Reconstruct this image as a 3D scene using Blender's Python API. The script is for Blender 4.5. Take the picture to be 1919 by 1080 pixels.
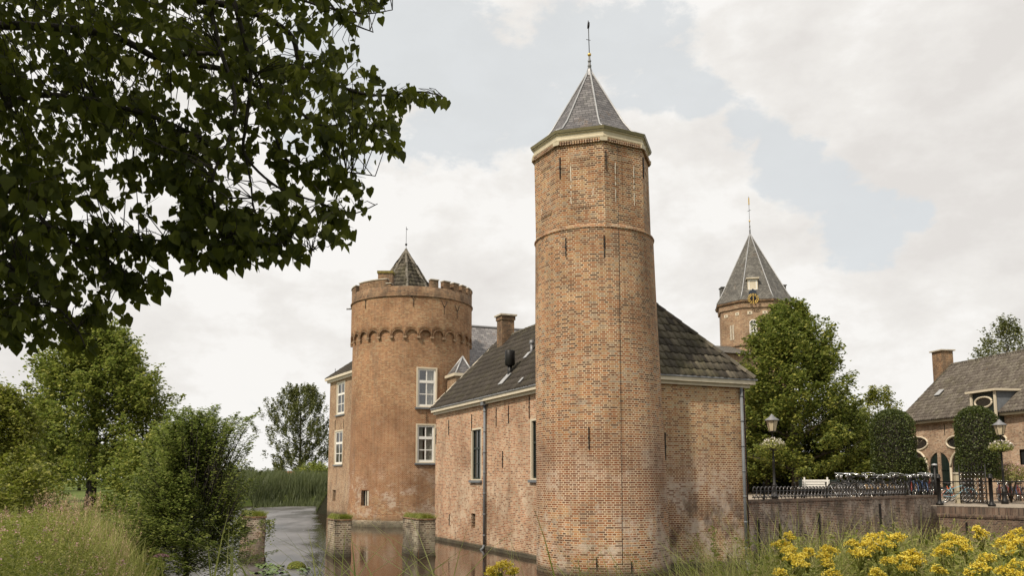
import bpy, bmesh, math, random
import numpy as np
from mathutils import Vector, Matrix, noise as mnoise
for o in list(bpy.data.objects): bpy.data.objects.remove(o)
SC = bpy.context.scene
COL = SC.collection
PI = math.pi
R = math.radians
random.seed(7)

# ------------------------------------------------------------------ camera
FPX, PITCH, PY0, EYE = 1600.0, R(7.1), 701.0, 2.6
cam_data = bpy.data.cameras.new('camera')
cam = bpy.data.objects.new('camera', cam_data); COL.objects.link(cam)
cam_data.sensor_width = 36.0
cam_data.lens = FPX/1919*36.0
cam_data.shift_y = (PY0-540)/1919
cam_data.clip_start = 0.05; cam_data.clip_end = 9000
cam.location = (0, 0, EYE)
cam.rotation_euler = (PI/2+PITCH, 0, 0)
SC.camera = cam

# ------------------------------------------------------------------ world and sun
SUN_EL, SUN_AZ = R(47), R(222)        # azimuth clockwise from +Y: light comes from behind left of the camera
W = bpy.data.worlds.new('World'); SC.world = W; W.use_nodes = True
def N(nt, typ, x=None, **kw):
    n = nt.nodes.new(typ)
    for k, v in kw.items(): setattr(n, k, v)
    return n
def build_world():
    nt = W.node_tree; nt.nodes.clear(); L = nt.links.new
    out = N(nt, 'ShaderNodeOutputWorld'); bg = N(nt, 'ShaderNodeBackground'); L(bg.outputs[0], out.inputs[0])
    sky = N(nt, 'ShaderNodeTexSky'); sky.sky_type = 'NISHITA'; sky.sun_disc = False
    sky.sun_elevation = SUN_EL; sky.sun_rotation = SUN_AZ; sky.dust_density = 2.0
    tc = N(nt, 'ShaderNodeTexCoord')
    def math_(op, a, b=None, c=None, clamp=False):
        n = N(nt, 'ShaderNodeMath', operation=op); n.use_clamp = clamp
        for i, v in enumerate((a, b, c)):
            if v is None: continue
            if isinstance(v, (int, float)): n.inputs[i].default_value = v
            else: L(v, n.inputs[i])
        return n.outputs[0]
    def noise_(scale, detail, rough, vec=tc.outputs['Generated'], dist=0.0):
        n = N(nt, 'ShaderNodeTexNoise'); n.inputs['Scale'].default_value = scale
        n.inputs['Detail'].default_value = detail; n.inputs['Roughness'].default_value = rough
        n.inputs['Distortion'].default_value = dist
        L(vec, n.inputs['Vector']); return n.outputs['Fac']
    mp = N(nt, 'ShaderNodeMapping'); mp.inputs['Scale'].default_value = (1, 1, 1.7); L(tc.outputs['Generated'], mp.inputs[0])
    n1 = noise_(9, 9, .58, mp.outputs[0], .3); n2 = noise_(3.0, 7, .55, mp.outputs[0], .2); n3 = noise_(16, 8, .6, mp.outputs[0])
    # gaps of thin blue haze between the clouds: directions in the sky and their angular radii
    gaps = [(790, 130, .105), (880, 170, .10), (980, 165, .085), (1060, 110, .07), (1170, 95, .065), (1240, 125, .055), (650, 170, .09), (760, 60, .05),
            (1310, 180, .035), (1400, 240, .035), (1450, 265, .035), (1500, 310, .045), (1550, 350, .055), (1600, 405, .06), (1650, 445, .045), (1710, 405, .03)]
    shades = [(1900, 250, .30), (1850, 60, .16), (1500, 60, .10), (40, 640, .16), (250, 690, .12), (900, 560, .12), (1150, 330, .0001)]
    cur = None
    for px, py, rad in gaps:
        d = pix_dir(px, py).normalized()
        vm = N(nt, 'ShaderNodeVectorMath', operation='DISTANCE'); L(tc.outputs['Generated'], vm.inputs[0]); vm.inputs[1].default_value = d
        m = math_('SUBTRACT', 1.0, math_('DIVIDE', vm.outputs['Value'], rad))
        cur = m if cur is None else math_('MAXIMUM', cur, m)
    n4 = noise_(34, 8, .62, mp.outputs[0])
    g = math_('ADD', cur, math_('ADD', math_('MULTIPLY', math_('SUBTRACT', n1, .5), 2.5), math_('MULTIPLY', math_('SUBTRACT', n4, .5), 1.0)))
    # elsewhere in the sky a few gaps too
    g2 = math_('MULTIPLY', math_('SUBTRACT', n2, .74), 6.0)
    g = math_('MAXIMUM', g, g2)
    mr = N(nt, 'ShaderNodeMapRange'); mr.interpolation_type = 'SMOOTHSTEP'; L(g, mr.inputs['Value'])
    mr.inputs['From Min'].default_value = .0; mr.inputs['From Max'].default_value = .42
    gapfac = math_('MULTIPLY', mr.outputs[0], .80)
    sh = None
    for px, py, rad in shades:
        d = pix_dir(px, py).normalized()
        vm = N(nt, 'ShaderNodeVectorMath', operation='DISTANCE'); L(tc.outputs['Generated'], vm.inputs[0]); vm.inputs[1].default_value = d
        m = math_('SUBTRACT', 1.0, math_('DIVIDE', vm.outputs['Value'], rad), clamp=True)
        sh = m if sh is None else math_('MAXIMUM', sh, m)
    sh = math_('MULTIPLY', sh, math_('ADD', .6, math_('MULTIPLY', n1, .8)))
    cr = N(nt, 'ShaderNodeValToRGB'); L(math_('SUBTRACT', math_('ADD', math_('ADD', math_('MULTIPLY', n2, .42), math_('MULTIPLY', n3, .30)), math_('ADD', math_('MULTIPLY', n1, .28), 0.0)), math_('MULTIPLY', sh, .13)), cr.inputs[0])
    e = cr.color_ramp.elements; e[0].position = .34; e[0].color = (.77, .74, .71, 1); e[1].position = .52; e[1].color = (.95, .93, .90, 1)
    m2 = cr.color_ramp.elements.new(.46); m2.color = (.87, .845, .81, 1)
    ss = N(nt, 'ShaderNodeVectorMath', operation='SCALE'); L(sky.outputs[0], ss.inputs[0]); ss.inputs['Scale'].default_value = .10
    thin = N(nt, 'ShaderNodeMix', data_type='RGBA'); thin.inputs[0].default_value = .82
    L(ss.outputs[0], thin.inputs[6]); thin.inputs[7].default_value = (.80, .825, .825, 1)
    mx = N(nt, 'ShaderNodeMix', data_type='RGBA'); L(gapfac, mx.inputs[0]); L(cr.outputs[0], mx.inputs[6]); L(thin.outputs[2], mx.inputs[7])
    L(mx.outputs[2], bg.inputs[0]); bg.inputs[1].default_value = 1.0

FWD = Vector((0, math.cos(PITCH), math.sin(PITCH))); UP = Vector((0, -math.sin(PITCH), math.cos(PITCH)))
CP = Vector((0, 0, EYE))
def pix_dir(px, py): return FWD + Vector(((px-960)/FPX, 0, 0)) + UP*((PY0-py)/FPX)
def at(px, py, Y):
    d = pix_dir(px, py); return CP + d*(Y/d.y)
def atz(px, py, z=0.0):
    d = pix_dir(px, py); return CP + d*((z-EYE)/d.z)
def to_px(p):
    v = Vector(p)-CP; dd = v.dot(FWD); return 960+FPX*v.x/dd, PY0-FPX*v.dot(UP)/dd
build_world()

sun_d = bpy.data.lights.new('sun', 'SUN'); sun = bpy.data.objects.new('sun', sun_d); COL.objects.link(sun)
sun_d.energy = 4.3; sun_d.angle = R(2.5); sun_d.color = (1.0, .90, .76)
sdir = Vector((math.sin(SUN_AZ)*math.cos(SUN_EL), math.cos(SUN_AZ)*math.cos(SUN_EL), math.sin(SUN_EL)))   # towards the sun
sun.rotation_euler = sdir.to_track_quat('Z', 'Y').to_euler()
sun.location = sdir*50
SC.view_settings.view_transform = 'Standard'; SC.view_settings.look = 'None'
SC.view_settings.exposure = 0.0; SC.view_settings.gamma = 1.0
SC.cycles.max_bounces = 6; SC.cycles.transparent_max_bounces = 6

# ------------------------------------------------------------------ tagging and mesh building
def tag(o, label=None, cat=None, group=None, kind=None):
    if label: o['label'] = label
    if cat: o['category'] = cat
    if group: o['group'] = group
    if kind: o['kind'] = kind
    return o
def thing(name, label, cat, loc=(0, 0, 0), rz=0.0, group=None):
    o = bpy.data.objects.new(name, None); COL.objects.link(o)
    o.location = loc; o.rotation_euler = (0, 0, rz); o.empty_display_size = .3
    return tag(o, label, cat, group)
def copy_tree(o, parent=None):
    c = o.copy(); COL.objects.link(c); c.parent = parent
    for ch in [x for x in bpy.data.objects if x.parent == o]: copy_tree(ch, c)
    return c
class MB:
    def __init__(s): s.v = []; s.f = []; s.uv = []; s.sm = []; s.mi = []
    def face(s, pts, uv=None, smooth=False, mi=0):
        b = len(s.v); s.v += [tuple(p) for p in pts]; s.f.append(tuple(range(b, b+len(pts)))); s.uv.append(uv); s.sm.append(smooth); s.mi.append(mi)
    def idx(s, idx, uv=None, smooth=True, mi=0):
        s.f.append(tuple(idx)); s.uv.append(uv); s.sm.append(smooth); s.mi.append(mi)
    def box(s, x0, y0, z0, x1, y1, z1, mi=0):
        x0, x1 = min(x0, x1), max(x0, x1); y0, y1 = min(y0, y1), max(y0, y1); z0, z1 = min(z0, z1), max(z0, z1)
        P = [(x0,y0,z0),(x1,y0,z0),(x1,y1,z0),(x0,y1,z0),(x0,y0,z1),(x1,y0,z1),(x1,y1,z1),(x0,y1,z1)]
        for q in ((0,3,2,1),(4,5,6,7),(0,1,5,4),(1,2,6,5),(2,3,7,6),(3,0,4,7)): s.face([P[i] for i in q], mi=mi)
    def obox(s, c, ax, ay, az, mi=0):
        c = Vector(c); ax = Vector(ax); ay = Vector(ay); az = Vector(az)
        if ax.cross(ay).dot(az) < 0: ax = -ax
        P = [c+ax*i+ay*j+az*k for k in (-1,1) for (i,j) in ((-1,-1),(1,-1),(1,1),(-1,1))]
        for q in ((0,3,2,1),(4,5,6,7),(0,1,5,4),(1,2,6,5),(2,3,7,6),(3,0,4,7)): s.face([P[i] for i in q], mi=mi)
    def tube(s, pts, rad, seg=8, cap=True, smooth=True, mi=0):
        pts = [Vector(p) for p in pts]; n = len(pts)
        if not hasattr(rad, '__len__'): rad = [rad]*n
        b = len(s.v); ref = None; l = 0
        for i, p in enumerate(pts):
            t = (pts[min(i+1, n-1)]-pts[max(i-1, 0)])
            if t.length < 1e-9: t = Vector((0,0,1))
            t.normalize()
            if ref is None: ref = Vector((1,0,0)) if abs(t.x) < .8 else Vector((0,1,0))
            a = (ref - t*ref.dot(t)).normalized(); ref = a; c = t.cross(a)
            for k in range(seg):
                an = 2*PI*(k+.5)/seg; s.v.append(tuple(p+(a*math.cos(an)+c*math.sin(an))*rad[i]))
        for i in range(n-1):
            dl = (pts[i+1]-pts[i]).length
            for k in range(seg):
                k2 = (k+1) % seg; u0 = k/seg*2*PI*rad[i]; u1 = (k+1)/seg*2*PI*rad[i]
                s.idx((b+i*seg+k, b+i*seg+k2, b+(i+1)*seg+k2, b+(i+1)*seg+k), [(u0,l),(u1,l),(u1,l+dl),(u0,l+dl)], smooth, mi)
            l += dl
        if cap:
            s.idx([b+k for k in range(seg)][::-1], None, False, mi); s.idx([b+(n-1)*seg+k for k in range(seg)], None, False, mi)
    def lathe(s, prof, seg, c=(0,0), a0=0.0, smooth=True, uvr=None, mi=0, a1=None):
        full = a1 is None; a1 = a0+2*PI if full else a1
        b = len(s.v); n = len(prof); m = seg if full else seg+1
        for r, z in prof:
            for k in range(m):
                an = a0+(a1-a0)*k/seg; s.v.append((c[0]+r*math.cos(an), c[1]+r*math.sin(an), z))
        d = 0
        for i in range(n-1):
            dl = math.hypot(prof[i+1][0]-prof[i][0], prof[i+1][1]-prof[i][1])
            ur = uvr or max(prof[i][0], prof[i+1][0])
            for k in range(seg):
                k2 = (k+1) % m if full else k+1
                w = (a1-a0)/seg; u0 = (a0+w*k)*ur; u1 = (a0+w*(k+1))*ur
                if uvr: v0, v1 = prof[i][1], prof[i+1][1]
                else: v0, v1 = d, d+dl
                s.idx((b+i*m+k, b+i*m+k2, b+(i+1)*m+k2, b+(i+1)*m+k), [(u0,v0),(u1,v0),(u1,v1),(u0,v1)], smooth, mi)
            d += dl
    def sphere(s, c, r, seg=10, rings=6, sc=(1,1,1), mi=0):
        b = len(s.v); c = Vector(c)
        for i in range(rings+1):
            ph = PI*i/rings
            for k in range(seg):
                an = 2*PI*k/seg; s.v.append((c.x+r*sc[0]*math.sin(ph)*math.cos(an), c.y+r*sc[1]*math.sin(ph)*math.sin(an), c.z+r*sc[2]*math.cos(ph)))
        for i in range(rings):
            for k in range(seg):
                k2 = (k+1) % seg; s.idx((b+i*seg+k, b+(i+1)*seg+k, b+(i+1)*seg+k2, b+i*seg+k2), None, True, mi)
    def torus(s, c, R_, r, axis='y', seg=24, sub=6, a0=0, a1=2*PI, mi=0):
        pts = []
        full = abs(a1-a0-2*PI) < 1e-6
        for k in range(seg+1):
            an = a0+(a1-a0)*k/seg; x, y = R_*math.cos(an), R_*math.sin(an)
            o = {'y': (x, 0, y), 'x': (0, x, y), 'z': (x, y, 0)}[axis]
            pts.append((c[0]+o[0], c[1]+o[1], c[2]+o[2]))
        s.tube(pts, r, sub, cap=not full, mi=mi)
    def build(s, name, mat, parent=None, loc=None, rz=None):
        me = bpy.data.meshes.new(name); me.from_pydata(s.v, [], s.f)
        mats = mat if isinstance(mat, (list, tuple)) else [mat]
        for m in mats: me.materials.append(m)
        me.polygons.foreach_set('use_smooth', s.sm); me.polygons.foreach_set('material_index', s.mi)
        uvl = me.uv_layers.new(name='UVMap').data
        Z = Vector((0,0,1))
        for p, uv in zip(me.polygons, s.uv):
            if uv is not None:
                for li, q in zip(p.loop_indices, uv): uvl[li].uv = q
            else:
                n = p.normal
                if abs(n.z) > .98: t = Vector((1,0,0)); b = Vector((0,1,0))
                else: t = Z.cross(n).normalized(); b = n.cross(t)
                for li in p.loop_indices:
                    co = me.vertices[me.loops[li].vertex_index].co; uvl[li].uv = (co.dot(t), co.dot(b))
        me.update()
        o = bpy.data.objects.new(name, me); COL.objects.link(o)
        if parent: o.parent = parent
        if loc: o.location = loc
        if rz is not None: o.rotation_euler = (0, 0, rz)
        return o
def np_mesh(name, V, F, mat, parent=None, smooth=False, loc=None):
    """V (n,3) float array, F (m,k) int array of equal-sided faces"""
    me = bpy.data.meshes.new(name); k = F.shape[1]
    me.vertices.add(len(V)); me.vertices.foreach_set('co', V.astype(np.float32).ravel())
    me.loops.add(F.size); me.loops.foreach_set('vertex_index', F.astype(np.int32).ravel())
    me.polygons.add(len(F)); me.polygons.foreach_set('loop_start', np.arange(0, F.size, k, dtype=np.int32))
    me.polygons.foreach_set('loop_total', np.full(len(F), k, dtype=np.int32))
    if smooth: me.polygons.foreach_set('use_smooth', np.ones(len(F), dtype=bool))
    for m in (mat if isinstance(mat, (list, tuple)) else [mat]): me.materials.append(m)
    me.update(calc_edges=True); me.validate()
    o = bpy.data.objects.new(name, me); COL.objects.link(o)
    if parent: o.parent = parent
    if loc is not None: o.location = loc
    return o

# ------------------------------------------------------------------ materials
class NT:
    def __init__(s, name):
        s.m = bpy.data.materials.new(name); s.m.use_nodes = True; s.t = s.m.node_tree; s.t.nodes.clear()
        s.out = s.n('ShaderNodeOutputMaterial'); s.L = s.t.links.new
    def n(s, typ, **kw):
        x = s.t.nodes.new(typ)
        for k, v in kw.items(): setattr(x, k, v)
        return x
    def set(s, sock, v):
        if v is None: return
        if isinstance(v, bpy.types.NodeSocket): s.L(v, sock)
        elif isinstance(v, (tuple, list)) and len(v) == 3 and sock.type == 'RGBA': sock.default_value = (*v, 1)
        else: sock.default_value = v
    def math(s, op, a, b=None, c=None, clamp=False):
        x = s.n('ShaderNodeMath', operation=op); x.use_clamp = clamp
        for i, v in enumerate((a, b, c)): s.set(x.inputs[i], v)
        return x.outputs[0]
    def mix(s, f, a, b, mode='MIX'):
        x = s.n('ShaderNodeMix', data_type='RGBA', blend_type=mode); s.set(x.inputs[0], f); s.set(x.inputs[6], a); s.set(x.inputs[7], b); return x.outputs[2]
    def noise(s, scale, detail=4, rough=.55, vec=None, dist=0, out='Fac'):
        x = s.n('ShaderNodeTexNoise'); x.inputs['Scale'].default_value = scale; x.inputs['Detail'].default_value = detail
        x.inputs['Roughness'].default_value = rough; x.inputs['Distortion'].default_value = dist
        s.set(x.inputs['Vector'], vec); return x.outputs[out]
    def ramp(s, fac, stops, interp='LINEAR'):
        x = s.n('ShaderNodeValToRGB'); s.set(x.inputs[0], fac); e = x.color_ramp.elements; x.color_ramp.interpolation = interp
        for i, (p, c) in enumerate(stops):
            c = (*c, 1) if len(c) == 3 else c
            if i < 2: e[i].position = p; e[i].color = c
            else: k = e.new(p); k.color = c
        return x.outputs[0]
    def map(s, v, a, b, c=0, d=1, smooth=True):
        x = s.n('ShaderNodeMapRange'); x.interpolation_type = 'SMOOTHSTEP' if smooth else 'LINEAR'
        s.set(x.inputs[0], v)
        for i, q in enumerate((a, b, c, d)): x.inputs[i+1].default_value = q
        return x.outputs[0]
    def mapping(s, vec, scale=(1,1,1), loc=(0,0,0)):
        x = s.n('ShaderNodeMapping'); s.set(x.inputs[0], vec); x.inputs['Scale'].default_value = scale; x.inputs['Location'].default_value = loc; return x.outputs[0]
    def geo(s, k='Position'): return s.n('ShaderNodeNewGeometry').outputs[k]
    def tc(s, k): return s.n('ShaderNodeTexCoord').outputs[k]
    def sep(s, v):
        x = s.n('ShaderNodeSeparateXYZ'); s.L(v, x.inputs[0]); return x.outputs
    def bump(s, h, strength=.5, dist=.01):
        x = s.n('ShaderNodeBump'); s.set(x.inputs['Height'], h); x.inputs['Strength'].default_value = strength; x.inputs['Distance'].default_value = dist; return x.outputs[0]
    def pbr(s, col, rough=.8, normal=None, metal=0.0, spec=.3, **kw):
        x = s.n('ShaderNodeBsdfPrincipled'); s.set(x.inputs['Base Color'], col); s.set(x.inputs['Roughness'], rough)
        s.set(x.inputs['Metallic'], metal); s.set(x.inputs['Specular IOR Level'], spec)
        if normal is not None: s.L(normal, x.inputs['Normal'])
        for k, v in kw.items(): s.set(x.inputs[k], v)
        s.L(x.outputs[0], s.out.inputs[0]); return x

def brick_mat(name, cols, mortar=(.50,.42,.33), course=.061, width=.215, msize=.0085, pale=0.3, pale_col=(.48,.41,.35), red=None, dirt=None, moss=None, soot=0.0, headers=.5, warp=.012, patch=.5):
    """cols: stops of the per-brick colours. pale/red/dirt/moss: weathered patches with a shape of their own"""
    t = NT(name); uv = t.tc('UV'); P = t.geo('Position')
    wob = t.noise(1.3, 3, .5, uv, out='Color')
    v = t.n('ShaderNodeVectorMath', operation='MULTIPLY_ADD'); t.L(wob, v.inputs[0]); v.inputs[1].default_value = (warp*2, warp, 0); t.L(uv, v.inputs[2])
    br = t.n('ShaderNodeTexBrick'); t.L(v.outputs[0], br.inputs['Vector'])
    br.offset = .5; br.offset_frequency = 2; br.squash = headers; br.squash_frequency = 2
    br.inputs['Color1'].default_value = (0,0,0,1); br.inputs['Color2'].default_value = (1,1,1,1); br.inputs['Mortar'].default_value = (.5,.5,.5,1)
    br.inputs['Scale'].default_value = 1; br.inputs['Mortar Size'].default_value = msize; br.inputs['Mortar Smooth'].default_value = .25
    br.inputs['Brick Width'].default_value = width; br.inputs['Row Height'].default_value = course; br.inputs['Bias'].default_value = 0
    big = t.noise(.45, 5, .6, P); mid = t.noise(1.7, 5, .6, P); fine = t.noise(38, 3, .6, P)
    k = t.math('ADD', br.outputs['Color'], t.math('MULTIPLY', t.math('SUBTRACT', mid, .5), patch), clamp=True)
    col = t.ramp(k, cols)
    col = t.mix(1.0, col, t.ramp(fine, [(.3,(.82,.82,.82)), (.7,(1.15,1.12,1.1))]), 'MULTIPLY')
    z = t.sep(P)[2]
    if red:
        c, z0, z1, amt = red
        f = t.math('MULTIPLY', t.map(t.math('ADD', z, t.math('MULTIPLY', t.math('SUBTRACT', big, .5), 3.0)), z0, z0+.8), t.map(t.math('ADD', z, t.math('MULTIPLY', t.math('SUBTRACT', mid, .5), 3.0)), z1, z1-1.2))
        col = t.mix(t.math('MULTIPLY', f, amt), col, t.mix(.35, c, col, 'MIX'))
    mcol = t.mix(t.map(mid, .35, .65), mortar, tuple(x*.78 for x in mortar))
    col = t.mix(br.outputs['Fac'], col, mcol)
    if pale:
        f = t.math('MULTIPLY', t.map(t.noise(.9, 9, .74, P, .3), .47, .60), t.map(z, 4.5, 1.2))
        f = t.math('MULTIPLY', f, t.math('ADD', .25, t.math('MULTIPLY', t.map(t.math('ADD', t.math('MULTIPLY', br.outputs['Color'], .6), t.math('MULTIPLY', t.noise(9, 4, .7, P), .8)), .45, .85), 1.1)), clamp=True)
        col = t.mix(t.math('MULTIPLY', f, pale), col, pale_col)
        f2 = t.map(t.noise(1.1, 6, .65, t.mapping(P, loc=(7,3,1)), .4), .60, .72)
        col = t.mix(t.math('MULTIPLY', f2, pale*.45), col, tuple(x*.95 for x in pale_col))
    if dirt:
        c, z0, amt = dirt
        f = t.math('MULTIPLY', t.map(t.noise(1.6, 9, .75, t.mapping(P, (1,1,.6))), .44, .60), amt)
        f = t.math('MULTIPLY', f, t.map(z, z0[1], z0[0]))
        col = t.mix(f, col, c)
    if moss:
        c, z0, z1, amt = moss
        f = t.math('MULTIPLY', t.map(t.math('ADD', z, t.math('MULTIPLY', t.math('SUBTRACT', mid, .5), .5)), z1, z0), amt)
        col = t.mix(f, col, c)
    if soot:
        f = t.math('MULTIPLY', t.map(t.noise(1.5, 8, .72, t.mapping(P, (1,1,.45))), .44, .58), soot)
        col = t.mix(f, col, (.05,.042,.036))
    # broad repairs and weathering: areas of paler or browner brick, and run-off streaks
    ton = t.noise(.55, 8, .7, t.mapping(P, (1,1,.8), (4,8,2))); stk = t.noise(2.4, 5, .65, t.mapping(P, (1,1,.16)))
    col = t.mix(1.0, col, t.ramp(ton, [(.36,(.70,.66,.62)), (.5,(.98,.97,.95)), (.64,(1.16,1.16,1.14))]), 'MULTIPLY')
    col = t.mix(t.math('MULTIPLY', t.map(stk, .52, .68), .28), col, (.13,.105,.08))
    col = t.mix(1.0, t.mix(.03, col, (.30,.27,.24)), (.97,.95,.90), 'MULTIPLY')
    h = t.math('ADD', t.math('MULTIPLY', br.outputs['Fac'], -1.0), t.math('MULTIPLY', fine, .5))
    t.pbr(col, .88, t.bump(h, .55, .012), spec=.25)
    return t.m
def plain(name, col, rough=.6, metal=0.0, var=.15, scale=6, spec=.4, bump=.0, streak=False):
    t = NT(name); P = t.tc('Object')
    if streak: P = t.mapping(P, (1,1,.2))
    n = t.noise(scale, 5, .6, P)
    c = t.mix(1.0, col, t.ramp(n, [(.25, (1-var,)*3), (.75, (1+var,)*3)]), 'MULTIPLY')
    t.pbr(c, rough, t.bump(n, bump, .02) if bump else None, metal, spec)
    return t.m
def tile_mat(name, cols, moss=(.09,.085,.03), moss_amt=.5, lichen=.3):
    t = NT(name); r = t.geo('Random Per Island'); P = t.geo('Position')
    col = t.ramp(r, cols)
    m = t.map(t.noise(1.3, 6, .65, P), .45, .7); col = t.mix(t.math('MULTIPLY', m, moss_amt), col, moss)
    l = t.map(t.noise(14, 4, .7, P), .66, .74); col = t.mix(t.math('MULTIPLY', l, lichen), col, (.36,.33,.22))
    o = t.map(t.noise(2.1, 5, .7, t.mapping(P, loc=(3,9,2))), .66, .74); col = t.mix(t.math('MULTIPLY', o, lichen), col, (.30,.16,.04))
    f = t.noise(30, 3, .6, P); col = t.mix(1.0, col, t.ramp(f, [(.3,(.75,)*3), (.7,(1.2,)*3)]), 'MULTIPLY')
    t.pbr(col, .8, t.bump(f, .3, .01), spec=.3); return t.m
def slate_mat(name, cols, row=.14, width=.24, rust=.2, streak=.3):
    t = NT(name); uv = t.tc('UV'); P = t.geo('Position')
    br = t.n('ShaderNodeTexBrick'); t.L(uv, br.inputs['Vector']); br.offset = .5
    br.inputs['Color1'].default_value = (0,0,0,1); br.inputs['Color2'].default_value = (1,1,1,1); br.inputs['Mortar'].default_value = (.5,.5,.5,1)
    br.inputs['Scale'].default_value = 1; br.inputs['Mortar Size'].default_value = .008; br.inputs['Mortar Smooth'].default_value = .2
    br.inputs['Brick Width'].default_value = width; br.inputs['Row Height'].default_value = row
    k = t.math('ADD', t.math('MULTIPLY', br.outputs['Color'], .7), t.math('MULTIPLY', t.noise(1.4, 5, .6, P), .5), clamp=True)
    col = t.ramp(k, cols)
    if rust: col = t.mix(t.math('MULTIPLY', t.map(t.noise(1.6, 6, .7, t.mapping(P, loc=(2,5,8))), .56, .68), rust), col, (.20,.115,.05))
    if streak: col = t.mix(t.math('MULTIPLY', t.map(t.noise(3, 5, .7, t.mapping(P, (1,1,.15))), .5, .75), streak), col, (.34,.33,.29))
    col = t.mix(br.outputs['Fac'], col, (.03,.03,.03))
    rowt = t.math('FRACT', t.math('DIVIDE', t.sep(uv)[1], row))
    h = t.math('ADD', t.math('MULTIPLY', rowt, -.6), t.math('MULTIPLY', br.outputs['Fac'], -.6))
    t.pbr(col, .55, t.bump(h, .7, .015), spec=.4); return t.m
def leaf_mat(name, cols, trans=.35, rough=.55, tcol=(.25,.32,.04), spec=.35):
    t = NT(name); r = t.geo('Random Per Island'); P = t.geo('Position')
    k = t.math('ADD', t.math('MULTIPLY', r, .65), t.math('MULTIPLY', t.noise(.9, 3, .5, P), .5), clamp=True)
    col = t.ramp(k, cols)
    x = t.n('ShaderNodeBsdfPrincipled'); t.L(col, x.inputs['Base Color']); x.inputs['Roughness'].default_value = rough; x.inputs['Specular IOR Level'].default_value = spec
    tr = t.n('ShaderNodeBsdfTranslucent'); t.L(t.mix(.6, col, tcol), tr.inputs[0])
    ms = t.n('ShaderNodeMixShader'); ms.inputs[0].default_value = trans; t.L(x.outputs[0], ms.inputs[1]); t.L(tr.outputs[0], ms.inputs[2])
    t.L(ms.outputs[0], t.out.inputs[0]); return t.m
M = {}
M['brick_tower'] = brick_mat('brick_tower', [(0,(.08,.045,.03)), (.22,(.17,.068,.03)), (.42,(.29,.11,.042)), (.6,(.36,.155,.06)), (.8,(.37,.225,.11)), (1,(.25,.20,.16))],
    mortar=(.60,.49,.36), pale=.75, red=((.15,.045,.02), 1.3, 4.6, .95), msize=.0098, patch=.6, moss=((.05,.045,.03), .02, .3, .8))
M['brick_wing'] = brick_mat('brick_wing', [(0,(.15,.075,.05)), (.2,(.30,.13,.07)), (.45,(.40,.19,.11)), (.7,(.46,.27,.165)), (1,(.40,.31,.23))],
    mortar=(.62,.51,.39), pale=.8, pale_col=(.55,.44,.34), msize=.0098, moss=((.05,.045,.03), .02, .25, .8))
M['brick_gable'] = brick_mat('brick_gable', [(0,(.10,.055,.035)), (.2,(.20,.085,.035)), (.4,(.31,.135,.055)), (.62,(.40,.23,.105)), (1,(.36,.28,.18))],
    mortar=(.60,.49,.35), pale=1.0, red=((.15,.045,.02), .3, 4.0, .95), pale_col=(.46,.38,.32), msize=.0098, dirt=((.05,.035,.03), (1.4, 2.9), .7), moss=((.05,.045,.03), .02, .3, .8))
M['brick_round'] = brick_mat('brick_round', [(0,(.19,.09,.045)), (.3,(.26,.115,.052)), (.55,(.32,.15,.068)), (.8,(.36,.205,.105)), (1,(.35,.255,.155))],
    mortar=(.46,.35,.24), pale=.7, red=((.19,.062,.02), 1.2, 7.0, .75), msize=.0085, patch=.9, warp=.006, moss=((.07,.062,.04), .1, .7, .8))
M['brick_old'] = brick_mat('brick_old', [(0,(.15,.09,.058)), (.3,(.23,.13,.078)), (.6,(.31,.185,.11)), (1,(.35,.265,.18))],
    mortar=(.50,.40,.29), msize=.009, warp=.006, pale=.3, pale_col=(.42,.37,.3), moss=((.06,.055,.035), .1, .5, .8))
M['hip_tile'] = plain('mossy_hip_tiles', (.13,.115,.09), .85, var=.4)
M['brick_top'] = brick_mat('brick_top', [(0,(.09,.055,.035)), (.3,(.19,.10,.055)), (.6,(.26,.14,.075)), (1,(.29,.20,.12))], mortar=(.34,.26,.18), pale=.0, soot=.5, warp=.006, msize=.0085)
M['brick_quay'] = brick_mat('brick_quay', [(0,(.045,.025,.02)), (.25,(.12,.052,.034)), (.55,(.20,.09,.055)), (.8,(.23,.13,.09)), (1,(.25,.18,.14))],
    mortar=(.56,.48,.39), pale=.9, pale_col=(.42,.36,.31), soot=.62, msize=.0095, moss=((.03,.03,.02), .0, .5, .8))
M['brick_bridge'] = brick_mat('brick_bridge', [(0,(.04,.03,.025)), (.5,(.12,.07,.05)), (1,(.17,.12,.09))], mortar=(.27,.22,.18), pale=.0, soot=.3, msize=.008)
M['brick_farm'] = brick_mat('brick_farm', [(0,(.16,.11,.08)), (.3,(.31,.19,.13)), (.6,(.42,.28,.19)), (1,(.44,.36,.28))], mortar=(.56,.46,.37), pale=.2, msize=.0095, warp=.004)
M['brick_pier'] = brick_mat('brick_pier', [(0,(.07,.055,.04)), (.4,(.17,.12,.085)), (.7,(.27,.20,.14)), (1,(.34,.29,.22))], mortar=(.50,.46,.37), pale=.9, pale_col=(.33,.31,.25),
    soot=.55, course=.07, msize=.011, moss=((.04,.038,.02), .0, .55, .85))
M['cream'] = plain('cream_paint', (.46,.40,.28), .5, var=.12, streak=True)
M['cream_light'] = plain('cream_light', (.56,.49,.37), .5, var=.1, streak=True)
M['olive'] = plain('olive_lead', (.19,.165,.09), .5, var=.2)
M['stone'] = plain('weathered_stone', (.42,.37,.29), .85, var=.3, bump=.3)
M['white'] = plain('white_paint', (.72,.70,.65), .45, var=.05)
M['lead'] = plain('lead_grey', (.20,.20,.205), .45, var=.25, streak=True, metal=.3)
M['lead_light'] = plain('lead_light', (.38,.38,.38), .45, var=.2, metal=.3)
M['iron'] = plain('black_iron', (.018,.017,.016), .45, var=.3, metal=.4)
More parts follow.
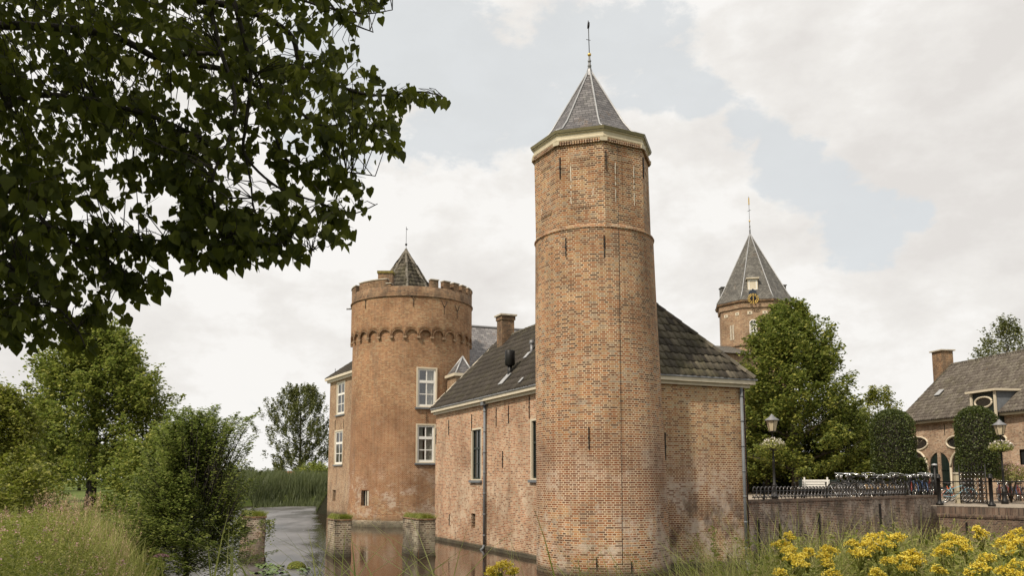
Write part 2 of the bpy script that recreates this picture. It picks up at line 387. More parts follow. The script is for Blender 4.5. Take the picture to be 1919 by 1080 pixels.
M['iron_rail'] = plain('painted_iron', (.035,.035,.037), .28, var=.2, metal=.6, spec=.6)
M['chrome'] = plain('bright_steel', (.62,.62,.62), .22, metal=1.0, var=.08)
M['gold'] = plain('gilding', (.62,.42,.12), .35, metal=.8, var=.15)
M['dark_green'] = plain('dark_green_paint', (.014,.022,.018), .4, var=.2)
M['zinc'] = plain('zinc', (.15,.16,.17), .55, metal=.1, var=.2)
M['bark'] = plain('bark', (.07,.055,.04), .9, var=.4, scale=12, bump=.6)
M['bark_dark'] = plain('dark_bark', (.028,.023,.018), .9, var=.4, scale=20, bump=.5)
M['moss_dark'] = plain('dark_moss', (.028,.028,.014), .95, var=.5, scale=10, bump=.8)
M['moss'] = plain('moss', (.17,.14,.04), .95, var=.5, scale=14, bump=.8)
M['pantile'] = tile_mat('old_pantiles', [(0,(.04,.033,.026)), (.4,(.07,.06,.045)), (.75,(.105,.09,.065)), (1,(.14,.12,.09))], lichen=.35, moss_amt=.35)
M['pantile_dark'] = tile_mat('dark_pantiles', [(0,(.036,.029,.023)), (.5,(.048,.04,.032)), (1,(.062,.052,.042))], lichen=.12, moss_amt=.2)
M['pantile_farm'] = tile_mat('grey_pantiles', [(0,(.085,.07,.058)), (.4,(.11,.093,.076)), (.75,(.14,.12,.10)), (1,(.17,.15,.12))], lichen=.3, moss_amt=.25)
M['slate'] = slate_mat('slate', [(0,(.05,.047,.048)), (.5,(.095,.088,.09)), (1,(.16,.15,.15))], rust=.5, row=.11, width=.2)
M['slate_pale'] = slate_mat('pale_slate', [(0,(.10,.095,.095)), (.5,(.17,.16,.16)), (1,(.25,.235,.23))], row=.2, width=.3, rust=.25)
M['slate_brown'] = slate_mat('brown_slate', [(0,(.05,.046,.038)), (.5,(.085,.078,.066)), (1,(.14,.13,.11))], row=.12, width=.2, rust=.15, streak=.55)
def glass_mat(name, col, rough=.06, spec=.7):
    t = NT(name); P = t.geo('Position')
    t.pbr(t.mix(t.noise(3, 3, .5, P), col, tuple(c*2.2 for c in col)), rough, t.bump(t.noise(2.0, 2, .5, P), .08, .05), spec=spec); return t.m
M['pane'] = glass_mat('window_pane', (.012,.012,.011))
M['lamp_glass'] = plain('milky_lamp_glass', (.44,.37,.25), .3, var=.2, spec=.5)
M['curtain'] = plain('net_curtain', (.40,.37,.33), .95, var=.25, scale=10)
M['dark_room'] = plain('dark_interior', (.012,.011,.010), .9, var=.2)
M['leaf_right'] = leaf_mat('linden_leaf', [(.15,(.038,.052,.016)), (.4,(.11,.135,.030)), (.65,(.21,.225,.045)), (1,(.38,.35,.075))], trans=.42, tcol=(.22,.30,.06))
M['leaf_maple'] = leaf_mat('maple_leaf', [(.15,(.045,.062,.018)), (.4,(.14,.17,.036)), (.65,(.26,.28,.055)), (1,(.44,.42,.10))], trans=.46, tcol=(.22,.30,.06))
M['leaf_bush'] = leaf_mat('hornbeam_leaf', [(.15,(.036,.052,.018)), (.4,(.11,.145,.036)), (.7,(.24,.27,.065)), (1,(.46,.46,.16))], trans=.42, tcol=(.22,.30,.06), rough=.45)
M['leaf_yellow'] = leaf_mat('yellowing_leaf', [(.15,(.05,.06,.015)), (.45,(.15,.165,.032)), (1,(.32,.30,.06))], trans=.35)
M['leaf_top'] = leaf_mat('topiary_leaf', [(.15,(.016,.025,.009)), (.5,(.045,.062,.017)), (1,(.12,.14,.035))], trans=.2)
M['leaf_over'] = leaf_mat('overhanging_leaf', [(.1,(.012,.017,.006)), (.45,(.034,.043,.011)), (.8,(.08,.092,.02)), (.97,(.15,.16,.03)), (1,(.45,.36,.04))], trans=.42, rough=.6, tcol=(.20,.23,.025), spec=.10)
M['leaf_far'] = leaf_mat('far_leaf', [(.15,(.05,.06,.03)), (.5,(.085,.10,.045)), (1,(.16,.17,.08))], trans=.3)
M['leaf_poplar'] = leaf_mat('poplar_leaf', [(.15,(.06,.068,.028)), (.5,(.12,.13,.05)), (1,(.20,.20,.09))], trans=.2, spec=.2)
M['reed'] = leaf_mat('reed', [(.15,(.045,.065,.022)), (.5,(.10,.13,.045)), (1,(.20,.22,.09))], trans=.3)
M['reed_far'] = leaf_mat('far_reed', [(.15,(.05,.065,.028)), (.5,(.085,.105,.045)), (1,(.14,.155,.07))], trans=.2)
M['grass_green'] = leaf_mat('green_grass', [(.15,(.12,.145,.03)), (.5,(.29,.31,.075)), (1,(.52,.50,.20))], trans=.35)
M['grass_pale'] = leaf_mat('dry_grass', [(.1,(.11,.11,.035)), (.5,(.25,.22,.08)), (1,(.44,.36,.17))], trans=.3)
M['grass_pink'] = leaf_mat('seed_grass', [(.1,(.28,.20,.12)), (.5,(.46,.33,.21)), (1,(.60,.45,.30))], trans=.3, tcol=(.4,.25,.12))
M['herb'] = leaf_mat('herb_leaf', [(.15,(.07,.09,.018)), (.5,(.20,.22,.045)), (1,(.36,.34,.09))], trans=.35)
M['ragwort'] = leaf_mat('ragwort_flower', [(.1,(.40,.31,.025)), (.5,(.72,.58,.06)), (1,(.84,.73,.17))], trans=.2, tcol=(.8,.55,.03))
M['petal_pink'] = leaf_mat('pink_petal', [(.1,(.35,.16,.18)), (.5,(.48,.26,.27)), (1,(.6,.42,.4))], trans=.2, tcol=(.6,.3,.3))
M['petal_white'] = leaf_mat('white_petal', [(.1,(.5,.42,.38)), (.5,(.7,.64,.58)), (1,(.8,.76,.7))], trans=.2, tcol=(.7,.6,.5))
def clear_pane():
    t = NT('clear_pane'); tr = t.n('ShaderNodeBsdfTransparent'); gl = t.n('ShaderNodeBsdfGlossy'); gl.inputs['Roughness'].default_value = .03; tr.inputs[0].default_value = (.75,.78,.76,1)
    ms = t.n('ShaderNodeMixShader'); ms.inputs[0].default_value = .16; t.L(tr.outputs[0], ms.inputs[1]); t.L(gl.outputs[0], ms.inputs[2]); t.L(ms.outputs[0], t.out.inputs[0]); return t.m
M['clear_pane'] = clear_pane()
def mk_water():
    t = NT('moat_water'); P = t.geo('Position')
    w1 = t.noise(5.5, 3, .6, t.mapping(P, (1,.55,1))); w2 = t.noise(1.1, 3, .5, t.mapping(P, (1,.6,1))); calm = t.map(t.noise(.12, 3, .5, P), .38, .6)
    h = t.math('ADD', t.math('MULTIPLY', w1, .35), t.math('MULTIPLY', w2, .5))
    xs = t.sep(P)[0]; wind = t.map(t.math('ADD', t.math('ADD', xs, t.math('MULTIPLY', t.sep(P)[1], .222)), t.math('MULTIPLY', t.math('SUBTRACT', t.noise(.5, 4, .6, P), .5), 1.6)), .1, -.7)
    st = t.math('ADD', t.math('ADD', .25, t.math('MULTIPLY', calm, .75)), t.math('MULTIPLY', wind, .3))
    x = t.n('ShaderNodeBump'); t.L(t.math('MULTIPLY', h, st), x.inputs['Height']); x.inputs['Strength'].default_value = .11; x.inputs['Distance'].default_value = .12
    t.pbr((.024,.013,.008), t.math('ADD', .08, t.math('MULTIPLY', wind, t.map(t.noise(.35, 4, .6, t.mapping(P, (1,.35,1))), .38, .62, .20, .40))), x.outputs[0], spec=.5, IOR=t.math('ADD', 1.33, t.math('MULTIPLY', wind, 2.6))); return t.m
M['water'] = mk_water()
def mk_ground():
    t = NT('meadow_ground'); P = t.geo('Position')
    a = t.noise(.35, 6, .6, P); b = t.noise(9, 5, .7, P)
    col = t.ramp(t.math('ADD', t.math('MULTIPLY', a, .5), t.math('MULTIPLY', b, .5)), [(.35,(.05,.07,.018)), (.5,(.095,.125,.028)), (.65,(.15,.17,.045))])
    z = t.sep(P)[2]; col = t.mix(t.map(z, .25, 0.0), col, (.04,.032,.022))
    t.pbr(col, .95, t.bump(b, .6, .05), spec=.15); return t.m
M['ground'] = mk_ground()
def mk_paving():
    t = NT('yard_paving'); P = t.geo('Position'); n = t.noise(1.2, 6, .65, P); f = t.noise(22, 4, .6, P)
    br = t.n('ShaderNodeTexBrick'); t.L(P, br.inputs['Vector']); br.inputs['Scale'].default_value = 1; br.inputs['Brick Width'].default_value = .21; br.inputs['Row Height'].default_value = .105
    br.inputs['Mortar Size'].default_value = .006; br.inputs['Color1'].default_value = (.8,.8,.8,1); br.inputs['Color2'].default_value = (1.15,1.12,1.1,1); br.inputs['Mortar'].default_value = (.6,.6,.6,1)
    col = t.mix(1.0, t.ramp(n, [(.3,(.26,.22,.17)), (.7,(.38,.33,.27))]), br.outputs[0], 'MULTIPLY')
    t.pbr(col, .85, t.bump(f, .3, .01), spec=.25); return t.m
M['paving'] = mk_paving()
# ------------------------------------------------------------------ building helpers
class Frame:
    """a local frame: origin o, local x turned by rz about the vertical"""
    def __init__(s, o, rz): s.o = Vector((o[0], o[1], 0)); s.rz = rz; s.x = Vector((math.cos(rz), math.sin(rz), 0)); s.y = Vector((-math.sin(rz), math.cos(rz), 0))
    def loc(s, p): d = Vector(p)-s.o; return Vector((d.dot(s.x), d.dot(s.y), p[2]))
    def world(s, p): return s.o + s.x*p[0] + s.y*p[1] + Vector((0,0,p[2]))
    def hit(s, px, py, axis, val):
        a = s.x if axis == 'x' else s.y; d = pix_dir(px, py)
        k = (val - (CP-s.o).dot(a))/d.dot(a); return s.loc(CP+d*k)
def hit_cyl(px, py, c, r):
    d = pix_dir(px, py); ox, oy = -c[0], -c[1]
    A = d.x**2+d.y**2; B = 2*(ox*d.x+oy*d.y); Cc = ox*ox+oy*oy-r*r
    k = (-B-math.sqrt(max(B*B-4*A*Cc, 0)))/(2*A); p = CP+d*k
    return math.atan2(p.y-c[1], p.x-c[0]), p.z
def wall_grid(mb, us, zs, holes, fn, depth=.2, uvscale=1.0, smooth=False):
    """surface fn(u,z,d)->point (d = depth inwards), with rectangular openings (u0,z0,u1,z1) and their reveals"""
    for h in holes: us = list(us)+[h[0], h[2]]; zs = list(zs)+[h[1], h[3]]
    us = sorted(set(round(u, 5) for u in us)); zs = sorted(set(round(z, 5) for z in zs))
    n = len(zs); b = len(mb.v)
    for u in us:
        for z in zs: mb.v.append(tuple(fn(u, z, 0)))
    def inh(u, z): return any(h[0] < u < h[2] and h[1] < z < h[3] for h in holes)
    for i in range(len(us)-1):
        for j in range(n-1):
            if inh((us[i]+us[i+1])/2, (zs[j]+zs[j+1])/2): continue
            q = [(us[i],zs[j]),(us[i+1],zs[j]),(us[i+1],zs[j+1]),(us[i],zs[j+1])]
            mb.idx((b+i*n+j, b+(i+1)*n+j, b+(i+1)*n+j+1, b+i*n+j+1), [(a*uvscale, c) for a, c in q], smooth)
    for (u0,z0,u1,z1) in holes:
        for (a, c) in (((u0,z0),(u0,z1)), ((u0,z1),(u1,z1)), ((u1,z1),(u1,z0)), ((u1,z0),(u0,z0))):
            mb.face([fn(a[0],a[1],0), fn(a[0],a[1],depth), fn(c[0],c[1],depth), fn(c[0],c[1],0)],
                    [(a[0]*uvscale,a[1]),(a[0]*uvscale+depth,a[1]),(c[0]*uvscale+depth,c[1]),(c[0]*uvscale,c[1])])
def make_window(parent, c, xd, nd, w, h, cols=2, rows=3, top=.36, frame=None, sash=None, sill=True, border=.09, bar=.035, curtain=True, recess=.10, name='window', pane=None, transom=True):
    """c = centre of the bottom edge of the opening on the wall face; nd points out of the wall"""
    c = Vector(c); xd = Vector(xd).normalized(); nd = Vector(nd).normalized(); Z = Vector((0,0,1))
    frame = frame or M['cream_light']; sash = sash or M['white']
    def bx(mb, x0, z0, x1, z1, d0, d1):
        mb.obox(c+xd*(x0+x1)/2+Z*(z0+z1)/2+nd*(d0+d1)/2, xd*(x1-x0)/2, Z*(z1-z0)/2, nd*(d1-d0)/2)
    f = MB(); b = border
    bx(f, -w/2, 0, -w/2+b, h, -.14, .012); bx(f, w/2-b, 0, w/2, h, -.14, .012); bx(f, -w/2+b, h-b, w/2-b, h, -.14, .009); bx(f, -w/2+b, 0, w/2-b, b*.6, -.14, .009)
    win = f.build(name, frame, parent)
    s = MB(); x0, x1, z0, z1 = -w/2+b, w/2-b, b*.6, h-b; e = bar*1.5; D0, D1 = -.115, -.055
    bx(s, x0, z0, x0+e, z1, D0, D1); bx(s, x1-e, z0, x1, z1, D0, D1); bx(s, x0+e, z1-e, x1-e, z1, D0, D1-.002); bx(s, x0+e, z0, x1-e, z0+e*1.3, D0, D1-.002)
    zt = z1-(z1-z0)*top
    if transom: bx(s, x0+e, zt-e*.8, x1-e, zt+e*.8, D0, D1+.012)
    for k in range(1, cols):
        x = x0+(x1-x0)*k/cols; bx(s, x-bar/2, z0+e, x+bar/2, z1-e, D0+.01, D1-.008)
    for k in range(1, rows-(1 if transom else 0)):
        z = z0+(zt-z0)*k/(rows-1) if transom else z0+(z1-z0)*k/rows
        bx(s, x0+e, z-bar*.4, x1-e, z+bar*.4, D0+.012, D1-.011)
    s.build('sash', sash, win)
    g = MB(); g.face([c+xd*x+Z*z-nd*.095 for x, z in ((x0+.01,z0+.01),(x1-.01,z0+.01),(x1-.01,z1-.01),(x0+.01,z1-.01))])
    gm = pane or M['pane']; g.build('pane', gm, win)
    if sill:
        k = MB(); bx(k, -w/2-.06, -.09, w/2+.06, -.002, -.12, .09); k.build('sill', M['zinc'], win)
    return win
def anchor(parent, p, nd, h=.6, name='wall_anchor', tilt=0.0):
    p = Vector(p); nd = Vector(nd).normalized(); xd = nd.cross(Vector((0,0,1))).normalized(); m = MB()
    up = (Vector((0,0,1))+xd*tilt).normalized()
    m.obox(p+nd*.015, xd*.012, up*h/2, nd*.015); m.obox(p+nd*.032, xd*.022, up*.03, nd*.01)
    return m.build(name, M['iron'], parent)
def fork_anchor(parent, p, nd, h=.7):
    p = Vector(p); nd = Vector(nd).normalized(); xd = nd.cross(Vector((0,0,1))).normalized(); Z = Vector((0,0,1)); m = MB(); q = p+nd*.03
    m.tube([q-Z*h*.5, q+Z*h*.1], .018, 4)
    for s in (-1, 1): m.tube([q+Z*h*.02, q+Z*h*.2+xd*s*.09, q+Z*h*.5+xd*s*.2], .016, 4)
    return m.build('fork_anchor', M['iron'], parent)
def pantiles(mb, O, U, V, poly_l, poly_r, vlen, tw=.24, th=.30, amp=.032, rnd=None, step=.040):
    """tiles on a roof plane: O origin at eave, U along the eave, V up the slope; poly_l/r(v) give the left/right limits"""
    rnd = rnd or random.Random(3); O = Vector(O); U = Vector(U).normalized(); V = Vector(V).normalized(); Nn = U.cross(V).normalized()
    if Nn.z < 0: Nn = -Nn
    prof = [(0,0.0),(.12,.55),(.26,.95),(.40,.75),(.55,.15),(.75,-.15),(1.03,.0)]
    j = 0
    while j*th < vlen:
        v0 = j*th; l, r = poly_l(v0+th*.5), poly_r(v0+th*.5); i0 = int(math.floor(l/tw)); i1 = int(math.ceil(r/tw))
        for i in range(i0, i1):
            if (i+.75)*tw < l or (i+.25)*tw > r: continue
            dv = rnd.uniform(-.012,.012); dn = rnd.uniform(-.004,.006); tl = rnd.uniform(-.006,.006); b = len(mb.v); n = len(prof)
            for (vv, up) in ((v0-.05+dv, step), (v0+th+.01, .004)):
                for a, hh in prof: mb.v.append(tuple(O+U*((i+a)*tw+rnd.uniform(-.002,.002))+V*min(vv, vlen)+Nn*(up+hh*amp+dn+tl*a)))
            for a, hh in prof: mb.v.append(tuple(O+U*((i+a)*tw)+V*(v0-.05+dv)+Nn*(step*.3+hh*amp+dn)))
            for k in range(n-1):
                mb.idx((b+k, b+k+1, b+n+k+1, b+n+k), None, True)
                mb.idx((b+2*n+k, b+2*n+k+1, b+k+1, b+k), None, False)
        j += 1
def ridge_tiles(mb, p, q, r=.10, L=.32, rnd=random):
    p = Vector(p); q = Vector(q); n = max(1, int((q-p).length/L)); d = (q-p)/n
    side = d.cross(Vector((0,0,1))).normalized(); up = side.cross(d).normalized()
    for i in range(n):
        a = p+d*i+up*rnd.uniform(-.008,.01); b = len(mb.v); S = 7
        for t, rr in ((0, r*1.08), (1.08, r*.95)):
            for k in range(S):
                an = PI*k/(S-1); mb.v.append(tuple(a+d*t+side*math.cos(an)*rr+up*(math.sin(an)*rr-.02)))
        for k in range(S-1): mb.idx((b+k, b+k+1, b+S+k+1, b+S+k), None, True)
        mb.idx([b+k for k in range(S)], None, False)
def weathervane(parent, c, z0, h, base_h=.7, ball=.07, kind='cross', tilt=(0,0)):
    """finial post, gilded ball and rod with a vane"""
    m = MB(); m.lathe([(.0,z0-.3),(.085,z0-.3),(.075,z0),(.05,z0+base_h*.3),(.062,z0+base_h*.32),(.062,z0+base_h*.38),(.045,z0+base_h*.4),(.042,z0+base_h*.62),(.056,z0+base_h*.64),(.056,z0+base_h*.7),(.036,z0+base_h*.72),(.03,z0+base_h),(0,z0+base_h)], 10, c)
    f = m.build('finial', M['lead'], parent)
    b = MB(); b.sphere((c[0],c[1],z0+base_h+ball*.8), ball, 12, 8); b.build('ball', M['gold'], f)
    r = MB(); zt = z0+base_h+ball; P = lambda z: (c[0]+tilt[0]*(z-zt), c[1], z)
    r.tube([P(zt), P(zt+h)], .014, 5)
    r.build('rod', M['iron'], f)
    v = MB(); zc = zt+h*.42; p = Vector(P(zc))
    if kind == 'cross':
        v.tube([p+Vector((-.10,-.25,-.11)), p+Vector((.07,.25,.13))], .011, 4); v.tube([p+Vector((0,-.05,-.1)), p+Vector((0,.05,.1))], .012, 4)
        t = Vector(P(zt+h*.86)); v.build('wind_arms', M['iron'], f); v = MB(); v.obox(t, (.03,.0,0), (0,.10,0), (0,0,.055)); v.build('vane', M['iron'], f)
    else:
        v.obox(Vector(P(zt+h*.8)), (.035,0,0), (0,.04,0), (0,0,h*.14)); v.build('vane', M['gold'], f)
        w = MB(); w.tube([p+Vector((-.16,-.05,-.07)), p+Vector((.16,.05,.07))], .013, 4); w.tube([p+Vector((0,-.16,0)), p+Vector((0,.16,0))], .013, 4); w.build('compass_arms', M['iron'], f)
    return f

# ------------------------------------------------------------------ ground and water
MOAT = [(-3.2,8.2),(0.5,7.4),(3.2,9.4),(7,11),(12,13),(20,16),(34,20),(60,24),(60,33),(30,38),(22,60),(18,96),(-6,88),(-23,86),(-27,72),(-21,52),(-14.5,34),(-9.6,24),(-8.2,20.5),(-6.5,15),(-5,10.5)]
def sdist(x, y, poly):
    """signed distance arrays: positive outside"""
    d = np.full(x.shape, 1e9); ins = np.zeros(x.shape, bool); n = len(poly)
    for i in range(n):
        ax, ay = poly[i]; bx, by = poly[(i+1) % n]; ex, ey = bx-ax, by-ay
        t = np.clip(((x-ax)*ex+(y-ay)*ey)/(ex*ex+ey*ey), 0, 1); d = np.minimum(d, np.hypot(x-ax-t*ex, y-ay-t*ey))
        c = ((ay > y) != (by > y)) & (x < (bx-ax)*(y-ay)/(by-ay+1e-12)+ax); ins ^= c
    return np.where(ins, -d, d)
def ground_h(x, y):
    x = np.atleast_1d(np.asarray(x, float)); y = np.atleast_1d(np.asarray(y, float))
    s = sdist(x, y, MOAT); s = s+.35*np.sin(x*.9+y*.4)*np.exp(-np.abs(s)/4)
    t = np.clip((s+.35)/1.3, 0, 1); t = t*t*(3-2*t)
    up = 1.0+.25*np.clip((y-20)/40, 0, 1)+.06*np.sin(x*.5+1)*np.sin(y*.37)
    return -.7+(up+.7)*t
def gh(x, y): return float(ground_h(x, y)[0])
def axis(lo, hi, step, far, g=1.22):
    a = list(np.arange(lo, hi+1e-6, step)); s = step
    while a[-1] < far: s *= g; a.append(a[-1]+s)
    s = step
    while a[0] > -far: s *= g; a.insert(0, a[0]-s)
    return np.array(a)
gx = axis(-40, 44, .6, 4000); gy = axis(-6, 104, .6, 4000)
X, Y = np.meshgrid(gx, gy); Hh = ground_h(X.ravel(), Y.ravel())
V = np.stack([X.ravel(), Y.ravel(), Hh], 1); nx = len(gx); ii, jj = np.meshgrid(np.arange(nx-1), np.arange(len(gy)-1)); b0 = (jj*nx+ii).ravel()
gr = np_mesh('ground', V, np.stack([b0, b0+1, b0+nx+1, b0+nx], 1), M['ground'], smooth=True); tag(gr, kind='structure')
m = MB(); m.box(-40, 3, -.9, 70, 110, -.0); wt = m.build('water', M['water']); tag(wt, kind='structure')
# trimming: only the top sheet of the water is needed
bm = bmesh.new(); bm.from_mesh(wt.data); bmesh.ops.delete(bm, geom=[f for f in bm.faces if f.normal.z < .9], context='FACES'); bm.to_mesh(wt.data); bm.free()

# ------------------------------------------------------------------ frames measured from the picture
Wl0, Wl1, Wr = atz(1010, 1051), atz(815, 1012), atz(1407, 1060)
e2 = Vector((Wl1.x-Wl0.x, Wl1.y-Wl0.y, 0)).normalized()          # along the left wall, receding
e1 = Vector((e2.y, -e2.x, 0))                                     # along the gable wall, to the right
kk = (Wr-Wl0).dot(e2); corner = Wl0+e2*kk
RZ = math.atan2(e1.y, e1.x); WF = Frame(corner, RZ)
WW = (Wr-corner).dot(e1); WL = (Wl1-corner).dot(e2)
z_eave = (WF.hit(817, 778, 'x', 0).z + WF.hit(1404, 716, 'y', 0).z)/2
print('wing', corner, 'W', WW, 'L', WL, 'eave', z_eave, WF.hit(817,778,'x',0).z, WF.hit(1404,716,'y',0).z, WF.hit(1009,725,'x',0).z)

# ------------------------------------------------------------------ the low wing
wing = thing('castle_wing', 'low brick wing with dark pantile hip roof, attached behind the tall front tower', 'building', (corner.x, corner.y, 0), RZ)
T = .45
holes_l = []
win_l = []
for (xa, ya, xb, yb) in ((884, 804, 903, 901), (995, 784, 1018, 905)):
    a = WF.hit(xa, ya, 'x', 0); b = WF.hit(xb, yb, 'x', 0); b2 = WF.hit(xa, yb, 'x', 0)
    holes_l.append([min(a.y, b.y), b2.z, max(a.y, b.y), a.z])
dy = holes_l[0][3]-holes_l[0][1]; print('wing windows', holes_l)
hw = holes_l[0][2]-holes_l[0][0]
holes_l[1] = [holes_l[1][2]-hw, holes_l[0][1]+.02, holes_l[1][2], holes_l[0][3]+.02]
a = WF.hit(884, 963, 'x', 0); b = WF.hit(891, 991, 'x', 0); slit = [b.y, b.z, a.y, a.z]
mb = MB()
def fl(u, z, d): return (d - .012*max(0, 0), WL-u, z)
hl = [[WL-h[2], h[1], WL-h[0], h[3]] for h in holes_l+[slit]]
wall_grid(mb, [0, WL], [-.9, z_eave], hl, lambda u, z, d: (d-.0*z, WL-u, z), .22)
wall_grid(mb, [0, WW], [-.9, z_eave], [], lambda u, z, d: (u, d, z), .22)
wall_grid(mb, [0, WL], [-.9, z_eave], [], lambda u, z, d: (WW-d, u, z), .22)
wall_grid(mb, [0, WW], [-.9, z_eave], [], lambda u, z, d: (WW-u, WL-d, z), .22)
w_ = mb.build('wall', [M['brick_wing'], M['brick_gable']], wing)
for p in w_.data.polygons:
    if p.normal.y < -.9: p.material_index = 1
for h in holes_l:
    make_window(wing, (0, (h[0]+h[2])/2, h[1]), (0,-1,0), (-1,0,0), h[2]-h[0], h[3]-h[1], 2, 3, .38, frame=M['cream_light'], sash=M['dark_green'], border=.075, curtain=False, bar=.03)
m = MB(); m.box(.2, slit[0]-.02, slit[1]-.02, .24, slit[2]+.02, slit[3]+.02); m.build('slit_dark_back', M['dark_room'], wing)  # dark sheet standing in for the unlit inside of the slit
m = MB()
for k in range(2): m.tube([(.08, slit[0], slit[1]+(k+1)*(slit[3]-slit[1])/3), (.08, slit[2], slit[1]+(k+1)*(slit[3]-slit[1])/3)], .012, 5)
m.build('slit_bars', M['iron'], wing)
# plinth line of old stone at the water
m = MB(); m.box(-.07, -.07, -.9, 0, WL, .14); m.box(0, -.07, -.9, WW+.05, 0, .14); m.build('plinth', M['brick_pier'], wing)
# roof: hip towards us, ridge up to the chimney
RH = at(1191, 536, 27.3).z; ov = .22
def apex_pt(k): return Vector((WW/2, k, RH))
hipin = 2.2; hipback = 1.0
A0, A1 = Vector((WW/2, hipin, RH)), Vector((WW/2, WL-hipback, RH))
rf = MB()
E = [Vector((-ov,-ov,z_eave+.16)), Vector((WW+ov,-ov,z_eave+.16)), Vector((WW+ov,WL+.1,z_eave+.16)), Vector((-ov,WL+.1,z_eave+.16))]
rf.face([E[0],E[1],A0]); rf.face([E[1],E[2],A1,A0]); rf.face([E[2],E[3],A1]); rf.face([E[3],E[0],A0,A1])
roof = rf.build('roof', M['pantile_dark'], wing)
tl = MB()
# left slope (seen obliquely)
Vd = (Vector((WW/2, 0, RH))-Vector((-ov, 0, z_eave+.16))); vl = Vd.length; Ud = Vector((0,-1,0)); Ltot = WL+.1+ov
pantiles(tl, E[3], Ud, Vd, lambda v: (hipback+.1)*v/vl, lambda v: Ltot-(hipin+ov)*v/vl, vl, .21, .33, .062, step=.022)
tl.build('pantile_slope', M['pantile_dark'], roof)
tg = MB(); Vd = Vector((WW/2, hipin, RH))-Vector((WW/2, -ov, z_eave+.16)); vl = Vd.length; Wt = WW+2*ov
pantiles(tg, E[0], (1,0,0), Vd, lambda v: Wt/2*v/vl, lambda v: Wt-Wt/2*v/vl, vl, .25, .33, .038)
tg.build('pantile_hip', M['pantile'], roof)
rt = MB(); ridge_tiles(rt, E[1]+Vector((0,0,.02)), A0, .11); ridge_tiles(rt, E[0]+Vector((0,0,.02)), A0, .11); ridge_tiles(rt, A1, A0, .12); rt.build('ridge_tiles', M['pantile'], roof)
rt = MB(); ridge_tiles(rt, E[3]+Vector((0,0,.03)), A1, .075); rt.build('verge_tiles', M['stone'], roof)
# cream eaves boards and gutter
g = MB()
g.box(-.24, -.24, z_eave-.02, WW+.24, -.003, z_eave+.10); g.box(-.24, -.003, z_eave-.02, -.003, WL, z_eave+.10)
g.box(-.12, -.12, z_eave-.12, WW+.12, -.005, z_eave-.021); g.box(-.12, -.005, z_eave-.12, -.005, WL, z_eave-.021)
g.build('eaves_board', M['cream_light'], wing)
g2 = MB(); g2.box(-.28, -.28, z_eave+.101, WW+.30, .1, z_eave+.15); g2.box(-.28, .1, z_eave+.101, .1, WL, z_eave+.15); g2.build('gutter', M['lead'], wing)
# drainpipes
def pipe(px0, wallaxis, ztop, hopper=True):
    p = WF.hit(px0, 760, wallaxis, 0); m = MB()
    if wallaxis == 'x': q = (-.09, p.y); n = (-1,0,0)
    else: q = (p.x, -.09); n = (0,-1,0)
    m.tube([(q[0],q[1],ztop),(q[0],q[1],.15)], .05, 8)
    for k in range(7): m.tube([(q[0],q[1],.5+k*.78),(q[0],q[1],.56+k*.78)], .058, 8)
    m.tube([(q[0],q[1],.18),(q[0]+n[0]*.05,q[1]+n[1]*.05,.05),(q[0]+n[0]*.16,q[1]+n[1]*.16,-.02)], .05, 8)
    o = m.build('drainpipe', M['zinc'], wing)
    if hopper:
        h = MB(); h.box(q[0]-.13,q[1]-.12,ztop-.05,q[0]+.085,q[1]+.12,ztop+.16); h.box(q[0]-.16,q[1]-.16,ztop+.16,q[0]+.085,q[1]+.16,ztop+.19); h.build('hopper', M['zinc'], o)
        k = MB(); k.lathe([(.07,ztop+.19),(.06,ztop+.26),(.0,ztop+.4)], 4, q, PI/4); k.build('hopper_cap', M['zinc'], o)
pipe(913, 'x', z_eave-.12)
pipe(1387, 'y', z_eave-.12, False)
m = MB(); p = WF.hit(1399, 900, 'y', 0); m.tube([(p.x,-.02,z_eave-.15),(p.x+.02,-.02,3.5),(p.x+.02,-.02,.1)], .014, 5); m.build('lightning_cable', M['iron'], wing)
for (px, py, h) in ((818, 818, .95), (842, 802, .85), (885, 793, .9), (931, 782, .95), (954, 778, .85), (993, 764, 1.0), (943, 862, .8), (843, 975, .6)):
    p = WF.hit(px, py, 'x', 0); anchor(wing, p, (-1,0,0), h*.75)
for (px, py, h) in ((1247, 838, .8),(1364, 1045, .25)):
    p = WF.hit(px, py, 'y', 0); anchor(wing, p, (0,-1,0), h)
# chimney on the far end of the ridge
ch = MB(); cc = WF.loc(at(948, 590, 37.0)); cz = cc.z; cw = .29
ch.box(cc.x-cw, cc.y-cw, RH-1.6, cc.x+cw, cc.y+cw, cz-.28); ch.box(cc.x-cw-.04, cc.y-cw-.04, cz-.28, cc.x+cw+.04, cc.y+cw+.04, cz-.1)
ch.build('chimney', M['brick_top'], roof)
cap = MB(); cap.box(cc.x-cw-.10, cc.y-cw-.10, cz-.1, cc.x+cw+.10, cc.y+cw+.10, cz-.03); cap.build('chimney_cap', M['stone'], roof)
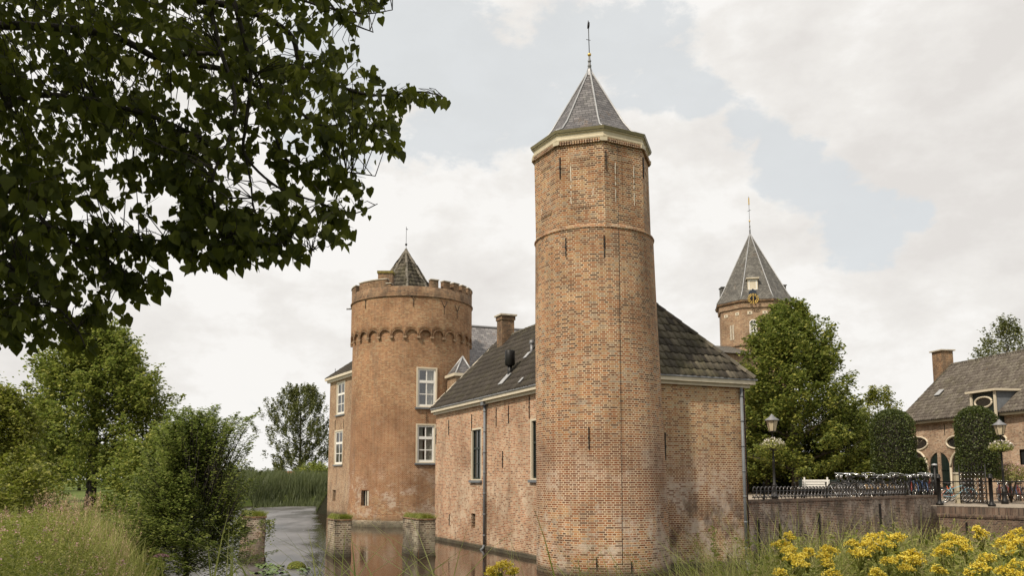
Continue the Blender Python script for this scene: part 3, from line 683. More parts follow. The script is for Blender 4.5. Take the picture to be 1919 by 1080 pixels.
# roof vents on the left slope
def slope_pt(px, py):
    n = (Vector((WW/2,0,RH))-Vector((-ov,0,z_eave+.16))).cross(Vector((0,-1,0))).normalized()
    nw = WF.x*n.x+WF.y*n.y+Vector((0,0,n.z)); o = WF.world(E[0]); d = pix_dir(px, py); k = (o-CP).dot(nw)/d.dot(nw); return WF.loc(CP+d*k)
vp = slope_pt(956, 706); m = MB(); m.tube([vp-Vector((0,0,.2)), vp+Vector((0,0,.45))], .09, 10); m.build('roof_vent', M['iron'], roof)
m = MB(); m.lathe([(.0,vp.z+.98),(.17,vp.z+.98),(.19,vp.z+.94),(.19,vp.z+.45),(.15,vp.z+.40),(0,vp.z+.40)], 16, (vp.x,vp.y))
m.build('vent_cowl', M['iron'], roof)
sn = Vector((-(RH-z_eave), 0, WW/2+ov)).normalized(); sv = Vector((WW/2+ov, 0, RH-z_eave-.16)).normalized()
m = MB(); m.obox(vp+sn*.09-sv*.22, (0,.2,0), sv*.28, sn*.012); m.build('vent_flashing', M['lead_light'], roof)
vq = slope_pt(997, 662); m = MB(); m.tube([vq-Vector((0,0,.2)), vq+Vector((0,0,.35))], .06, 8); m.lathe([(0,vq.z+.5),(.08,vq.z+.48),(.10,vq.z+.36),(.05,vq.z+.3)], 10, (vq.x,vq.y)); m.build('roof_vent', M['lead'], roof)
m = MB(); m.obox(vq+sn*.09-sv*.2, (0,.13,0), sv*.16, sn*.012); m.build('vent_flashing', M['lead_light'], roof)
vr = slope_pt(980, 716); m = MB(); m.obox(vr+sn*.09, (0,.08,0), sv*.12, sn*.012); m.build('roof_patch', M['lead_light'], roof)

# ------------------------------------------------------------------ the tall front tower
c1 = atz(1131, 1068); rb = 121*c1.y/FPX*1.012
t1 = thing('corner_tower', 'tall round brick tower with octagonal top and pointed slate roof, nearest of the three towers', 'tower', (c1.x, c1.y, 0))
zb = at(1008, 455, c1.y).z; ze = at(1006, 300, c1.y).z; za = at(1108, 133, c1.y).z
rt_ = 109*(c1.y+.8)/FPX*1.005
LEAN = -.016
def r1(z): return rb+(rt_-rb)*min(1, max(0, z)/zb)
print('T1', c1, rb, rt_, 'band', zb, 'eave', ze, 'apex', za)
A1a, A1z = hit_cyl(1131, 850, (c1.x, c1.y), rb); phi = math.atan2(-c1.y, -c1.x)      # direction from the tower to the camera
mb = MB(); zz = [-.9, .12]+[.12+(zb-.12)*k/14 for k in range(1, 15)]
SEG = 72; b = 0
for z in zz:
    for k in range(SEG+1):
        an = phi+PI+2*PI*k/SEG; r = r1(z)*(1+.004*math.sin(3*an+z*.7)); mb.v.append((r*math.cos(an)+LEAN*z, r*math.sin(an), z))
for i in range(len(zz)-1):
    for k in range(SEG):
        u0, u1 = 2*PI*k/SEG*1.75, 2*PI*(k+1)/SEG*1.75
        q = i*(SEG+1)+k; mb.idx((q, q+1, q+SEG+2, q+SEG+1), [(u0,zz[i]),(u1,zz[i]),(u1,zz[i+1]),(u0,zz[i+1])], True)
mb.build('shaft', M['brick_tower'], t1)
# octagonal top storey; its corners sit at the measured angles
OA = phi + R(11.5+22.5-22.5); RO = rt_*.995; zt0 = zb-.02
def oct_pts(r, a0=OA, lean_z=0): return [(r*math.cos(a0+PI/4*k)+LEAN*lean_z, r*math.sin(a0+PI/4*k)) for k in range(8)]
ob = MB(); P0 = oct_pts(RO, lean_z=zt0); P1 = oct_pts(RO*1.0, lean_z=ze); side = math.dist(P0[0], P0[1])
ob.face([(x, y, zt0) for x, y in P0][::-1])
for k in range(8):
    k2 = (k+1) % 8; a, b, c, d = P0[k], P0[k2], P1[k2], P1[k]
    A = Vector((*a, zt0)); B = Vector((*b, zt0)); Cc = Vector((*c, ze)); D = Vector((*d, ze)); n = (B-A).cross(D-A).normalized()
    def pt(s, z, dd, A=A, B=B, Cc=Cc, D=D, n=n):
        t = (z-zt0)/(ze-zt0); lo = A.lerp(B, s/side); hi = D.lerp(Cc, s/side); return lo.lerp(hi, t)-n*dd
    # bricked-up window recesses on several faces
    hs = [(side*.26, zt0+.75, side*.74, ze-.62)]
    m_ = MB(); wall_grid(m_, [0, side], [zt0, ze], hs, pt, .008)
    h = hs[0]; m_.face([pt(h[0],h[1],.008), pt(h[2],h[1],.008), pt(h[2],h[3],.008), pt(h[0],h[3],.008)], [(h[0]+.1,h[1]),(h[2]+.1,h[1]),(h[2]+.1,h[3]),(h[0]+.1,h[3])])
    off = len(ob.v); ob.v += m_.v; ob.f += [tuple(i+off for i in f) for f in m_.f]; ob.uv += [None if u is None else [(q[0]+k*side, q[1]) for q in u] for u in m_.uv]; ob.sm += [False]*len(m_.f); ob.mi += [0]*len(m_.f)
ob.build('octagonal_storey', M['brick_tower'], t1)
# soldier arches over and under the bricked-up windows, toothed bed under the cornice
def face_frame(k):
    A = Vector((*P1[k], 0)); B = Vector((*P1[(k+1) % 8], 0)); xd = (B-A).normalized(); n = Vector((0,0,1)).cross(xd)
    if n.dot((A+B)/2) < 0: n = -n
    return (A+B)/2, xd, n
M['arch_brick'] = brick_mat('arch_brick', [(0,(.12,.06,.04)), (.5,(.33,.17,.09)), (1,(.42,.30,.18))], mortar=(.55,.47,.37), pale=0, patch=.2)
so = MB(); dt = MB()
for k in range(8):
    c, xd, n = face_frame(k)
    for zz_ in (ze-.60, zt0+.60):
        for i in range(-4, 5): so.obox(c+Vector((LEAN*(zz_-ze),0,0))*0+xd*(i*.068)-n*.004+Vector((0,0,zz_+.06)), xd*.022, Vector((0,0,.055)), n*.008)
    nb = int(side/.075)
    for i in range(nb): dt.obox(c+xd*((i+.5)*side/nb-side/2)+n*.03+Vector((0,0,ze-.07)), xd*.024, Vector((0,0,.06)), n*.05)
lj = MB()
for k in range(8):
    A_f, B_f = Vector((*P0[k], 0)), Vector((*P0[(k+1)%8], 0)); xd = (B_f-A_f).normalized(); n = Vector((0,0,1)).cross(xd); c = (A_f+B_f)/2
    if n.dot(c) < 0: n = -n
    for s in (-.24, .24):
        rj = random.Random(k*7+int(s*100)); z = zt0+.76
        while z < ze-.66:
            h_ = rj.uniform(.04, .13); lj.obox(c+xd*(s*side+rj.uniform(-.006,.006))+n*.002+Vector((0,0,z+h_/2)), xd*rj.uniform(.007,.013), Vector((0,0,h_/2)), n*.004); z += h_+rj.choice((0,0,.06,.12))
lj.build('lime_joints', plain('lime_mortar', (.60,.54,.44), .9, var=.2), t1)
so.build('soldier_courses', M['arch_brick'], t1); dt.build('brick_dentils', M['arch_brick'], t1)
# projecting string course
band = MB(); band.lathe([(r1(zb)-.05,zb-.10),(r1(zb)+.018,zb-.07),(r1(zb)+.032,zb-.03),(r1(zb)+.01,zb+.01),(RO*.9,zb+.16)], 72, (LEAN*zb, 0), uvr=1.75)
band.build('string_course', M['brick_tower'], t1)
# cornice with a little console at each corner
RC = 118*c1.y/FPX; cn = MB(); q8 = (LEAN*ze, 0)
cn.lathe([(RO*.9,ze-.02),(RO+.02,ze-.02),(RO+.05,ze+.03),(RO+.05,ze+.07),(RC*.96,ze+.12),(RC*.965,ze+.20),(RC*.99,ze+.225),(RC*.99,ze+.25),(RO*.6,ze+.25)], 8, q8, OA, smooth=False)
cn.build('cornice', M['cream'], t1)
g = MB(); g.lathe([(RC*.98,ze+.251),(RC*1.005,ze+.251),(RC*1.02,ze+.33),(RC*.97,ze+.345),(RC*.8,ze+.34)], 8, q8, OA, smooth=False); g.build('cornice_gutter', M['olive'], t1)
for k in range(8):
    cs = MB(); an = OA+PI/4*k; d = Vector((math.cos(an), math.sin(an), 0)); t = Vector((-d.y, d.x, 0)); p = Vector((*q8, ze-.06))+d*(RO+.01)
    cs.obox(p, t*.11, d*.06, Vector((0,0,.055))); cs.build('console', M['cream'], t1)
rr = 78*c1.y/FPX; z1_ = ze+.34; rf = MB()
rf.lathe([(RC*.99,z1_-.02),(rr*1.19,ze+.52),(rr*.98,ze+.86),(.03,za)], 8, (LEAN*za*.6+LEAN*ze*.4, 0), OA, smooth=False); roof1 = rf.build('roof', M['slate'], t1)
hp = MB()
for k in range(8):
    an = OA+PI/4*k; cx = LEAN*za*.6+LEAN*ze*.4
    hp.tube([(cx+r*math.cos(an), r*math.sin(an), z+.015) for r, z in ((RC*.97,z1_),(rr*1.19,ze+.53),(rr*.98,ze+.87),(.04,za))], .026, 6)
hp.build('lead_hips', M['lead_light'], roof1)
ap = MB(); ap.lathe([(.16,za-.32),(.12,za-.12),(.075,za+.05),(.05,za+.1)], 8, (cx, 0), OA, smooth=False); ap.build('lead_apex', M['lead'], roof1)
weathervane(t1, (cx, 0), za, at(1108, 35, c1.y).z-za-.62, base_h=.50, ball=.06, kind='cross', tilt=(-.02, 0))
for (px, py) in ((1053, 246), (1150, 224)):     # roof hooks
    p = at(px, py, c1.y-.7)-Vector((c1.x, c1.y, 0)); m = MB(); m.tube([p+Vector((-.03,.1,.08)), p+Vector((0,-.03,-.03)), p+Vector((.04,-.09,.0)), p+Vector((.05,-.09,.05))], .012, 5); m.build('roof_hook', M['iron'], roof1)
for (px, py, h) in ((1050, 315, .65), (1135, 300, .55), (1205, 315, .65), (1061, 464, .55), (1132, 462, .65), (1104, 822, .62), (1119, 1058, .3), (1184, 1064, .3)):
    a, z = hit_cyl(px, py, (c1.x+LEAN*at(px,py,c1.y).z, c1.y), (RO*.985 if py < 450 else r1(at(px,py,c1.y).z))+.005); r = (RO*.985 if py < 450 else r1(z))+.005
    anchor(t1, (r*math.cos(a)+LEAN*z, r*math.sin(a), z), (math.cos(a), math.sin(a), 0), h)
# copper lightning cable down the front
pts = []
for (px, py) in ((1158, 272), (1159, 350), (1160, 450), (1162, 600), (1164, 800), (1166, 950), (1167, 1060)):
    zg = at(px, py, c1.y-1.5).z; a, z = hit_cyl(px, py, (c1.x+LEAN*zg, c1.y), (RO*.96 if py < 450 else r1(zg))+.015)
    r = (RO*.96 if py < 450 else r1(z)); r += .015; pts.append((r*math.cos(a)+LEAN*z, r*math.sin(a), z))
m = MB(); m.tube(pts, .005, 5); m.build('lightning_cable', M['iron'], t1)

# ------------------------------------------------------------------ the round battlemented tower
c2 = atz(767, 983.5); r2b = 110*c2.y/FPX*1.0
t2 = thing('round_tower', 'broad round brick tower with battlements, arched corbel frieze and two white windows', 'tower', (c2.x, c2.y, 0))
R2 = r2b*1.008
z_ar = at(657, 648, c2.y).z; z_band = at(657, 578, c2.y).z; z_mer = at(657, 541, c2.y).z
print('T2', c2, r2b, z_ar, z_band, z_mer)
phi2 = math.atan2(-c2.y, -c2.x)
def r2(z): return r2b*1.03-(r2b*.03)*min(1, max(0, z)/5)
ac2 = (c2.x, c2.y)
wins2 = []
for (xa, ya, xb, yb) in ((781, 690, 818, 764), (780, 796, 815, 868)):
    zz0 = at(0, yb, c2.y-r2b*.9).z; zz1 = at(0, ya, c2.y-r2b*.9).z; a0, _ = hit_cyl(xa, yb, ac2, r2b*1.0); a1, _ = hit_cyl(xb, yb, ac2, r2b*1.0); wins2.append((a0, zz0, a1, zz1))
a0, zz0 = hit_cyl(677, 949, ac2, r2b*1.02); a1, zz1 = hit_cyl(692, 920, ac2, r2b*1.02); port = (a0, zz0, a1, zz1)
mb = MB(); us = [phi2-PI+2*PI*k/96 for k in range(97)]
def f2(u, z, d): r = r2(z)-d; return (r*math.cos(u), r*math.sin(u), z)
norm = lambda a: (a-phi2+PI) % (2*PI)+phi2-PI
# windows: a single flat facet on the curve, openings cut through
holes2 = [(norm(a[0]), a[1], norm(a[2]), a[3]) for a in wins2+[port]]
us = [u for u in us if not any(h[0]-.004 < u < h[2]+.004 for h in holes2)]
wall_grid(mb, us, [-.9, .25, 1, 2, 3, 4, 5, 7, z_ar+.6], holes2, f2, .28, uvscale=r2b, smooth=True)
mb.build('shaft', M['brick_round'], t2)
for h in holes2[:2]:
    a = (h[0]+h[2])/2; n = Vector((math.cos(a), math.sin(a), 0)); xd = Vector((-n.y, n.x, 0)); w = 2*r2b*math.sin((h[2]-h[0])/2)+.06
    zc = (h[1]+h[3])/2; r = r2(zc)*math.cos((h[2]-h[0])/2)
    wn = make_window(t2, n*(r+.035)+Vector((0,0,h[1]-.02)), xd, n, w, h[3]-h[1]+.04, 2, 3, .34, border=.085, bar=.065, pane=M['clear_pane'])
    cu = MB(); zlo, zhi = h[1]+.1, h[3]-.1
    for s, x0, x1 in ((-1, -w*.40, -w*.12 if h is holes2[1] else -w*.30), (1, w*.08, w*.40)):
        n_ = 10; pp = []
        for i in range(n_+1): x = x0+(x1-x0)*i/n_; pp.append(n*(r-.15+.02*math.sin(i*2.1))+xd*x)
        for i in range(n_): cu.face([pp[i]+Vector((0,0,zlo)), pp[i+1]+Vector((0,0,zlo)), pp[i+1]+Vector((0,0,zhi)), pp[i]+Vector((0,0,zhi))], smooth=True)
    cu.build('curtain', M['curtain'], wn)
h = holes2[2]; m = MB(); a = (h[0]+h[2])/2; n = Vector((math.cos(a), math.sin(a), 0)); xd = Vector((-n.y, n.x, 0)); w = (h[2]-h[0])*r2b; rr0 = r2(1)
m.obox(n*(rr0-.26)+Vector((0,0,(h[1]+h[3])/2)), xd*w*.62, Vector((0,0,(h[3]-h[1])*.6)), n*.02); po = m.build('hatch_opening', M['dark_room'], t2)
m = MB(); m.obox(n*(rr0-.12)+xd*w*.32+Vector((0,0,(h[1]+h[3])/2)), xd*.07, Vector((0,0,(h[3]-h[1])*.48)), n*.05)
m.obox(n*(rr0-.12)-xd*w*.02+Vector((0,0,(h[1]+h[3])/2)), xd*.02, Vector((0,0,(h[3]-h[1])*.49)), n*.03); m.build('hatch_post', M['stone'], po)
pl = MB(); pl.lathe([(r2(0)+.10,-.9),(r2(0)+.10,.28),(r2(0)-.02,.36)], 72, uvr=r2b); pl.build('plinth', M['brick_pier'], t2)
# corbel frieze: drum standing proud of the shaft with an arcaded lower edge
NA = 29; off = .09; dr = MB(); Ro = R2+off*.95; per = 2*PI/NA; hA = .36
def zlow(u):
    f = (u/per) % 1.0; x = (f-.5)*2
    return z_ar+hA*math.sqrt(max(0, 1-(abs(x)/.92)**2)) if abs(x) < .92 else z_ar-.04
samp = []
for k in range(NA):
    for f in (0, .04, .041, .06, .09, .14, .22, .32, .42, .5, .58, .68, .78, .86, .91, .94, .959, .96): samp.append((k+f)*per)
samp.append(2*PI); n = len(samp); base = len(dr.v)
for u in samp:
    an = phi2-PI+u; z = zlow(u)
    for (r, zz_) in ((R2-.2, z), (Ro, z), (Ro, z_ar+.62), (Ro, z_ar+1.4), (Ro, z_band)): dr.v.append((r*math.cos(an), r*math.sin(an), zz_))
zr = [None, None, z_ar+.62, z_ar+1.4, z_band]
for i in range(n-1):
    for j in range(4):
        q = [base+i*5+j, base+(i+1)*5+j, base+(i+1)*5+j+1, base+i*5+j+1]
        z4 = [dr.v[x][2] for x in q]; u0, u1 = samp[i]*R2, samp[i+1]*R2
        dr.idx(q, [(u0,z4[0]),(u1,z4[1]),(u1,z4[2]),(u0,z4[3])] if j else [(u0,0),(u1,0),(u1,.2),(u0,.2)], j > 0)
dr.build('corbel_drum', M['brick_round'], t2)
ar = MB()
for k in range(NA):
    pts = []
    for i in range(13):
        an = PI*i/12; x = math.cos(an)*.90; z = z_ar+hA*math.sin(an)+.015; u = (k+.5+x*.5)*per; a = phi2-PI+u; pts.append(((Ro+.01)*math.cos(a), (Ro+.01)*math.sin(a), z))
    ar.tube(pts, .018, 4, smooth=False)
    a = phi2-PI+k*per; ar.obox(((Ro-.04)*math.cos(a), (Ro-.04)*math.sin(a), z_ar-.07), (-.10*math.sin(a), .10*math.cos(a), 0), (.07*math.cos(a), .07*math.sin(a), 0), (0,0,.06))
ar.build('frieze_arches', M['brick_old'], t2)
bd = MB(); bd.lathe([(Ro-.03,z_band-.06),(Ro+.06,z_band-.04),(Ro+.07,z_band+.03),(Ro+.01,z_band+.07)], 96, uvr=R2); bd.build('string_course', M['brick_top'], t2)
# parapet with merlons
pz = z_band+.56; pa = MB(); pa.lathe([(Ro,z_band+.03),(Ro+.005,pz),(Ro-.35,pz),(Ro-.35,z_band-.3)], 96, uvr=R2); 
pa.build('parapet', M['brick_top'], t2)
def arc_block(mb, r0, r1_, a0, a1, z0, z1, s=4, uvr=None):
    for i in range(s):
        b0, b1 = a0+(a1-a0)*i/s, a0+(a1-a0)*(i+1)/s
        p = lambda r, a, z: (r*math.cos(a), r*math.sin(a), z)
        mb.face([p(r1_,b0,z0),p(r1_,b1,z0),p(r1_,b1,z1),p(r1_,b0,z1)], [(b0*r1_,z0),(b1*r1_,z0),(b1*r1_,z1),(b0*r1_,z1)])
        mb.face([p(r0,b1,z0),p(r0,b0,z0),p(r0,b0,z1),p(r0,b1,z1)], [(b1*r0,z0),(b0*r0,z0),(b0*r0,z1),(b1*r0,z1)])
        mb.face([p(r1_,b0,z1),p(r1_,b1,z1),p(r0,b1,z1),p(r0,b0,z1)])
    for a, fl_ in ((a0, 0), (a1, 1)):
        q = [(r0*math.cos(a),r0*math.sin(a),z0),(r1_*math.cos(a),r1_*math.sin(a),z0),(r1_*math.cos(a),r1_*math.sin(a),z1),(r0*math.cos(a),r0*math.sin(a),z1)]
        mb.face(q[::-1] if fl_ else q, [(0,z0),(.3,z0),(.3,z1),(0,z1)])
mer = []
for px in (800, 821, 833.5, 846, 857, 873):   # battlements seen from outside on the right, as angles to the line of sight
    x = max(-.985, min(.985, (px-768)/113.5)); mer.append(math.degrees(math.asin(x)))
spec_m = [(-86,-66,.0,.62),(-62,-28,.0,.62)]+[(8+k*0, 8, 0, 0)][:0]
blocks = [(-88,-65,.38),(-58,-24,.42),(-24,-20,.15),(16.5,24,.42),(29.5,36.5,.42),(41,48,.42),(53,60,.42),(65,73,.42),(76,98,.42)]
back = [(110+i*16.5, 118+i*16.5, .42) for i in range(9)]
for (a, b_, hh) in blocks+back:
    m = MB(); arc_block(m, Ro-.34, Ro+.004, phi2+R(a), phi2+R(b_), pz+.002, pz+hh, 4); mo = m.build('merlon', M['brick_top'], t2)
    m = MB(); arc_block(m, Ro-.37, Ro+.045, phi2+R(a-.5), phi2+R(b_+.5), pz+hh+.002, pz+hh+.055, 4); m.build('merlon_cap', M['stone'], mo)
# mossy stump of masonry behind the left battlements and inner roof turret
m = MB(); a = phi2+R(-33); m.obox(((Ro-.8)*math.cos(a), (Ro-.8)*math.sin(a), pz+.55), (.42,0,0), (0,.3,0), (0,0,.42)); m.build('masonry_stump', M['brick_top'], t2)
m = MB(); m.obox(((Ro-.8)*math.cos(a), (Ro-.8)*math.sin(a), pz+1.0), (.47,0,0), (0,.35,0), (0,0,.07)); m.build('moss_cap', M['moss'], t2)
dk = MB(); dk.lathe([(Ro-.3,z_band+.1),(0,z_band+.15)], 32); dk.build('roof_deck', M['lead'], t2)
zap = at(760, 468, c2.y).z; rr2 = 43*c2.y/FPX*1.30; cx2 = at(761, 500, c2.y).x-c2.x; zr0 = at(760, 548, c2.y).z-.12
tr = MB(); tr.lathe([(rr2*.93,z_band),(rr2*.93,zr0)], 8, (cx2, 0), phi2+R(4), smooth=False); tr.build('turret_wall', M['brick_top'], t2)
rf2 = MB(); rf2.lathe([(rr2,zr0-.02),(.02,zap)], 8, (cx2, 0), phi2+R(4), smooth=False); rfo = rf2.build('turret_roof', M['pantile'], t2)
tl = MB()
for k in range(8):
    a0_, a1_ = phi2+R(4)+PI/4*k, phi2+R(4)+PI/4*(k+1); p = Vector((cx2+rr2*math.cos(a0_), rr2*math.sin(a0_), zr0)); q = Vector((cx2+rr2*math.cos(a1_), rr2*math.sin(a1_), zr0)); ap_ = Vector((cx2, 0, zap))
    s_ = (q-p).length; vd = ap_-(p+q)/2; vl_ = vd.length; pantiles(tl, p, q-p, vd, lambda v: s_/2*v/vl_, lambda v: s_-s_/2*v/vl_, vl_-.25, .26, .30, .034)
tl.build('pantile_courses', M['pantile'], rfo)
hp = MB()
for k in range(8):
    a0_ = phi2+R(4)+PI/4*k; ridge_tiles(hp, (cx2+rr2*math.cos(a0_), rr2*math.sin(a0_), zr0+.03), (cx2, 0, zap+.0), .085, .4)
hp.build('hip_tiles', M['hip_tile'], rfo)
m = MB(); m.lathe([(.10,zap-.15),(.06,zap),(.02,zap+.12)], 8, (cx2,0)); m.build('lead_apex', M['lead'], rfo)
m = MB(); m.sphere((cx2,0,zap+.32), .075, 8, 6); m.tube([(cx2,0,zap),(cx2,0,zap+1.45)], .014, 5); m.tube([(cx2,-.12,zap+1.28),(cx2+.08,.1,zap+1.3)], .02, 4); m.build('weather_rod', M['iron'], t2)
for (px, py) in ((686, 563), (775, 559), (833, 574), (857, 582)):
    a, z = hit_cyl(px, py, ac2, Ro+.02); fork_anchor(t2, ((Ro+.01)*math.cos(a), (Ro+.01)*math.sin(a), z-.1), (math.cos(a), math.sin(a), 0), .8)
m = MB(); a, z = hit_cyl(659, 579, ac2, Ro); m.tube([((Ro-.1)*math.cos(a), (Ro-.1)*math.sin(a), z), ((Ro+.3)*math.cos(a), (Ro+.3)*math.sin(a), z-.03)], .05, 6); m.build('water_spout', M['lead'], t2)
a, z = hit_cyl(799, 784, ac2, r2b); anchor(t2, (r2(z)*math.cos(a), r2(z)*math.sin(a), z), (math.cos(a), math.sin(a), 0), .6)

# ------------------------------------------------------------------ main building: wall left of the round tower and the slate roof behind
La, Lb = atz(613, 966), None
e2b = Vector((-.49, .87, 0)).normalized(); MF = Frame((La.x, La.y, 0), math.atan2(-e2b.x*0+e2b.y*0, 1))
mfx = -e2b                                                     # along the visible wall, from its far left end towards the round tower
MF = Frame((La.x, La.y, 0), math.atan2(mfx.y, mfx.x))          # local x runs along the wall towards us, local y points to the castle's inside
ML = 9.0; zE = MF.hit(622, 714, 'y', 0).z
print('main', La, 'eave', zE, MF.hit(655, 703, 'y', 0).z)
main = thing('castle_residence', 'main brick residence behind the round tower, with long pale slate roof and narrow white windows', 'building', (La.x, La.y, 0), MF.rz)
hs = []
for (xa, ya, xb, yb) in ((632, 718, 646, 779), (628, 808, 642, 872)):
    a = MF.hit(xa, ya, 'y', 0); b = MF.hit(xb, yb, 'y', 0); c_ = MF.hit(xa, yb, 'y', 0); hs.append([a.x, c_.z, b.x, a.z])
a = MF.hit(624, 919, 'y', 0); b = MF.hit(629, 940, 'y', 0); c_ = MF.hit(624, 940, 'y', 0); hs.append([a.x, c_.z, b.x, a.z])
print('residence windows', hs)
mb = MB(); wall_grid(mb, [0, ML], [-.9, 1, 3, zE], hs, lambda u, z, d: (u, d-.03*max(0, 2.5-z)*0, z), .25)
wall_grid(mb, [0, 9], [-.9, zE], [], lambda u, z, d: (d, 9-u, z)); wall_grid(mb, [0, 9], [-.9, zE], [], lambda u, z, d: (ML-d, u, z)); wall_grid(mb, [0, ML], [-.9, zE], [], lambda u, z, d: (ML-u, 9-d, z))
mb.build('wall', M['brick_old'], main)
for h in hs[:2]: make_window(main, ((h[0]+h[2])/2, 0, h[1]), (1,0,0), (0,-1,0), h[2]-h[0], h[3]-h[1], 2, 3, .36, border=.10, bar=.065, frame=M['cream_light'])
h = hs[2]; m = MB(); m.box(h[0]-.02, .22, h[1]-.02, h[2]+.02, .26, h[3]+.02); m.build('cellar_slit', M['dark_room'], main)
m = MB(); m.box(-.3, -.35, zE-.02, ML, -.003, zE+.16); m.box(-.35, -.003, zE-.02, -.003, 9.3, zE+.16); m.box(-.18,-.2,zE-.18,ML,-.005,zE-.021); m.build('eaves_board', M['cream_light'], main)
m = MB(); e0 = Vector((-.3,-.3,zE+.18)); E_ = [e0, Vector((ML,-.3,zE+.18)), Vector((ML,9.3,zE+.18)), Vector((-.3,9.3,zE+.18))]; zR = zE+4.0; a_, b_ = Vector((4.2,4.5,zR)), Vector((ML-3,4.5,zR))
m.face([E_[0],E_[1],b_,a_]); m.face([E_[1],E_[2],b_]); m.face([E_[2],E_[3],a_,b_]); m.face([E_[3],E_[0],a_]); m.build('pantile_roof', M['pantile_dark'], main)
m = MB(); vd = Vector((0, 4.8, 3.82)); pantiles(m, E_[0], (1,0,0), vd, lambda v: 4.5*v/vd.length, lambda v: ML+.3-3*v/vd.length, vd.length, .28, .36, .03); m.build('pantile_slope', M['pantile_dark'], main)
for (px, py) in ((629, 700), (645, 795), (629, 797)):
    p = MF.hit(px, py, 'y', 0); anchor(main, p, (0,-1,0), .7)
# slate wing of the residence running to the right behind the low wing (ridge parallel to the gable wall)
rA = at(868, 610, 56.0); SF = Frame((rA.x, rA.y, 0), RZ-R(1.0)); zs = at(880, 611, 56).z
hall = thing('castle_hall', 'tall hall with long grey slate roof rising between the round tower and the chimney', 'building', (rA.x, rA.y, 0), SF.rz)
m = MB(); m.box(-5, -3.9, -.9, 13, 4, zs-5.2); m.build('wall', M['brick_old'], hall)
m = MB(); m.face([(-5.3,-4.2,zs-5.4),(13.3,-4.2,zs-5.4),(13.3,0,zs),(-5.3,0,zs)]); m.face([(13.3,4.3,zs-5.4),(-5.3,4.3,zs-5.4),(-5.3,0,zs),(13.3,0,zs)]); m.face([(13.3,-4.2,zs-5.4),(13.3,4.3,zs-5.4),(13.3,0,zs)]); m.face([(-5.3,4.3,zs-5.4),(-5.3,-4.2,zs-5.4),(-5.3,0,zs)])
rr_ = m.build('roof', M['slate_pale'], hall)
m = MB(); m.tube([SF_ for SF_ in ((-5.3,0,zs+.02),(13.3,0,zs+.02))], .09, 6); m.build('ridge', M['lead'], rr_)
# little oriel with pyramidal zinc roof beside the round tower
oc = at(868, 702, 47.3); ob_ = Frame((oc.x, oc.y, 0), RZ); za_ = at(874, 668, 47.6).z; zo = at(868, 702, 47).z
ori = MB(); ori.box(-.50, -.2, zo-2.4, .55, 1.2, zo-.1)
orl = thing('stair_oriel', 'small brick oriel with pointed zinc cap squeezed between the round tower and the low roof', 'oriel', (oc.x, oc.y, 0), RZ)
ori.build('wall', M['brick_old'], orl)
m = MB(); m.box(-.62,-.32,zo-.1,.67,1.3,zo+.06); m.build('cornice', M['cream_light'], orl)
m = MB(); q = [Vector((-.5,-.2,zo+.062)), Vector((.55,-.2,zo+.062)), Vector((.55,1.15,zo+.062)), Vector((-.5,1.15,zo+.062))]; tp = Vector((.12,.4,za_))
for i in range(4): m.face([q[i], q[(i+1)%4], tp])
orr = m.build('roof', M['slate'], orl)
m = MB()
for i in range(4): m.tube([q[i], tp], .05, 5)
m.build('zinc_hips', M['lead_light'], orr)
m = MB(); m.tube([(-.1,-.26,zo-.1),(-.1,-.26,zo-2.3)], .05, 6); m.build('drainpipe', M['zinc'], orl)

# ------------------------------------------------------------------ clock tower
D3 = 60.0; p3 = at(1413, 575, D3); c3 = (at(1413, 575, D3+2.7).x, D3+2.7)
t3 = thing('clock_tower', 'brick clock tower with steep grey slate spire and gilded clock hands, rearmost on the right', 'tower', (c3[0], c3[1], 0))
r3 = 68*c3[1]/FPX; ze3 = at(1342, 578, c3[1]).z; zb3 = at(1342, 655, c3[1]).z; za3 = at(1406, 440, c3[1]).z; phi3 = math.atan2(-c3[1], -c3[0])
O3 = phi3+R(28)-PI/4*2                        # corner angles: face with the clock turned a little to the left
mb = MB(); mb.lathe([(r3*1.0,1.2),(r3*1.0,zb3)], 48, uvr=r3); mb.build('shaft', M['brick_old'], t3)
oc_ = MB(); oc_.lathe([(r3*1.0,zb3-.05),(r3*1.0,ze3-.45),(r3*1.04,ze3-.42),(r3*1.05,ze3-.05)], 8, (0,0), O3, smooth=False, uvr=r3); oc_.build('octagonal_storey', M['brick_old'], t3)
bd = MB(); bd.lathe([(r3-.02,zb3-.15),(r3+.08,zb3-.1),(r3+.08,zb3),(r3*.97,zb3+.12)], 48, uvr=r3); bd.build('string_course', M['brick_top'], t3)
cnr = MB(); cnr.lathe([(r3*1.05,ze3-.05),(r3*1.10,ze3),(r3*1.11,ze3+.12),(r3*1.0,ze3+.14)], 8, (0,0), O3, smooth=False); cnr.build('cornice', M['brick_top'], t3)
RS = 76*c3[1]/FPX; sp = MB(); ax3 = at(1406, 440, c3[1]).x-c3[0]
NP = [(RS,ze3+.13),(RS*.86,ze3+.13+(za3-ze3)*.12),(.05,za3)]; bb = len(sp.v)
for i, (r, z) in enumerate(NP):
    f = (z-ze3)/(za3-ze3)
    for k in range(8): an = O3+PI/4*k; sp.v.append((r*math.cos(an)+ax3*f, r*math.sin(an), z))
for i in range(2):
    for k in range(8):
        k2 = (k+1)%8; sp.idx((bb+i*8+k, bb+i*8+k2, bb+(i+1)*8+k2, bb+(i+1)*8+k), None, False)
spr = sp.build('spire', M['slate_brown'], t3)
hp = MB()
for k in range(8):
    an = O3+PI/4*k; hp.tube([(r*math.cos(an)+ax3*(z-ze3)/(za3-ze3), r*math.sin(an), z+.02) for r, z in NP], .035, 5)
hp.build('lead_hips', M['lead_light'], spr)
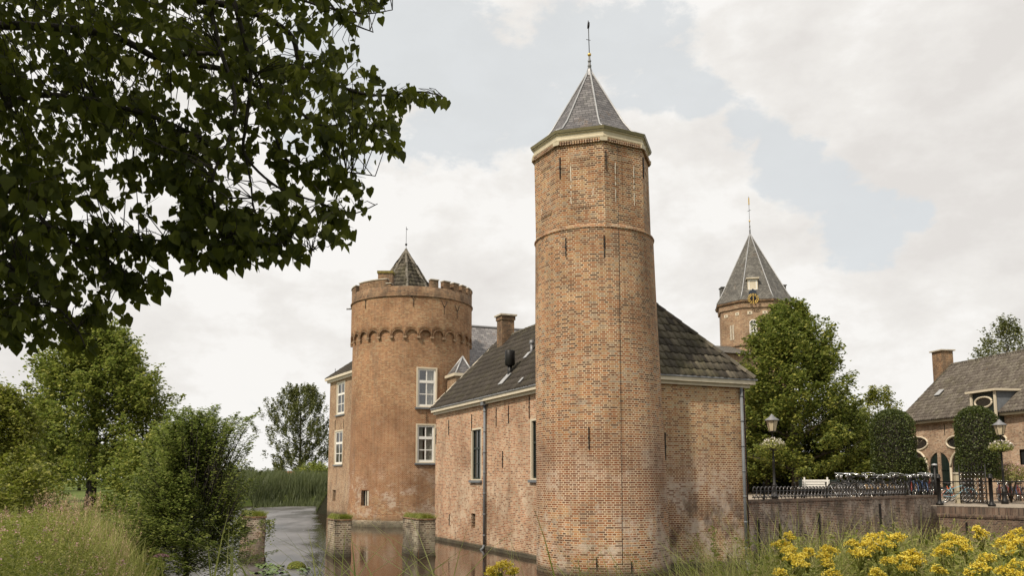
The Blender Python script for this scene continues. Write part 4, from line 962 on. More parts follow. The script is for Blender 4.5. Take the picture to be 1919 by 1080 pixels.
def face_n(k): a = O3+PI/4*(k+.5); return Vector((math.cos(a), math.sin(a), 0))
front = max(range(8), key=lambda k: face_n(k).dot(Vector((math.cos(phi3), math.sin(phi3), 0))))
nf = face_n(front); tf = Vector((-nf.y, nf.x, 0)); ap3 = r3*math.cos(PI/8)
def on_face(px, py, extra=0.0):
    d = pix_dir(px, py); o = Vector((c3[0],c3[1],0))+nf*(ap3+extra); k = (o-CP).dot(nf)/d.dot(nf); return CP+d*k-Vector((c3[0],c3[1],0))
# dormer and clock
p = on_face(1411, 534, -.2); dm = MB(); dm.obox(p-nf*.55, tf*.36, nf*.6, Vector((0,0,.42))); dmo = dm.build('dormer', M['cream_light'], spr)
dc = MB(); dc.obox(p+Vector((0,0,.46))-nf*.5, tf*.45, nf*.72, Vector((0,0,.04))); dc.build('dormer_cap', M['cream_light'], dmo)
make_window(dmo, p+nf*.06-Vector((0,0,.38)), tf, nf, .58, .74, 2, 2, .5, border=.07, bar=.05, transom=False, sill=False, frame=M['white'])
ck = on_face(1412, 560, .42); cm = MB()
pts = [ck+tf*(.40*math.cos(a)*1.0)+Vector((0,0,.40*math.sin(a))) for a in [PI*2*i/24 for i in range(24)]]
fr = MB(); 
for i in range(24): fr.face([ck-nf*.06, pts[i]-nf*.06, pts[(i+1)%24]-nf*.06])
top = [(x*.66, z*.62) for x, z in [(-.36,-.55),(.36,-.55),(.36,.2),(.40,.26),(.30,.42),(.12,.52),(.05,.62),(-.05,.62),(-.12,.52),(-.30,.42),(-.40,.26),(-.36,.2)]]
base_c = ck+Vector((0,0,.36))
fa = [base_c+tf*x+Vector((0,0,z))-nf*.10 for x, z in top]; fb = [q-nf*.5 for q in fa]
bo = MB(); bo.face(fa); 
for i in range(len(fa)): bo.face([fa[i], fb[i], fb[(i+1)%len(fa)], fa[(i+1)%len(fa)]])
bo.build('clock_housing', plain('blue_black_paint', (.022,.03,.045), .4), t3)
d_ = MB()
for i in range(12):
    a = 2*PI*i/12; rad = (tf*math.cos(a)+Vector((0,0,math.sin(a)))); tan = (tf*-math.sin(a)+Vector((0,0,math.cos(a))))
    d_.obox(ck+rad*.30, tan*.032, rad*.075, nf*.02)
ring_pts = [ck+tf*.24*math.cos(2*PI*i/24)+Vector((0,0,.24*math.sin(2*PI*i/24))) for i in range(25)]; d_.tube(ring_pts, .014, 5)
ring2 = [ck+tf*.37*math.cos(2*PI*i/24)+Vector((0,0,.37*math.sin(2*PI*i/24))) for i in range(25)]; d_.tube(ring2, .016, 5)
co = d_.build('clock_face', M['gold'], t3)
hd = MB(); hd.obox(ck+nf*.03+Vector((0,0,.10)), tf*.02, Vector((0,0,.17)), nf*.01); hd.obox(ck+nf*.045-Vector((0,0,.08)), tf*.022, Vector((0,0,.12)), nf*.01); hd.build('clock_hands', M['gold'], co)
st = MB(); st.tube([ck-nf*.9, ck+nf*.02], .05, 6); st.build('clock_arm', M['iron'], co)
# arched window, bricked slit, putlog stones
p = on_face(1412.5, 628, .0); wn = make_window(t3, p+nf*.10, tf, nf, .52, .82, 2, 3, .4, border=.05, bar=.05, transom=False, frame=M['white'])
m = MB(); c_ = p+Vector((0,0,.83))+nf*.10
m.tube([c_+tf*.24*math.cos(PI*i/10)+Vector((0,0,.24*math.sin(PI*i/10))) for i in range(11)], .035, 5); m.tube([c_, c_+Vector((0,0,.24))], .022, 4)
m.build('arch_frame', M['white'], wn)
m = MB(); m.face([c_-nf*.02+tf*.24*math.cos(PI*i/10)+Vector((0,0,.24*math.sin(PI*i/10))) for i in range(11)]); m.build('arch_pane', M['pane'], wn)
for k in (front, (front-1)%8, (front+1)%8):
    n_ = face_n(k); t_ = Vector((-n_.y, n_.x, 0))
    for s in (-.5, .5):
        m = MB(); q = n_*(ap3+.0)+t_*s*1.05+Vector((0,0,ze3-.80)); m.obox(q, t_*.17, n_*.03, Vector((0,0,.11))); so_ = m.build('putlog_stone', M['cream_light'], t3)
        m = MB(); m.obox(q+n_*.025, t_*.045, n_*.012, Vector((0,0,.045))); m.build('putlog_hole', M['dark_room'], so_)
kl = min(((front-1)%8, (front+1)%8), key=lambda k: to_px(Vector((c3[0],c3[1],10))+face_n(k)*3)[0]); n_ = face_n(kl); t_ = Vector((-n_.y, n_.x, 0))
for s in (-.11, .11):
    m = MB(); m.obox(n_*(ap3+.0)+t_*s+Vector((0,0,ze3-2.1)), t_*.07, n_*.03, Vector((0,0,.55))); m.build('blind_slit', M['stone'], t3)
for (px, py) in ((1355, 549), (1467, 545)):
    q = at(px, py, c3[1]+.3)-Vector((c3[0],c3[1],0)); m = MB(); m.obox(q, (.16,0,0), (0,.35,0), (0,0,.32)); m.obox(q+Vector((0,0,.35)), (.22,0,0), (0,.4,0), (0,0,.03)); m.build('side_dormer', M['slate_brown'], spr)
weathervane(t3, (ax3, 0), za3, at(1405, 370, c3[1]).z-za3-1.0, base_h=1.0, ball=.07, kind='gold')
# short roof seen between the hip roof and the clock tower
gb = at(1330, 646, 58); gt = thing('gate_range', 'low dark roofed range just left of the clock tower', 'building', (gb.x, gb.y, 0), RZ)
m = MB(); m.box(-3, -1.5, -.5, 2.6, 3.5, gb.z-.75); m.build('wall', M['brick_old'], gt)
m = MB(); z = gb.z; m.face([(-3.2,-1.8,z-.8),(2.8,-1.8,z-.8),(2.6,1,z+.15),(-3,1,z+.15)]); m.face([(2.8,3.8,z-.8),(-3.2,3.8,z-.8),(-3,1,z+.15),(2.6,1,z+.15)]); m.face([(2.8,-1.8,z-.8),(2.8,3.8,z-.8),(2.6,1,z+.15)]); m.build('roof', M['slate_brown'], gt)
# ------------------------------------------------------------------ ruined bridge piers standing in the moat
def pier(label, px0, pxc, px1, ybot, ytop, seed, mat='brick_pier'):
    """brick pier whose nearest corner stands at pixel pxc"""
    rnd = random.Random(seed); c = atz(pxc, ybot); zt = at(pxc, ytop, c.y).z
    x = e1.copy(); y = e2.copy()
    def reach(px, d):
        k = 0.0
        for _ in range(400):
            k += .01
            if (px < pxc and to_px(c+d*k)[0] <= px) or (px > pxc and to_px(c+d*k)[0] >= px): break
        return k
    ly, lx = reach(px0, y), reach(px1, x)
    t = thing('moat_pier', label, 'bridge pier', (c.x, c.y, 0), RZ, 'old brick bridge piers standing in the moat')
    m = MB(); us = [0, lx/3, 2*lx/3, lx]; zs = [-.9, 0, .35, .7, 1.0, zt]
    def fn(a, b, inw):
        def f(u, z, d):
            q = a+(b-a)*u; n = Vector((-(b-a).y, (b-a).x, 0)); j = .025*mnoise.noise(Vector((q.x*3+seed, q.y*3, z*4)))
            return Vector((q.x, q.y, z))+n*(j+.02*(z < .2))*-1
        return f
    cs_ = [Vector((0,0,0)), Vector((lx,0,0)), Vector((lx,ly,0)), Vector((0,ly,0))]
    for i in range(4):
        a, b = cs_[i], cs_[(i+1)%4]; L_ = (b-a).length; f = fn(a, b, 0)
        wall_grid(m, [k/6 for k in range(7)], [-.9,-.2,0,.15,.3,.5,.7,.9,1.1,zt], [], f, uvscale=L_)
    m.build('masonry', M[mat], t)
    m = MB(); m.box(-.03,-.03,zt,lx+.03,ly+.03,zt+.045); m.build('coping', M['brick_top'], t)
    n = 1500; rg = np.random.default_rng(seed); P = np.stack([rg.uniform(-.03, lx+.03, n), rg.uniform(-.03, ly+.03, n), np.full(n, zt+.03)], 1)
    blades_obj('grass_cap', P, rg.uniform(.08, .24, n), .010, M['grass_cap'], t, seed, lean=.9)
def blades_arr(P, Hh, w, seed, lean=.5, seg=3, dirn=None, wvar=.4):
    rg = np.random.default_rng(seed); n = len(P); a = rg.uniform(0, 2*PI, n) if dirn is None else dirn+rg.normal(0, .6, n)
    ln = np.abs(rg.normal(lean, lean*.45, n))*Hh; D = np.stack([np.cos(a), np.sin(a), 0*a], 1)
    b = a+PI/2+rg.normal(0, .8, n); B = np.stack([np.cos(b), np.sin(b), 0*b], 1); ww = w*(1+rg.uniform(-wvar, wvar, n))
    Vs = []
    for k in range(seg+1):
        t = k/seg; c = P+D*(ln*t**2.2)[:,None]+np.array([0,0,1])*(Hh*(t-.18*t**3*np.minimum(ln/Hh,1.5)))[:,None]; wd = (ww*(1-t**1.6)*.5+.0006)[:,None]
        Vs += [c-B*wd, c+B*wd]
    V = np.stack(Vs, 1).reshape(-1, 3); k2 = 2*(seg+1); base = np.arange(n)[:,None]*k2
    F = np.concatenate([base+np.array([[2*k, 2*k+1, 2*k+3, 2*k+2]]) for k in range(seg)], 0)
    return V, F
def blades_obj(name, P, Hh, w, mat, parent=None, seed=1, **kw):
    V, F = blades_arr(P, Hh, w, seed, **kw); return np_mesh(name, V, F, mat, parent)
def kites(Cn, S, seed, up=.5, asp=.62, axis=None, droop=0.0, curl=.12):
    """leaf-sized folded kites: (V, F)"""
    rg = np.random.default_rng(seed); n = len(Cn); nn = rg.normal(0, 1, (n,3)); nn /= np.linalg.norm(nn, axis=1)[:,None]; nn[:,2] = np.abs(nn[:,2])
    nn = nn*(1-up)+np.array([0,0,1])*up; nn /= np.linalg.norm(nn, axis=1)[:,None]
    t = rg.normal(0, 1, (n,3)) if axis is None else axis+rg.normal(0, .5, (n,3)); t[:,2] -= droop
    t -= nn*(t*nn).sum(1)[:,None]; t /= np.linalg.norm(t, axis=1)[:,None]+1e-9; b = np.cross(nn, t)
    S = np.asarray(S)*np.ones(n); s = S[:,None]
    V = np.stack([Cn-t*s*.5, Cn+b*s*asp*.5+nn*s*curl-t*s*.06, Cn+t*s*.5, Cn-b*s*asp*.5+nn*s*curl-t*s*.06], 1).reshape(-1,3)
    base = np.arange(n)[:,None]*4; F = np.concatenate([base+np.array([[0,1,2]]), base+np.array([[0,2,3]])], 0)
    # two triangles share the spine so each leaf is one folded island
    return V, F
M['grass_cap'] = leaf_mat('short_grass', [(.1,(.07,.085,.015)), (.5,(.16,.18,.025)), (1,(.30,.30,.06))], trans=.3)
M['hay'] = M['grass_pale']
pier('mossy brick pier in the moat, middle one of three, left of the grass-topped pale pier', 613, 627, 657, 1047, 977, 3)
pier('pale grey brick pier with thick grass on top, right of the other two piers', 755, 785, 815, 1045, 976, 5)
pier('dark ivy-covered brick pier half hidden behind the shoreline bush', 449, 462, 495, 1058, 972, 8, 'brick_quay')
# mossy battered buttress at the far left foot of the residence
bt = at(606, 940, 66); m = MB(); zt = at(608, 922, 66).z
pA = atz(588, 958); pB = atz(613, 964)
tb = thing('mossy_buttress', 'low mossy sloping buttress at the water, left foot of the residence', 'buttress', (pB.x, pB.y, 0))
d = Vector((at(590, 958, pB.y).x-pB.x, 0, 0)); q0 = [Vector((.2,-.4,-.3)), Vector((d.x,-.4,-.3)), Vector((.2,-.4,1.75))]; q1 = [p+Vector((0,2.6,0)) for p in q0]
m.face([q0[1],q0[0],q0[2]]); m.face([q1[0],q1[1],q1[2]]); m.face([q0[1],q0[2],q1[2],q1[1]]); m.build('masonry', M['moss_dark'], tb)
rg = np.random.default_rng(4); n = 2500; k = rg.uniform(0, 1, n); P = np.stack([d.x+(.2-d.x)*k, rg.uniform(-.5, 2.6, n), -.3+2.05*k+.15*np.sin(PI*k)], 1); P = P[P[:,2] > .15]
blades_obj('moss_growth', P, rg.uniform(.08, .34, len(P)), .03, M['leaf_top'], tb, 4, lean=1.0)

# ------------------------------------------------------------------ courtyard, quay wall and bridge
ZQ, ZY = 1.93, 1.50
qa, qb = atz(1398, 938.5, ZQ), atz(1757, 929, ZQ); qd = (qb-qa); qd.z = 0; QL = qd.length; qd.normalize(); QF = Frame(qa, math.atan2(qd.y, qd.x))
bB = atz(1757, 948.5, ZY+.02); bC = atz(1919, 952.5, ZY+.02); bd_ = (bC-bB); bd_.z = 0; bd_.normalize(); BF = Frame(bB, math.atan2(bd_.y, bd_.x))   # local y of BF points away behind the parapet
print('quay', qa, qb, QL, 'bridge', bB, bC, bd_)
cy = MB(); inn = Vector((-qd.y, qd.x, 0))
P_ = [qa+inn*.1-qd*3, qb+inn*.1, bB+BF.y*7.0+Vector((.0,.0,0)), Vector((70, bB.y+7, 0)), Vector((70, 90, 0)), Vector((qa.x-1, 90, 0))]
P_ = [Vector((p.x, p.y, ZY)) for p in P_]
P_[2] = Vector((bB.x+BF.y.x*4.6, bB.y+BF.y.y*4.6, ZY))
cy.face(P_)
for i in range(len(P_)): a, b = P_[i], P_[(i+1)%len(P_)]; cy.face([a, a-Vector((0,0,2.4)), b-Vector((0,0,2.4)), b])
tag(cy.build('courtyard', M['paving']), kind='structure')
ZT = 1.80; cy = MB(); cut = qd*(QL-.35)
P_ = [qa+inn*.1-qd*1.2, qa+cut+inn*.1, Vector((qb.x-.3, 80, 0)), Vector((qa.x-.9, 80, 0))]; P_ = [Vector((p.x, p.y, ZT)) for p in P_]; cy.face(P_)
for i in range(4): a, b = P_[i], P_[(i+1)%4]; cy.face([a, a-Vector((0,0,.6)), b-Vector((0,0,.6)), b])
tag(cy.build('terrace', M['paving']), kind='structure')
qw = thing('quay_wall', 'dark sooty brick quay wall rising from the moat below the courtyard railing', 'wall', (qa.x, qa.y, 0), QF.rz)
m = MB(); m.box(-1.5, 0, -.9, QL, .45, ZQ-.10); m.build('masonry', M['brick_quay'], qw)
m = MB(); m.box(-1.5, -.03, ZQ-.10, QL+.03, .48, ZQ); m.build('coping', M['brick_bridge'], qw)
for (px, y0, y1) in ((1420, 975, 1037), (1461, 982, 1010), (1534, 962, 1028), (1648, 945, 988), (1673, 985, 1003)):
    a, b = QF.hit(px, y0, 'y', 0), QF.hit(px, y1, 'y', 0); m = MB(); m.box(a.x-.045, -.055, b.z, a.x+.045, -.002, a.z); m.build('wall_anchor', M['iron'], qw)
br = thing('brick_bridge', 'brick bridge across the moat at the right, with a header-course band below its deck', 'bridge', (bB.x, bB.y, 0), BF.rz)
BL = 22; zbnd = atz(0, 0, 0) and at(1757, 967, bB.y).z
m = MB(); m.box(0, .05, -.9, BL, 4.5, zbnd-.05); m.build('wall', M['brick_bridge'], br)
def soldier_mat():
    return brick_mat('soldier_bricks', [(0,(.05,.035,.03)), (.5,(.13,.08,.06)), (1,(.19,.14,.11))], mortar=(.22,.19,.16), course=.4, width=.062, msize=.006, pale=0, headers=1.0, soot=.35)
m = MB(); m.box(0, 0, zbnd-.05, BL, .05, zbnd); m.box(-.02, -.02, zbnd, BL, 4.55, ZY); m.build('header_band', soldier_mat(), br)
m = MB(); m.box(-.25, -.04, ZY+.001, BL, 4.58, ZY+.03); m.build('deck', M['paving'], br)
for (px, y0, y1) in ((1774, 990, 1012), (1812, 980, 1032)):
    a, b = BF.hit(px, y0, 'y', .05), BF.hit(px, y1, 'y', .05); m = MB(); m.box(a.x-.03, .0, b.z, a.x+.03, .048, a.z); m.build('wall_anchor', M['iron'], br)
# bridge railing
def rail_post(t, x, y, h, r=.05, top=True):
    m = MB(); z0 = ZY+.03; m.lathe([(0,z0),(r*2.0,z0),(r*2.0,z0+.10),(r*1.15,z0+.14),(r,z0+.2),(r,z0+h*.9),(r*1.5,z0+h*.91),(r*1.5,z0+h*.94),(r,z0+h*.95),(r*1.2,z0+h),(r*.9,z0+h+.05),(0,z0+h+.08)], 10, (x, y)); return m.build('post', M['iron'], t)
brl = thing('bridge_railing', 'black two-bar iron railing along the near edge of the bridge', 'railing', (bB.x, bB.y, 0), BF.rz)
xr = [0.05, BF.hit(1857, 920, 'y', .1).x, BF.hit(1857, 920, 'y', .1).x*2, BF.hit(1857, 920, 'y', .1).x*3.2]
zr1, zr2 = at(1800, 903.5, bB.y-1).z, at(1800, 926, bB.y-1).z
for x in xr: rail_post(brl, x, .12, 1.25 if x < xr[1]+.1 else 1.1, .075)
m = MB()
m.tube([(xr[0], .12, zr1), (BL, .12, zr1)], .024, 8); m.build('top_bar', M['iron_rail'], brl)
m = MB(); m.tube([(xr[0], .12, zr2), (BL, .12, zr2)], .018, 8); m.build('lower_bar', M['iron_rail'], brl)
# second railing, far side of the bridge
brl2 = thing('bridge_railing', 'black iron railing along the far side of the bridge, behind the near one', 'railing', (bB.x, bB.y, 0), BF.rz)
for x in (2.6, 5.2, 8): rail_post(brl2, x, 4.3, 1.05, .05)
m = MB(); m.tube([(2.6, 4.3, ZY+1.0), (BL, 4.3, ZY+1.0)], .022, 6); m.build('top_bar', M['iron_rail'], brl2)
lw = thing('parapet_wall', 'low dark brick parapet behind the bridge railing at the right edge', 'wall', (bB.x, bB.y, 0), BF.rz)
m = MB(); m.box(2.4, 4.7, ZY-.3, BL, 5.0, ZY+.52); m.build('masonry', M['brick_quay'], lw); m = MB(); m.box(2.37, 4.66, ZY+.52, BL, 5.04, ZY+.60); m.build('coping', M['stone'], lw)
# gate: stone post, lattice leaf
g0 = atz(1798, 944.5, ZY); g1 = atz(1851, 948, ZY); gd = Vector((g1.x-g0.x, g1.y-g0.y, 0)); GL = gd.length; GF = Frame(g0, math.atan2(gd.y, gd.x))
M['rust_iron'] = plain('brown_iron', (.05,.035,.028), .45, var=.3, metal=.4)
gp = thing('gate_pillar', 'square pale sandstone gate pillar left of the lattice gate', 'pillar', (g0.x, g0.y, 0), GF.rz)
ht = at(1798, 886, g0.y).z
m = MB(); m.box(-.13, -.13, ZY, .13, .13, ht-.08); m.build('shaft', M['cream'], gp); m = MB(); m.box(-.17,-.17,ht-.08,.17,.17,ht); m.build('cap', M['stone'], gp)
ga = thing('lattice_gate', 'dark wrought iron lattice gate with studded crossings, standing open beside the stone pillar', 'gate', (g0.x, g0.y, 0), GF.rz)
G0, G1, Z0, Z1 = .22, GL, ZY+.08, ht-.02; m = MB()
for x in (G0, G1): m.tube([(x,0,Z0-.05),(x,0,Z1+.35)], .028, 6)
m.build('stiles', M['iron'], ga)
m = MB()
for z in (Z0, Z1): m.tube([(G0,0,z),(G1,0,z)], .02, 6)
m.build('rails', M['iron'], ga)
m = MB(); st = MB(); nx_, nz_ = 7, 7; sx, sz = (G1-G0)/nx_, (Z1-Z0)/nz_
for i in range(-nz_, nx_+1):
    for s in (1, -1):
        p = []
        for j in range(nz_*2+1):
            x = (G0+(i+j*.5)*sx) if s > 0 else (G1-(i+j*.5)*sx); z = Z0+j*.5*sz
            if G0 <= x <= G1: p.append((x, .008*s, z))
        if len(p) > 1: m.tube([p[0], p[-1]], .015, 4, smooth=False)
for i in range(nx_):
    for j in range(nz_): st.sphere((G0+(i+.5)*sx, -.02, Z0+(j+.5)*sz), .028, 6, 4)
m.build('lattice', M['rust_iron'], ga); st.build('studs', M['chrome'], ga)  # bright metal on the studs stands in for their highlights
m = MB()
for i in range(9):
    x = G0+(G1-G0)*i/8; m.tube([(x,0,Z1),(x,0,Z1+.28)], .012, 4); m.lathe([(0,Z1+.27),(.03,Z1+.31),(0,Z1+.42)], 5, (x,0))
m.build('spikes', M['iron'], ga)
gq = atz(1757, 936, ZY+.1)
ip = thing('iron_post', 'slim black iron post with pale cap at the end of the quay wall', 'post', (qb.x, qb.y, 0)); m = MB(); zt = at(1757, 873, qb.y).z
m.tube([(0,.1,ZQ-.4),(0,.1,zt)], .06, 8); m.build('shaft', M['iron'], ip); m = MB(); m.lathe([(.0,zt),(.14,zt+.0),(.10,zt+.06),(0,zt+.09)], 10, (0,.1)); m.build('cap', M['lead_light'], ip)

# ornamental railing with curled hoops along the quay
M['hoop_iron'] = plain('bright_iron', (.16,.15,.145), .28, var=.3, metal=.9, spec=.6)  # brightened iron: glossy highlights of the curls put into the base colour
orn = thing('scroll_railing', 'low black wrought iron railing with curled hoops on top of the quay wall', 'railing', (qa.x, qa.y, 0), QF.rz)
x0, x1 = QF.hit(1410, 930, 'y', .2).x, QF.hit(1700, 930, 'y', .2).x; z0 = ZQ; hh = .46
m = MB(); m.tube([(x0,.2,z0+hh*.62),(x1,.2,z0+hh*.62)], .018, 6); m.build('top_bar', M['iron_rail'], orn)
m = MB(); m.tube([(x0,.2,z0+.07),(x1,.2,z0+.07)], .014, 6); m.build('lower_bar', M['iron'], orn)
for px in (1432, 1490, 1549, 1606, 1655, 1697):
    x = QF.hit(px, 925, 'y', .2).x; m = MB(); m.lathe([(0,z0),(.04,z0),(.03,z0+.05),(.024,z0+hh+.06),(.045,z0+hh+.10),(0,z0+hh+.15)], 8, (x,.2)); m.build('post', M['iron'], orn)
hp0 = None; x = x0+.14
while x < x1-.1:
    if hp0 is None:
        m = MB(); pts = []
        for i in range(19):
            t = i/18; a = -PI*.75+t*PI*2.1; r = .15*(1-.45*t); pts.append((r*math.cos(a), 0, .24+r*math.sin(a)*1.25+.06*t))
        m.tube(pts, .017, 5); m.tube([(.02,0,.0),(-.10,0,.14)], .014, 5); m.sphere(pts[-1], .02, 6, 4)
        hp0 = m.build('hoop', M['hoop_iron'], orn, (x, .2, z0+.02))
    else:
        o = hp0.copy(); COL.objects.link(o); o.parent = orn; o.location = (x, .2, z0+.02)
    x += .235

# ------------------------------------------------------------------ bicycles
def make_bike(label, frame_col, crate=None, basket=None):
    t = thing('bicycle', label, 'bicycle')
    fm = plain('bike_paint', frame_col, .3, var=.05, spec=.6); Rw = .34; wb = 1.08
    for x in (0, wb):
        ty = MB(); ty.torus((x,0,Rw), Rw-.015, .021, 'y', 26, 6); w = ty.build('wheel', M['iron'], t)
        rm = MB(); rm.torus((x,0,Rw), Rw-.042, .011, 'y', 26, 5); rm.build('rim', M['chrome'], w)
        sp_ = MB()
        for i in range(14): a = 2*PI*i/14; sp_.tube([(x,.015*(-1)**i,Rw),(x+(Rw-.045)*math.cos(a),0,Rw+(Rw-.045)*math.sin(a))], .0035, 3, smooth=False)
        sp_.tube([(x,-.05,Rw),(x,.05,Rw)], .022, 6); sp_.build('spokes', M['chrome'], w)
    f = MB(); bb_ = (.45,0,.29); seat = (.31,0,.80); head = (.88,0,.86); hl_ = (.93,0,.66)
    f.tube([bb_, seat], .016, 6); f.tube([bb_, hl_], .018, 6); f.tube([(.36,0,.66), head], .015, 6); f.tube([head, hl_], .019, 6)
    for s in (-1, 1):
        f.tube([bb_, (0,.05*s,Rw)], .010, 5); f.tube([(.34,.01*s,.70), (0,.05*s,Rw)], .009, 5); f.tube([hl_, (.98,.045*s,.58), (wb,.05*s,Rw)], .011, 5)
    f.build('frame', fm, t)
    for x, a0_, a1_ in ((0, R(20), R(190)), (wb, R(10), R(150))):
        mg = MB(); mg.torus((x,0,Rw), Rw+.025, .02, 'y', 14, 4, a0_, a1_); mg.build('mudguard', fm, t)
    h = MB(); h.tube([(.88,0,.86),(.86,0,1.03)], .013, 6); h.tube([(.62,.29,1.02),(.76,.29,1.04),(.87,.18,1.07),(.88,0,1.05),(.87,-.18,1.07),(.76,-.29,1.04),(.62,-.29,1.02)], .013, 6); h.build('handlebar', M['chrome'], t)
    s_ = MB(); s_.sphere((.27,0,.93), .13, 10, 6, (1.05,.75,.32)); s_.tube([seat,(.29,0,.92)], .014, 5); s_.build('saddle', M['iron'], t)
    c = MB(); c.torus((.45,.05,.29), .09, .008, 'y', 14, 4); c.tube([(.45,-.1,.29),(.45,.1,.29)], .012, 5); c.tube([(.45,.1,.29),(.52,.1,.15)], .01, 4); c.obox((.53,.15,.14), (.045,0,0), (0,.04,0), (0,0,.012)); c.build('crank', M['chrome'], t)
    k = MB(); k.obox((.02,0,.74), (.17,0,0), (0,.07,0), (0,0,.008)); k.tube([(-.1,.06,.74),(0,.06,Rw)], .007, 4); k.tube([(-.1,-.06,.74),(0,-.06,Rw)], .007, 4); k.build('carrier', M['iron'], t)
    l = MB(); l.sphere((.95,0,.93), .045, 8, 5); l.build('headlight', M['chrome'], t)
    if crate is not None:
        b = MB(); x_, z_ = .86, .50
        b.box(x_-.17,-.2,z_-.12,x_+.17,-.185,z_+.13); b.box(x_-.17,.185,z_-.12,x_+.17,.2,z_+.13); b.box(x_-.17,-.184,z_-.12,x_-.155,.184,z_+.13); b.box(x_+.155,-.184,z_-.12,x_+.17,.184,z_+.13); b.box(x_-.154,-.184,z_-.12,x_+.154,.184,z_-.10)
        b.build('crate', plain('crate_paint', crate, .6, var=.2), t)
    return t
G_B = 'bicycles parked in the courtyard'
protos = [make_bike('x', (.02,.02,.022)),
          make_bike('dark blue bicycle leaning in the dense courtyard row left of the iron post', (.03,.06,.14)),
          make_bike('red framed bicycle in the dense courtyard row left of the iron post', (.22,.03,.02)),
          make_bike('black bicycle with a pale front crate in the row left of the iron post', (.02,.02,.02), (.42,.26,.10))]
LB = {0: ['black bicycle with upright silver handlebar behind the quay railing, in the left cluster', 'black bicycle in the dense row between the topiary trees'],}
def place_bike(k, px, Y, rz, label=None, lean=.0, first={}):
    p = at(px, 930, Y); src = protos[k]; o = src if k not in first else copy_tree(src); first[k] = 1
    o.location = (p.x, Y, (ZT if px < 1757 else ZY)+.012); o.rotation_euler = (lean, 0, rz); o['group'] = G_B
    s_ = rb_.uniform(.92, 1.05); o.scale = (s_, s_, s_)
    if label: o['label'] = label
    return o
rb_ = random.Random(12)
for i, px in enumerate((1604, 1612, 1620, 1628)):
    place_bike(0, px, 34.6+.25*i, R(118+rb_.uniform(-8, 8)), 'black bicycle with silver handlebar in the cluster right of the white bench', rb_.uniform(-.1, .1))
for i, px in enumerate((1645, 1654, 1664, 1674, 1685, 1694)):
    place_bike(0 if i % 2 else 3, px, 37.0+.2*i, R(100+rb_.uniform(-8, 8)), ('black bicycle in the rack in front of the large round topiary tree' if i % 2 else 'black bicycle with a tan crate in the rack before the large round topiary tree'), rb_.uniform(-.1, .1))
for i, px in enumerate((1704, 1709, 1714, 1719, 1724, 1729, 1734, 1739, 1744, 1750)):
    k = (0, 2, 0, 1, 3, 0, 1, 0, 2, 0)[i]
    place_bike(k, px, 38.6+.35*(i % 3), R(70+rb_.uniform(-14, 14)), ['black bicycle in the dense row just left of the iron post', 'dark blue bicycle in the dense row just left of the iron post', 'red bicycle in the dense row just left of the iron post', 'black bicycle with a crate in the dense row just left of the iron post'][k], rb_.uniform(-.12, .12))
bb1 = make_bike('light blue bicycle standing between the iron post and the sandstone gate pillar', (.22,.42,.50)); bb1['group'] = G_B
p = at(1768, 936, 40.6); bb1.location = (p.x, 40.6, ZY+.012); bb1.rotation_euler = (.08, 0, R(-25))
bb2 = make_bike('orange-red bicycle behind the light blue one by the gate pillar', (.55,.12,.03)); bb2['group'] = G_B; p = at(1764, 930, 42.2); bb2.location = (p.x, 42.2, ZY+.012); bb2.rotation_euler = (-.06, 0, R(-8))
bb3 = make_bike('black bicycle parked behind the light blue one, handlebar facing the moat', (.02,.02,.02)); bb3['group'] = G_B; p = at(1783, 930, 43.6); bb3.location = (p.x, 43.6, ZY+.012); bb3.rotation_euler = (0, 0, R(-80))
for i, px in enumerate((1874, 1884, 1893, 1903, 1912, 1921)):
    place_bike(1 if i % 2 else 2, px, 43.5+.3*i, R(75+rb_.uniform(-12, 12)), ('dark blue bicycle below the rose bush at the right edge' if i % 2 else 'red bicycle below the rose bush at the right edge'), rb_.uniform(-.1, .1))
# bicycle rack bar with lit tubular hoops at the courtyard edge
rk = thing('bicycle_rack', 'long grey steel bicycle rack rail behind the quay railing', 'bicycle rack', (qa.x, qa.y, ZT-ZY), QF.rz)
xa, xb = QF.hit(1630, 905, 'y', 1.3).x, QF.hit(1695, 905, 'y', 1.3).x
m = MB(); m.tube([(xa,1.3,ZY+.88),(xb,1.3,ZY+.88)], .03, 8); m.build('rail', M['iron_rail'], rk)
for i in range(4):
    x = xa+(xb-xa)*i/3; m = MB(); m.tube([(x,1.3,ZY),(x,1.3,ZY+.86)], .03, 6); m.build('post', M['iron'], rk)

# ------------------------------------------------------------------ benches
def bench(label, px, Y, rz, mat, L_=1.6, back=True):
    p = at(px, 920, Y); t = thing('park_bench', label, 'bench', (p.x, Y, ZT), rz)
    m = MB()
    for k in range(3): m.box(-L_/2, -.2+k*.14, .42, L_/2, -.08+k*.14, .45)
    m.build('seat', mat, t)
    m = MB()
    for k in range(3): m.box(-L_/2, .23+k*.02, .50+k*.11, L_/2, .255+k*.02, .59+k*.11)
    for s in (-1, 1): m.box(s*L_*.42-.03, .26, 0.45, s*L_*.42+.03, .30, .92)
    m.build('backrest', mat, t)
    for s in (-1, 1):
        for y in (-.18, .22): m = MB(); m.box(s*L_*.42-.03, y-.02, 0, s*L_*.42+.03, y+.02, .419); m.build('leg', M['iron'], t)
    return t
bench('white slatted bench in front of the dark trees, behind the quay railing', 1526, 38.2, R(180), M['white'], 1.2)
bench('dark green bench just behind the white bench', 1540, 41.5, R(0), M['dark_green'], 2.0)

